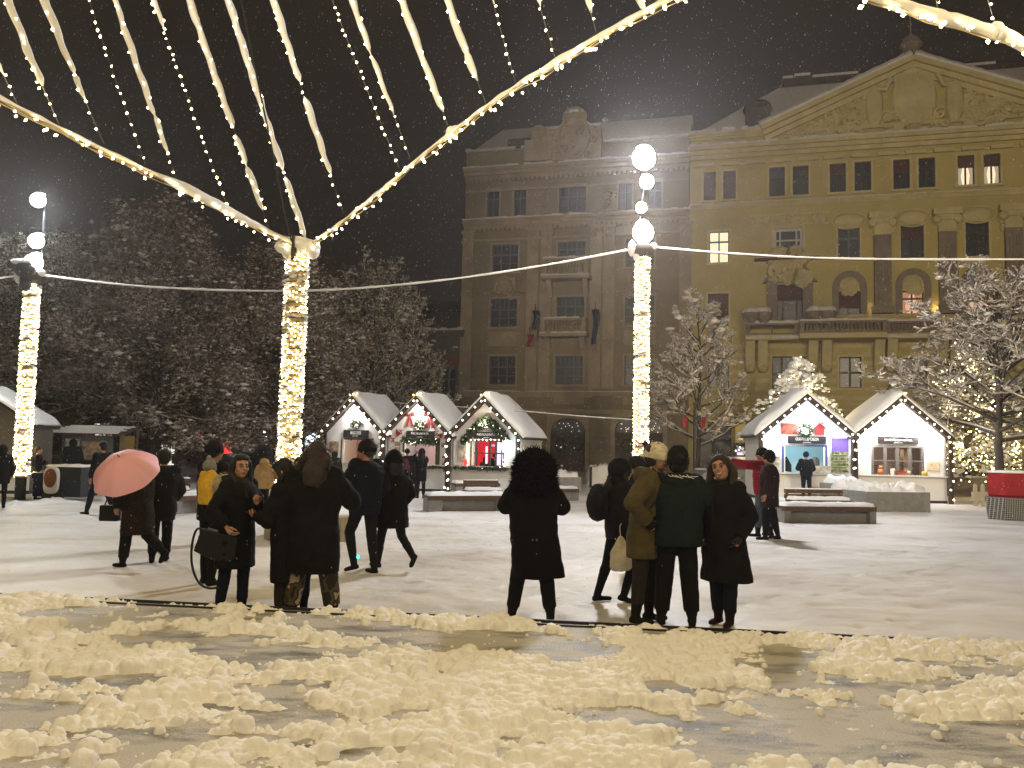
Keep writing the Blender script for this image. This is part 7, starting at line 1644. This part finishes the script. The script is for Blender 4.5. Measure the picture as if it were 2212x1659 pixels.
mb = MB(); mb.tube([K(440, 1146, 0), K(470, 1120, 0), K(492, 1110, .02), K(508, 1158, 0)], .012, 6); mb.build('handle', 'leather_black', t, True)
# coat studs and dangling cord
mb = MB(); 
for z in (.58, .62): mb.ball(up4((.02, .185, z + .2)), .009, 6, 5)
mb.build('snap_button', 'grey_metal', t4); 
ta, *_ = person('adult in black cap half hidden behind the long haired woman, holding a child in yellow', g3(450, 1262), -30, 1.74, MV, ((3, 2), (-3, 2)), .11, {'L': ((-.26, .1, 1.12), (-.05, .30, 1.10)), 'R': ((.26, .1, 1.12), (.06, .30, 1.06))}, puff=.15, hem=.78, hemw=.2, hair=('short', 'hair_black'), hat=('beanie', 'charcoal'))
pc_ = at(450, 1075, ta.location.y - .30)
person('small child in a yellow jacket and grey bobble hat behind the long haired woman', (pc_.x, pc_.y), -60, 1.00, MV, ((60, 70), (55, 60)), .11, {'L': ((-.26, .10, 1.18), (-.20, .25, 1.05)), 'R': ((.26, .10, 1.18), (.2, .25, 1.05))}, coatmat='yellow_coat', puff=.62, hem=.84, hemw=.26, trousers='charcoal', boots='black_cloth', hat=('bobble', 'grey_knit'), hood='down', child=True, z0=.62, head=(10, 0, 0), sleeve=1.1, scarf=('fur_cream', 0))
# phone girl
t7, A7, up7, hp7, s7 = person('dark haired girl in black coat and white scarf, bent over her phone', g3(612, 1334), 82, 1.56, NV, ((2, 2), (-4, 2)), .09,
    {'L': ((-.22, .12, 1.10), (-.05, .33, 1.13)), 'R': ((.22, .12, 1.10), (.04, .33, 1.12)), 'Ln': (.5, 0, .6), 'Rn': (-.5, 0, .6)}, coatmat='black_cloth', hem=.40, hemw=.22, puff=.2, trousers='trouser_grey', head=(0, -28, 0), hair=('long', 'hair_black'), face=1, scarf=('fur_cream', 1.22), lean=5, hand_curl=.75, ridge=.0)
mb = MB(); p = (A7['L'][2] + A7['R'][2]) / 2 + Vector((0, .10, .03)); mb.cbox(p, (.075, .15, .010), rx=.5); held('phone', mb, 'black_metal', t7, 'dark phone in both hands of the girl in the white scarf', 'phone', False)
# navy person between them and camo woman
person('person in navy blue jacket, mostly hidden behind the woman in camouflage trousers', g3(640, 1318), 175, 1.60, MV, ((2, 2), (-2, 2)), .09, coatmat='navy_blue', puff=.15, hem=.72, hemw=.21, trousers='denim_dark', hair=('long', 'hair_brown'))
t8, A8, up8, hp8, s8 = person('woman seen from behind with long brown hair, black parka and wide camouflage trousers', g3(670, 1338), 8, 1.74, NV, ((2, 2, -.03), (-2, 2, .05)), .17,
    {'L': ((-.31, -.02, 1.14), (-.22, .10, .93)), 'R': ((.36, .10, 1.18), (.12, .30, 1.34))}, coatmat='black_cloth', hem=.47, hemw=.275, puff=.40, trousers='camo', boots='boot_dark', head=(18, -12, 0), hair=('wavy', 'hair_brown'), hood='down', leg_w=1.42, sleeve=.98)
mb = MB(); mb.tube([hp8((0, -.05, .06)), hp8((0, -.11, -.05)), up8((0, -.19, 1.44)), up8((-.02, -.22, 1.34))], [(.10, .05), (.125, .05), (.13, .045), (.07, .03)], 12)
mb.tube([hp8((-.05, .0, .07)), hp8((-.11, -.02, -.04)), up8((-.20, -.02, 1.42)), up8((-.24, .02, 1.30))], [.03, .05, .05, .02], 8); soft('long_hair', mb, .010, 'hair_brown', t8, .014, (26, 26, 5), 900, .04)
# child on planter
p6 = at(567, 1112, 15.0)
t6, *_ = person('small child in a tan fur coat and cream boots standing on the round planter', (p6.x, p6.y), -12, .95, .012, ((0, 0), (0, 0)), .09, {'L': ((-.24, -.02, 1.15), (-.22, .02, .95)), 'R': ((.26, -.02, 1.15), (.26, .02, .93))}, coatmat='fur_tan', puff=.75, hem=.78, hemw=.34, trousers='black_cloth', boots='fur_cream', boot_h=.34, hood='up', child=True, z0=.50, fur=2500, furlen=.02, sleeve=1.0, leg_w=1.3, waist=.19)
# walkers
t1, A1, up1, hp1, s1_ = person('stooped woman in a brown fur coat walking left under the pink umbrella', g3(291, 1226), 62, 1.60, NV, ((14, 6), (-16, 42)), .09, {'R': ((.20, .18, 1.16), (.12, .24, 1.28)), 'L': ((-.28, .02, 1.12), (-.26, .12, .90)), 'Rn': (-.5, .4, .1)}, coatmat='fur_brown', puff=.36, hem=.52, hemw=.26, trousers='charcoal', boots='boot_dark', hair=('short', 'hair_brown'), lean=8, fur=5000, furlen=.03, leg_w=1.25, hand_curl=1.1)
# the umbrella
pu = at(262, 1000, t1.location.y - .50); t = empty('umbrella', tuple(pu)); tag(t, 'open pink umbrella with scalloped rim held by the woman in the brown fur coat', 'umbrella')
wd = 68 * t1.location.y / 1812; ax = Vector((-.10, -.66, .80)).normalized(); e1 = ax.cross(Vector((0, 1, 0))).normalized(); e2 = ax.cross(e1); n = 8; sub = 6; rows = 9
V = []; 
top_h = 40 * t1.location.y / 1812
for i in range(rows + 1):
    u = i / rows; th = u * 1.15; rr = wd * 1.02 * math.sin(th) / math.sin(1.15); hh = top_h * (1 - (1 - math.cos(th)) / (1 - math.cos(1.15))) * 1.15
    for k in range(n * sub):
        a = 2 * PI * k / (n * sub); f = abs(((k / sub) % 1) - .5) * 2; sc = 1 - .075 * (1 - f) * u; dz_ = -.015 * (1 - f) * u
        V.append(tuple(ax * (hh + dz_ - .20) + (e1 * math.cos(a) + e2 * math.sin(a)) * rr * sc))
N_ = n * sub; mb = MB(); mb.add(V, [(i * N_ + k, i * N_ + (k + 1) % N_, (i + 1) * N_ + (k + 1) % N_, (i + 1) * N_ + k) for i in range(rows) for k in range(N_)]); cn = mb.build('canopy', 'pink_nylon', t, True)
mb = MB()
for k in range(n): a = 2 * PI * k / n; pts = [Vector(V[i * N_ + k * sub]) - ax * .012 for i in range(0, rows + 1, 3)]; mb.tube(pts, .005, 4)
mb.build('ribs', 'grey_metal', t); mb = MB(); tip = ax * (top_h * 1.15 - .15); hq = Vector((.12, .50, -.36)); mb.tube([tip, hq], .008, 6); mb.tube([hq, hq * 1.1], .014, 8); mb.build('shaft', 'grey_metal', t)
pb2 = at(238, 1105, t1.location.y + .05); t = empty('handbag', tuple(pb2)); tag(t, 'small dark handbag swinging from the arm of the fur coated woman', 'bag'); mb = MB(); mb.cbox((0, 0, -.02), (.26, .12, .22)); soft('bag_body', mb, .012, 'leather_black', t); mb = MB(); mb.tube([(-.08, 0, .08), (-.04, 0, .20), (.10, 0, .20), (.12, 0, .08)], .010, 6); mb.build('handle', 'leather_black', t)
person('man in a black cap and dark knee-length coat walking away right of the pink umbrella', g3(343, 1214), 18, 1.60, NV, ((-6, 10), (10, 6)), .09, {'L': ((-.26, .10, 1.14), (-.15, .24, 1.10)), 'R': ((.26, .06, 1.12), (.18, .2, .98))}, coatmat='charcoal', puff=.28, hem=.66, hemw=.22, hair=('short', 'hair_black'), hat=('cap', 'black_cloth'), lean=5, leg_w=1.15)
person('person in dark jeans striding behind the pink umbrella, upper body hidden', g3(214, 1112), 70, 1.72, MV, ((24, 6), (-20, 12)), .08, puff=.2, hem=.78, hemw=.22, trousers='denim_dark', coatmat='black_cloth', hair=('short', 'hair_black'))
t10, *_ = person('tall man in a black beanie and dark jacket striding away with one foot lifted', g3(783, 1238), 48, 1.80, NV, ((26, 42), (-6, 6)), .09, {'L': ((-.26, .08, 1.13), (-.17, .22, 1.05)), 'R': ((.28, -.04, 1.14), (.22, .08, .96))}, coatmat='black_navy', puff=.34, hem=.78, hemw=.225, trousers='charcoal', hair=('short', 'hair_brown'), hat=('beanie', 'black_cloth'), head=(25, 0, 0), leg_w=.98, boot_h=.2)
mb = MB(); q = t10; mb.ball((-.07, .02, .22), .022, 10, 8); o = held('ankle_light', mb, mat('teal_led', (.1, .8, .6), .5, emit=(.05, .85, .60), estr=3), q, 'small glowing teal light worn at the ankle of the tall striding man', 'light')
person('woman in a puffy black hooded coat striding right beside the tall man in the beanie', g3(842, 1228), 40, 1.66, NV, ((18, 6), (-22, 30)), .08, {'L': ((-.28, .02, 1.14), (-.20, .14, 1.0)), 'R': ((.30, -.02, 1.14), (.24, .1, .98))}, coatmat='fur_black', puff=.34, hem=.64, hemw=.27, trousers='black_cloth', hair=('wavy', 'hair_black'), hood='up', fur=1500, furlen=.03, hemskew=.06, leg_w=.95, boot_h=.3)
# centre woman
t16, *_ = person('woman from behind in a black parka with big fur hood, alone at the centre', g3(1148, 1342), 0, 1.66, NV, ((3, 2, -.06), (-1, 2, .05)), .15, {'L': ((-.31, .06, 1.22), (-.10, .28, 1.42)), 'R': ((.31, .06, 1.22), (.10, .28, 1.42))}, coatmat='fur_black', puff=.36, hem=.47, hemw=.285, trousers='black_cloth', hair=None, hood='fur', sleeve=.98, hemskew=.14, leg_w=1.2, head=(0, 8, 0), waist=.17)
up_ = _
mb = MB(); hs = 1.66 / 1.75; mb.ball((0, -.03, 1.61 * hs), (.215, .18, .185), 18, 14); mb.ball((0, -.08, 1.45 * hs), (.225, .15, .15), 16, 10); soft('fur_hood', mb, .012, 'fur_black', t16, .012, (16, 16, 16), 7000, .065, seed=9)
mb = MB(); mb.ball((0, -.05, 1.74 * hs), (.10, .09, .035), 12, 6); soft('hood_snow', mb, .01, mat('frosted_fur', (.30, .29, .26), .9), t16, .012, (60, 60, 60), 500, .03)
mb = MB(); 
for x in (-.012, .03): mb.ball((x, -.225, .84), .010, 6, 5)
mb.build('snap_button', 'grey_metal', t16)
# --- right group
t17, A17, *_ = person('woman in black ankle boots walking right with a dark backpack, behind the olive jacket', g3(1333, 1300), -80, 1.64, NV, ((-14, 4), (24, 40)), .08, {'L': ((-.20, .12, 1.10), (-.10, .26, .98)), 'R': ((.24, .0, 1.10), (.22, .15, .93))}, coatmat='black_cloth', puff=.18, hem=.80, hemw=.2, trousers='black_cloth', hair=('long', 'hair_black'), hood='up', lean=3, boot_h=.2, leg_w=.95)
mb = MB(); mb.cbox((0, -.24, 1.12), (.26, .16, .34)); mb.ball((0, -.25, 1.12), (.17, .14, .21)); mb.ball((0, -.23, 1.28), (.14, .11, .08)); tb = MB(); soft_o = soft('backpack', mb, .012, 'charcoal', None, .006); soft_o.location = t17.location; soft_o.rotation_euler = t17.rotation_euler; tag(soft_o, 'square dark backpack on the back of the walking woman in ankle boots', 'backpack')
pw = at(1342, 1195, t17.location.y - .2); t = empty('carrier_bag', tuple(pw)); tag(t, 'white carrier bag swinging beside the walking woman in ankle boots', 'bag')
mb = MB(); mb.rings([(0, 0, -.20, .09, .05), (0, 0, -.16, .13, .08), (0, 0, .0, .12, .07), (-.01, 0, .12, .06, .04), (-.01, 0, .2, .02, .015)], 14); soft('bag_body', mb, .012, 'white_cloth', t, .014, (14, 14, 8)); mb = MB(); mb.tube([(-.01, 0, .18), (-.02, 0, .30), (.0, 0, .34)], .006, 5); mb.build('handle', 'white_cloth', t)
person('tall curly haired man far behind the white beanie, only his hair showing', g3(1401, 1205), 40, 1.84, MV, coatmat='charcoal', hair=('curly', 'hair_black'), puff=.15)
person('person with a brown fur hat between the backpack woman and the white beanie', g3(1374, 1222), 60, 1.62, MV, coatmat='charcoal', hat=('fur', 'fur_brown'), puff=.25, hem=.7)
t19, A19, up19, hp19, s19 = person('smiling man in a white beanie and olive parka with one hand on his hip', g3(1392, 1343), -112, 1.80, NV, ((2, 2), (-3, 2)), .13, {'R': ((.45, -.06, 1.20), (.26, .08, 1.00)), 'L': ((-.26, .1, 1.16), (-.16, .22, 1.04)), 'Rn': (-1, .2, 0)}, coatmat='olive', puff=.26, hem=.64, hemw=.225, trousers='trouser_grey', boots='boot_dark', hair=('short', 'hair_brown'), hat=('beanie', 'cream_knit'), face=2, head=(22, -10, 0), hood='down', lean=9, boot_h=.20, leg_w=1.08, gloves='black_cloth', ridge=.0)
mb = MB(); mb.tube([up19((.10, .17, 1.45)), up19((.12, .20, 1.25)), up19((.16, .14, 1.05)), up19((.20, .02, 1.02))], (.024), 6); mb.tube([up19((.13, .0, 1.52)), up19((.15, .12, 1.42)), up19((.14, .19, 1.28))], .022, 6); o = held('backpack_strap', mb, 'black_cloth', t19, 'black backpack strap across the olive parka', 'strap')
t20, A20, up20, hp20, s20 = person('man seen from behind in a dark grey-green padded jacket, black beanie and black trousers', g3(1461, 1350), -3, 1.75, NV, ((2, 2, -.02), (-2, 2, .02)), .13, {'L': ((-.32, -.04, 1.16), (-.27, .10, .94)), 'R': ((.39, .02, 1.20), (.30, .22, 1.06))}, coatmat='green_grey', puff=.44, hem=.80, hemw=.262, trousers='black_cloth', hair=('short', 'hair_black'), hat=('slouch', 'black_cloth'), scarf=('fur_cream', 0), hood='down', leg_w=1.32, head=(10, 0, 0), gloves='black_cloth', sleeve=.96, ridge=.0)
mb = MB(); 
for k in range(7): a = k / 6; mb.tube([up20((-.12 + .22 * a, -.20, 1.515 + .01 * math.sin(k * 3))), up20((-.10 + .22 * a, -.215, 1.50)), up20((-.05 + .22 * a, -.225, 1.505 - .012 * (k % 3)))], .003, 5)
mb.build('snow_streaks', 'snow_fine', t20, True)
mb = MB(); mb.box(-.235, .235, -.222, -.215, .965, .975); mb.build('hem_seam', 'black_cloth', t20) if False else None
t21, A21, up21, hp21, s21 = person('laughing woman with wavy brown hair in a long black flared coat, hands in pockets', g3(1562, 1350), 146, 1.70, NV, ((2, 3), (-3, 3)), .075, {'L': ((-.29, -.03, 1.14), (-.20, .10, .92)), 'R': ((.30, -.03, 1.14), (.21, .12, .93))}, coatmat='black_cloth', puff=.18, hem=.46, hemw=.275, trousers='denim_dark', boots='boot_red', hair=('wavy', 'hair_brown'), face=2, head=(5, 4, 12), scarf=('charcoal', .98), gloves='leather_black', boot_h=.15, leg_w=1.12, hemskew=-.06, lean=6)
# --- red coat pair
t22, A22, up22, hp22, s22 = person('tall person in a red jacket and light jeans stretching one arm out for a photo', g3(1646, 1159), 60, 1.84, .013, ((5, 3), (-8, 4)), .13, {'L': ((-.38, .22, 1.42), (-.42, .52, 1.50)), 'R': ((.30, -.12, 1.30), (.30, .10, 1.42)), 'Ln': (0, .2, -1)}, coatmat='red_coat', puff=.22, hem=.84, hemw=.21, trousers='denim', boots='boot_dark', hair=('short', 'hair_black'), hat=('beanie', 'black_cloth'), head=(30, 0, 0), hand_curl=.9, leg_w=1.2, boot_h=.2)
mb = MB(); mb.cbox(A22['L'][2] + Vector((-.02, .12, .05)), (.075, .012, .15)); held('phone', mb, 'black_metal', t22, 'phone held out at arm\'s length by the person in the red jacket', 'phone', False)
person('woman in a long dark brownish coat with tall wide boots, leaning into the red jacket', g3(1662, 1166), 70, 1.76, .013, ((8, 6), (-8, 6)), .11, coatmat=cloth('maroon_black', (.022, .011, .012)).name, puff=.34, hem=.66, hemw=.25, trousers='black_cloth', boots='boot_dark', boot_h=.40, hair=('short', 'hair_black'), hat=('slouch', 'black_cloth'), leg_w=1.3, hemskew=.10, head=(20, 0, 0))
# --- far people
person('man in a navy jacket and blue cap ordering at the blue lit stall', g3(1742, 1083), -4, 1.80, .018, ((0, 0), (0, 0)), .12, {'L': ((-.27, .06, 1.16), (-.10, .30, 1.16)), 'R': ((.27, .06, 1.16), (.10, .30, 1.16))}, coatmat='black_navy', puff=.25, hem=.86, hemw=.2, trousers='denim_dark', hat=('beanie', 'navy_blue'), lean=3)
t14, A14, up14, *_ = person('woman in a dark knee-length coat raising her phone to photograph the red bow stall', g3(908, 1077), 25, 1.60, .016, ((3, 3), (-3, 3)), .10, {'L': ((-.26, .18, 1.36), (-.12, .34, 1.56)), 'R': ((.26, .18, 1.36), (.12, .34, 1.56))}, coatmat='black_navy', puff=.15, hem=.62, hemw=.21, trousers='charcoal', hair=('long', 'hair_black'), hood='up', boot_h=.3)
mb = MB(); mb.cbox((A14['L'][2] + A14['R'][2]) / 2 + Vector((0, .07, .07)), (.15, .012, .08)); held('phone', mb, 'grey_metal', t14, 'phone raised before the red bow stall', 'phone', False)
person('child in dark blue clothes beside the woman photographing the red bow stall', g3(893, 1069), 10, 1.20, FV, coatmat='black_navy', puff=.3, hair=('short', 'hair_black'), child=True, trousers='denim_dark')
person('person in a black hat and dark jacket left of the red bow stall hatch', g3(877, 1069), 0, 1.60, FV, coatmat='charcoal', puff=.3, hat=('beanie', 'black_cloth'))
person('person in a plum jacket and pale hood behind the puffy hooded coat', g3(864, 1078), 20, 1.50, FV, coatmat='plum', puff=.35, hat=('beanie', 'cream_knit'))
person('person in a khaki hooded coat at the peach lit stall', g3(720, 1072), -8, 1.46, FV, coatmat='green_dark', puff=.35, hem=.7, hood='up')
person('small figure in a dark red hood and black skirt coat before the garland arch stall', g3(1046, 1062), 10, 1.32, FV, coatmat='plum', puff=.15, hem=.6, hemw=.24, trousers='denim', hood='up')
person('taller figure in black jacket and pale beige trousers pointing at the garland arch stall', g3(1067, 1063), -10, 1.50, FV, arms={'R': ((.32, .12, 1.30), (.48, .34, 1.38))}, coatmat='black_cloth', puff=.3, hem=.84, trousers='beige_trousers', hair=('short', 'hair_black'), leg_w=1.5)
person('dark figure cut by the left picture edge before the grey stall', g3(-2, 1098), 30, 1.50, MV, coatmat='charcoal', puff=.3, hem=.7, hood='up')
person('slim person in dark coat with blond hair standing right behind the left lit post', g3(76, 1079), -60, 1.46, MV, arms={'L': ((-.22, .1, 1.15), (-.06, .26, 1.30))}, coatmat='black_navy', puff=.1, hem=.7, hair=('short', 'hair_brown'), face=0)
person('dark hooded figure behind the market cart, left of the pink umbrella', g3(152, 1062), 30, 1.66, MV, coatmat='black_navy', puff=.5, hem=.8, hood='up')
person('dark haired person peeking between the nearest lit post and the brown haired woman', g3(658, 1062), 170, 1.58, FV, coatmat='charcoal', hair=('short', 'hair_black'), face=0)
v_ = cs[0] + Vector((math.cos(ROT3) * -.12 - math.sin(ROT3) * .75, math.sin(ROT3) * -.12 + math.cos(ROT3) * .75, 0))
person('stallholder with long dark hair inside the peach lit stall', (v_.x, v_.y), 150, 1.60, FV, coatmat='picture_red', hair=('long', 'hair_black'), z0=.14)
# ------------------------------------------------------------------ falling snow
def snowfall():
    rng = np.random.default_rng(99); N = 38000
    Y = 7.5 + 42 * rng.uniform(0, 1, N) ** .8; X = rng.uniform(-.75, .75, N) * Y * 1.0; Z = CAM_H + rng.uniform(-.38, .62, N) * Y
    k = (Z > .3) & (Z < 19); c = np.stack([X, Y, Z], 1)[k]
    sz = rng.uniform(.0014, .0036, len(c)) * (1 + c[:, 1] / 22)
    v = np.array(OCT_V, float) * np.array([.8, .8, 2.6])
    d = np.stack([sz, sz, sz], 1)
    V, Fq = scatter_shape(c, d, v, OCT_F, rng, rot=False, jitter=.25)
    V = V.reshape(-1, 6, 3); sh = (V[:, :, 2] - V[:, :, 2].mean(1, keepdims=True)) * .22; V[:, :, 0] += sh
    o = np_mesh('falling_snow', V.reshape(-1, 3), Fq, mat('flake', (.75, .75, .75), .8)); tag(o, 'wet snowflakes falling slantwise over the whole square', 'falling snow', kind='stuff')
snowfall()

def haze():
    mb = MB(); mb.box(-130, 130, -40, 130, -1.3, 45); o = mb.build('haze', None); tag(o, kind='stuff')
    m = bpy.data.materials.new('haze'); m.use_nodes = True; nt = m.node_tree; nt.nodes.clear(); out = nt.nodes.new('ShaderNodeOutputMaterial'); v = nt.nodes.new('ShaderNodeVolumePrincipled')
    v.inputs['Color'].default_value = (.95, .90, .86, 1); v.inputs['Density'].default_value = HAZE; v.inputs['Anisotropy'].default_value = .72
    nt.links.new(v.outputs[0], out.inputs['Volume']); o.data.materials.append(m)
HAZE = .0010
haze()
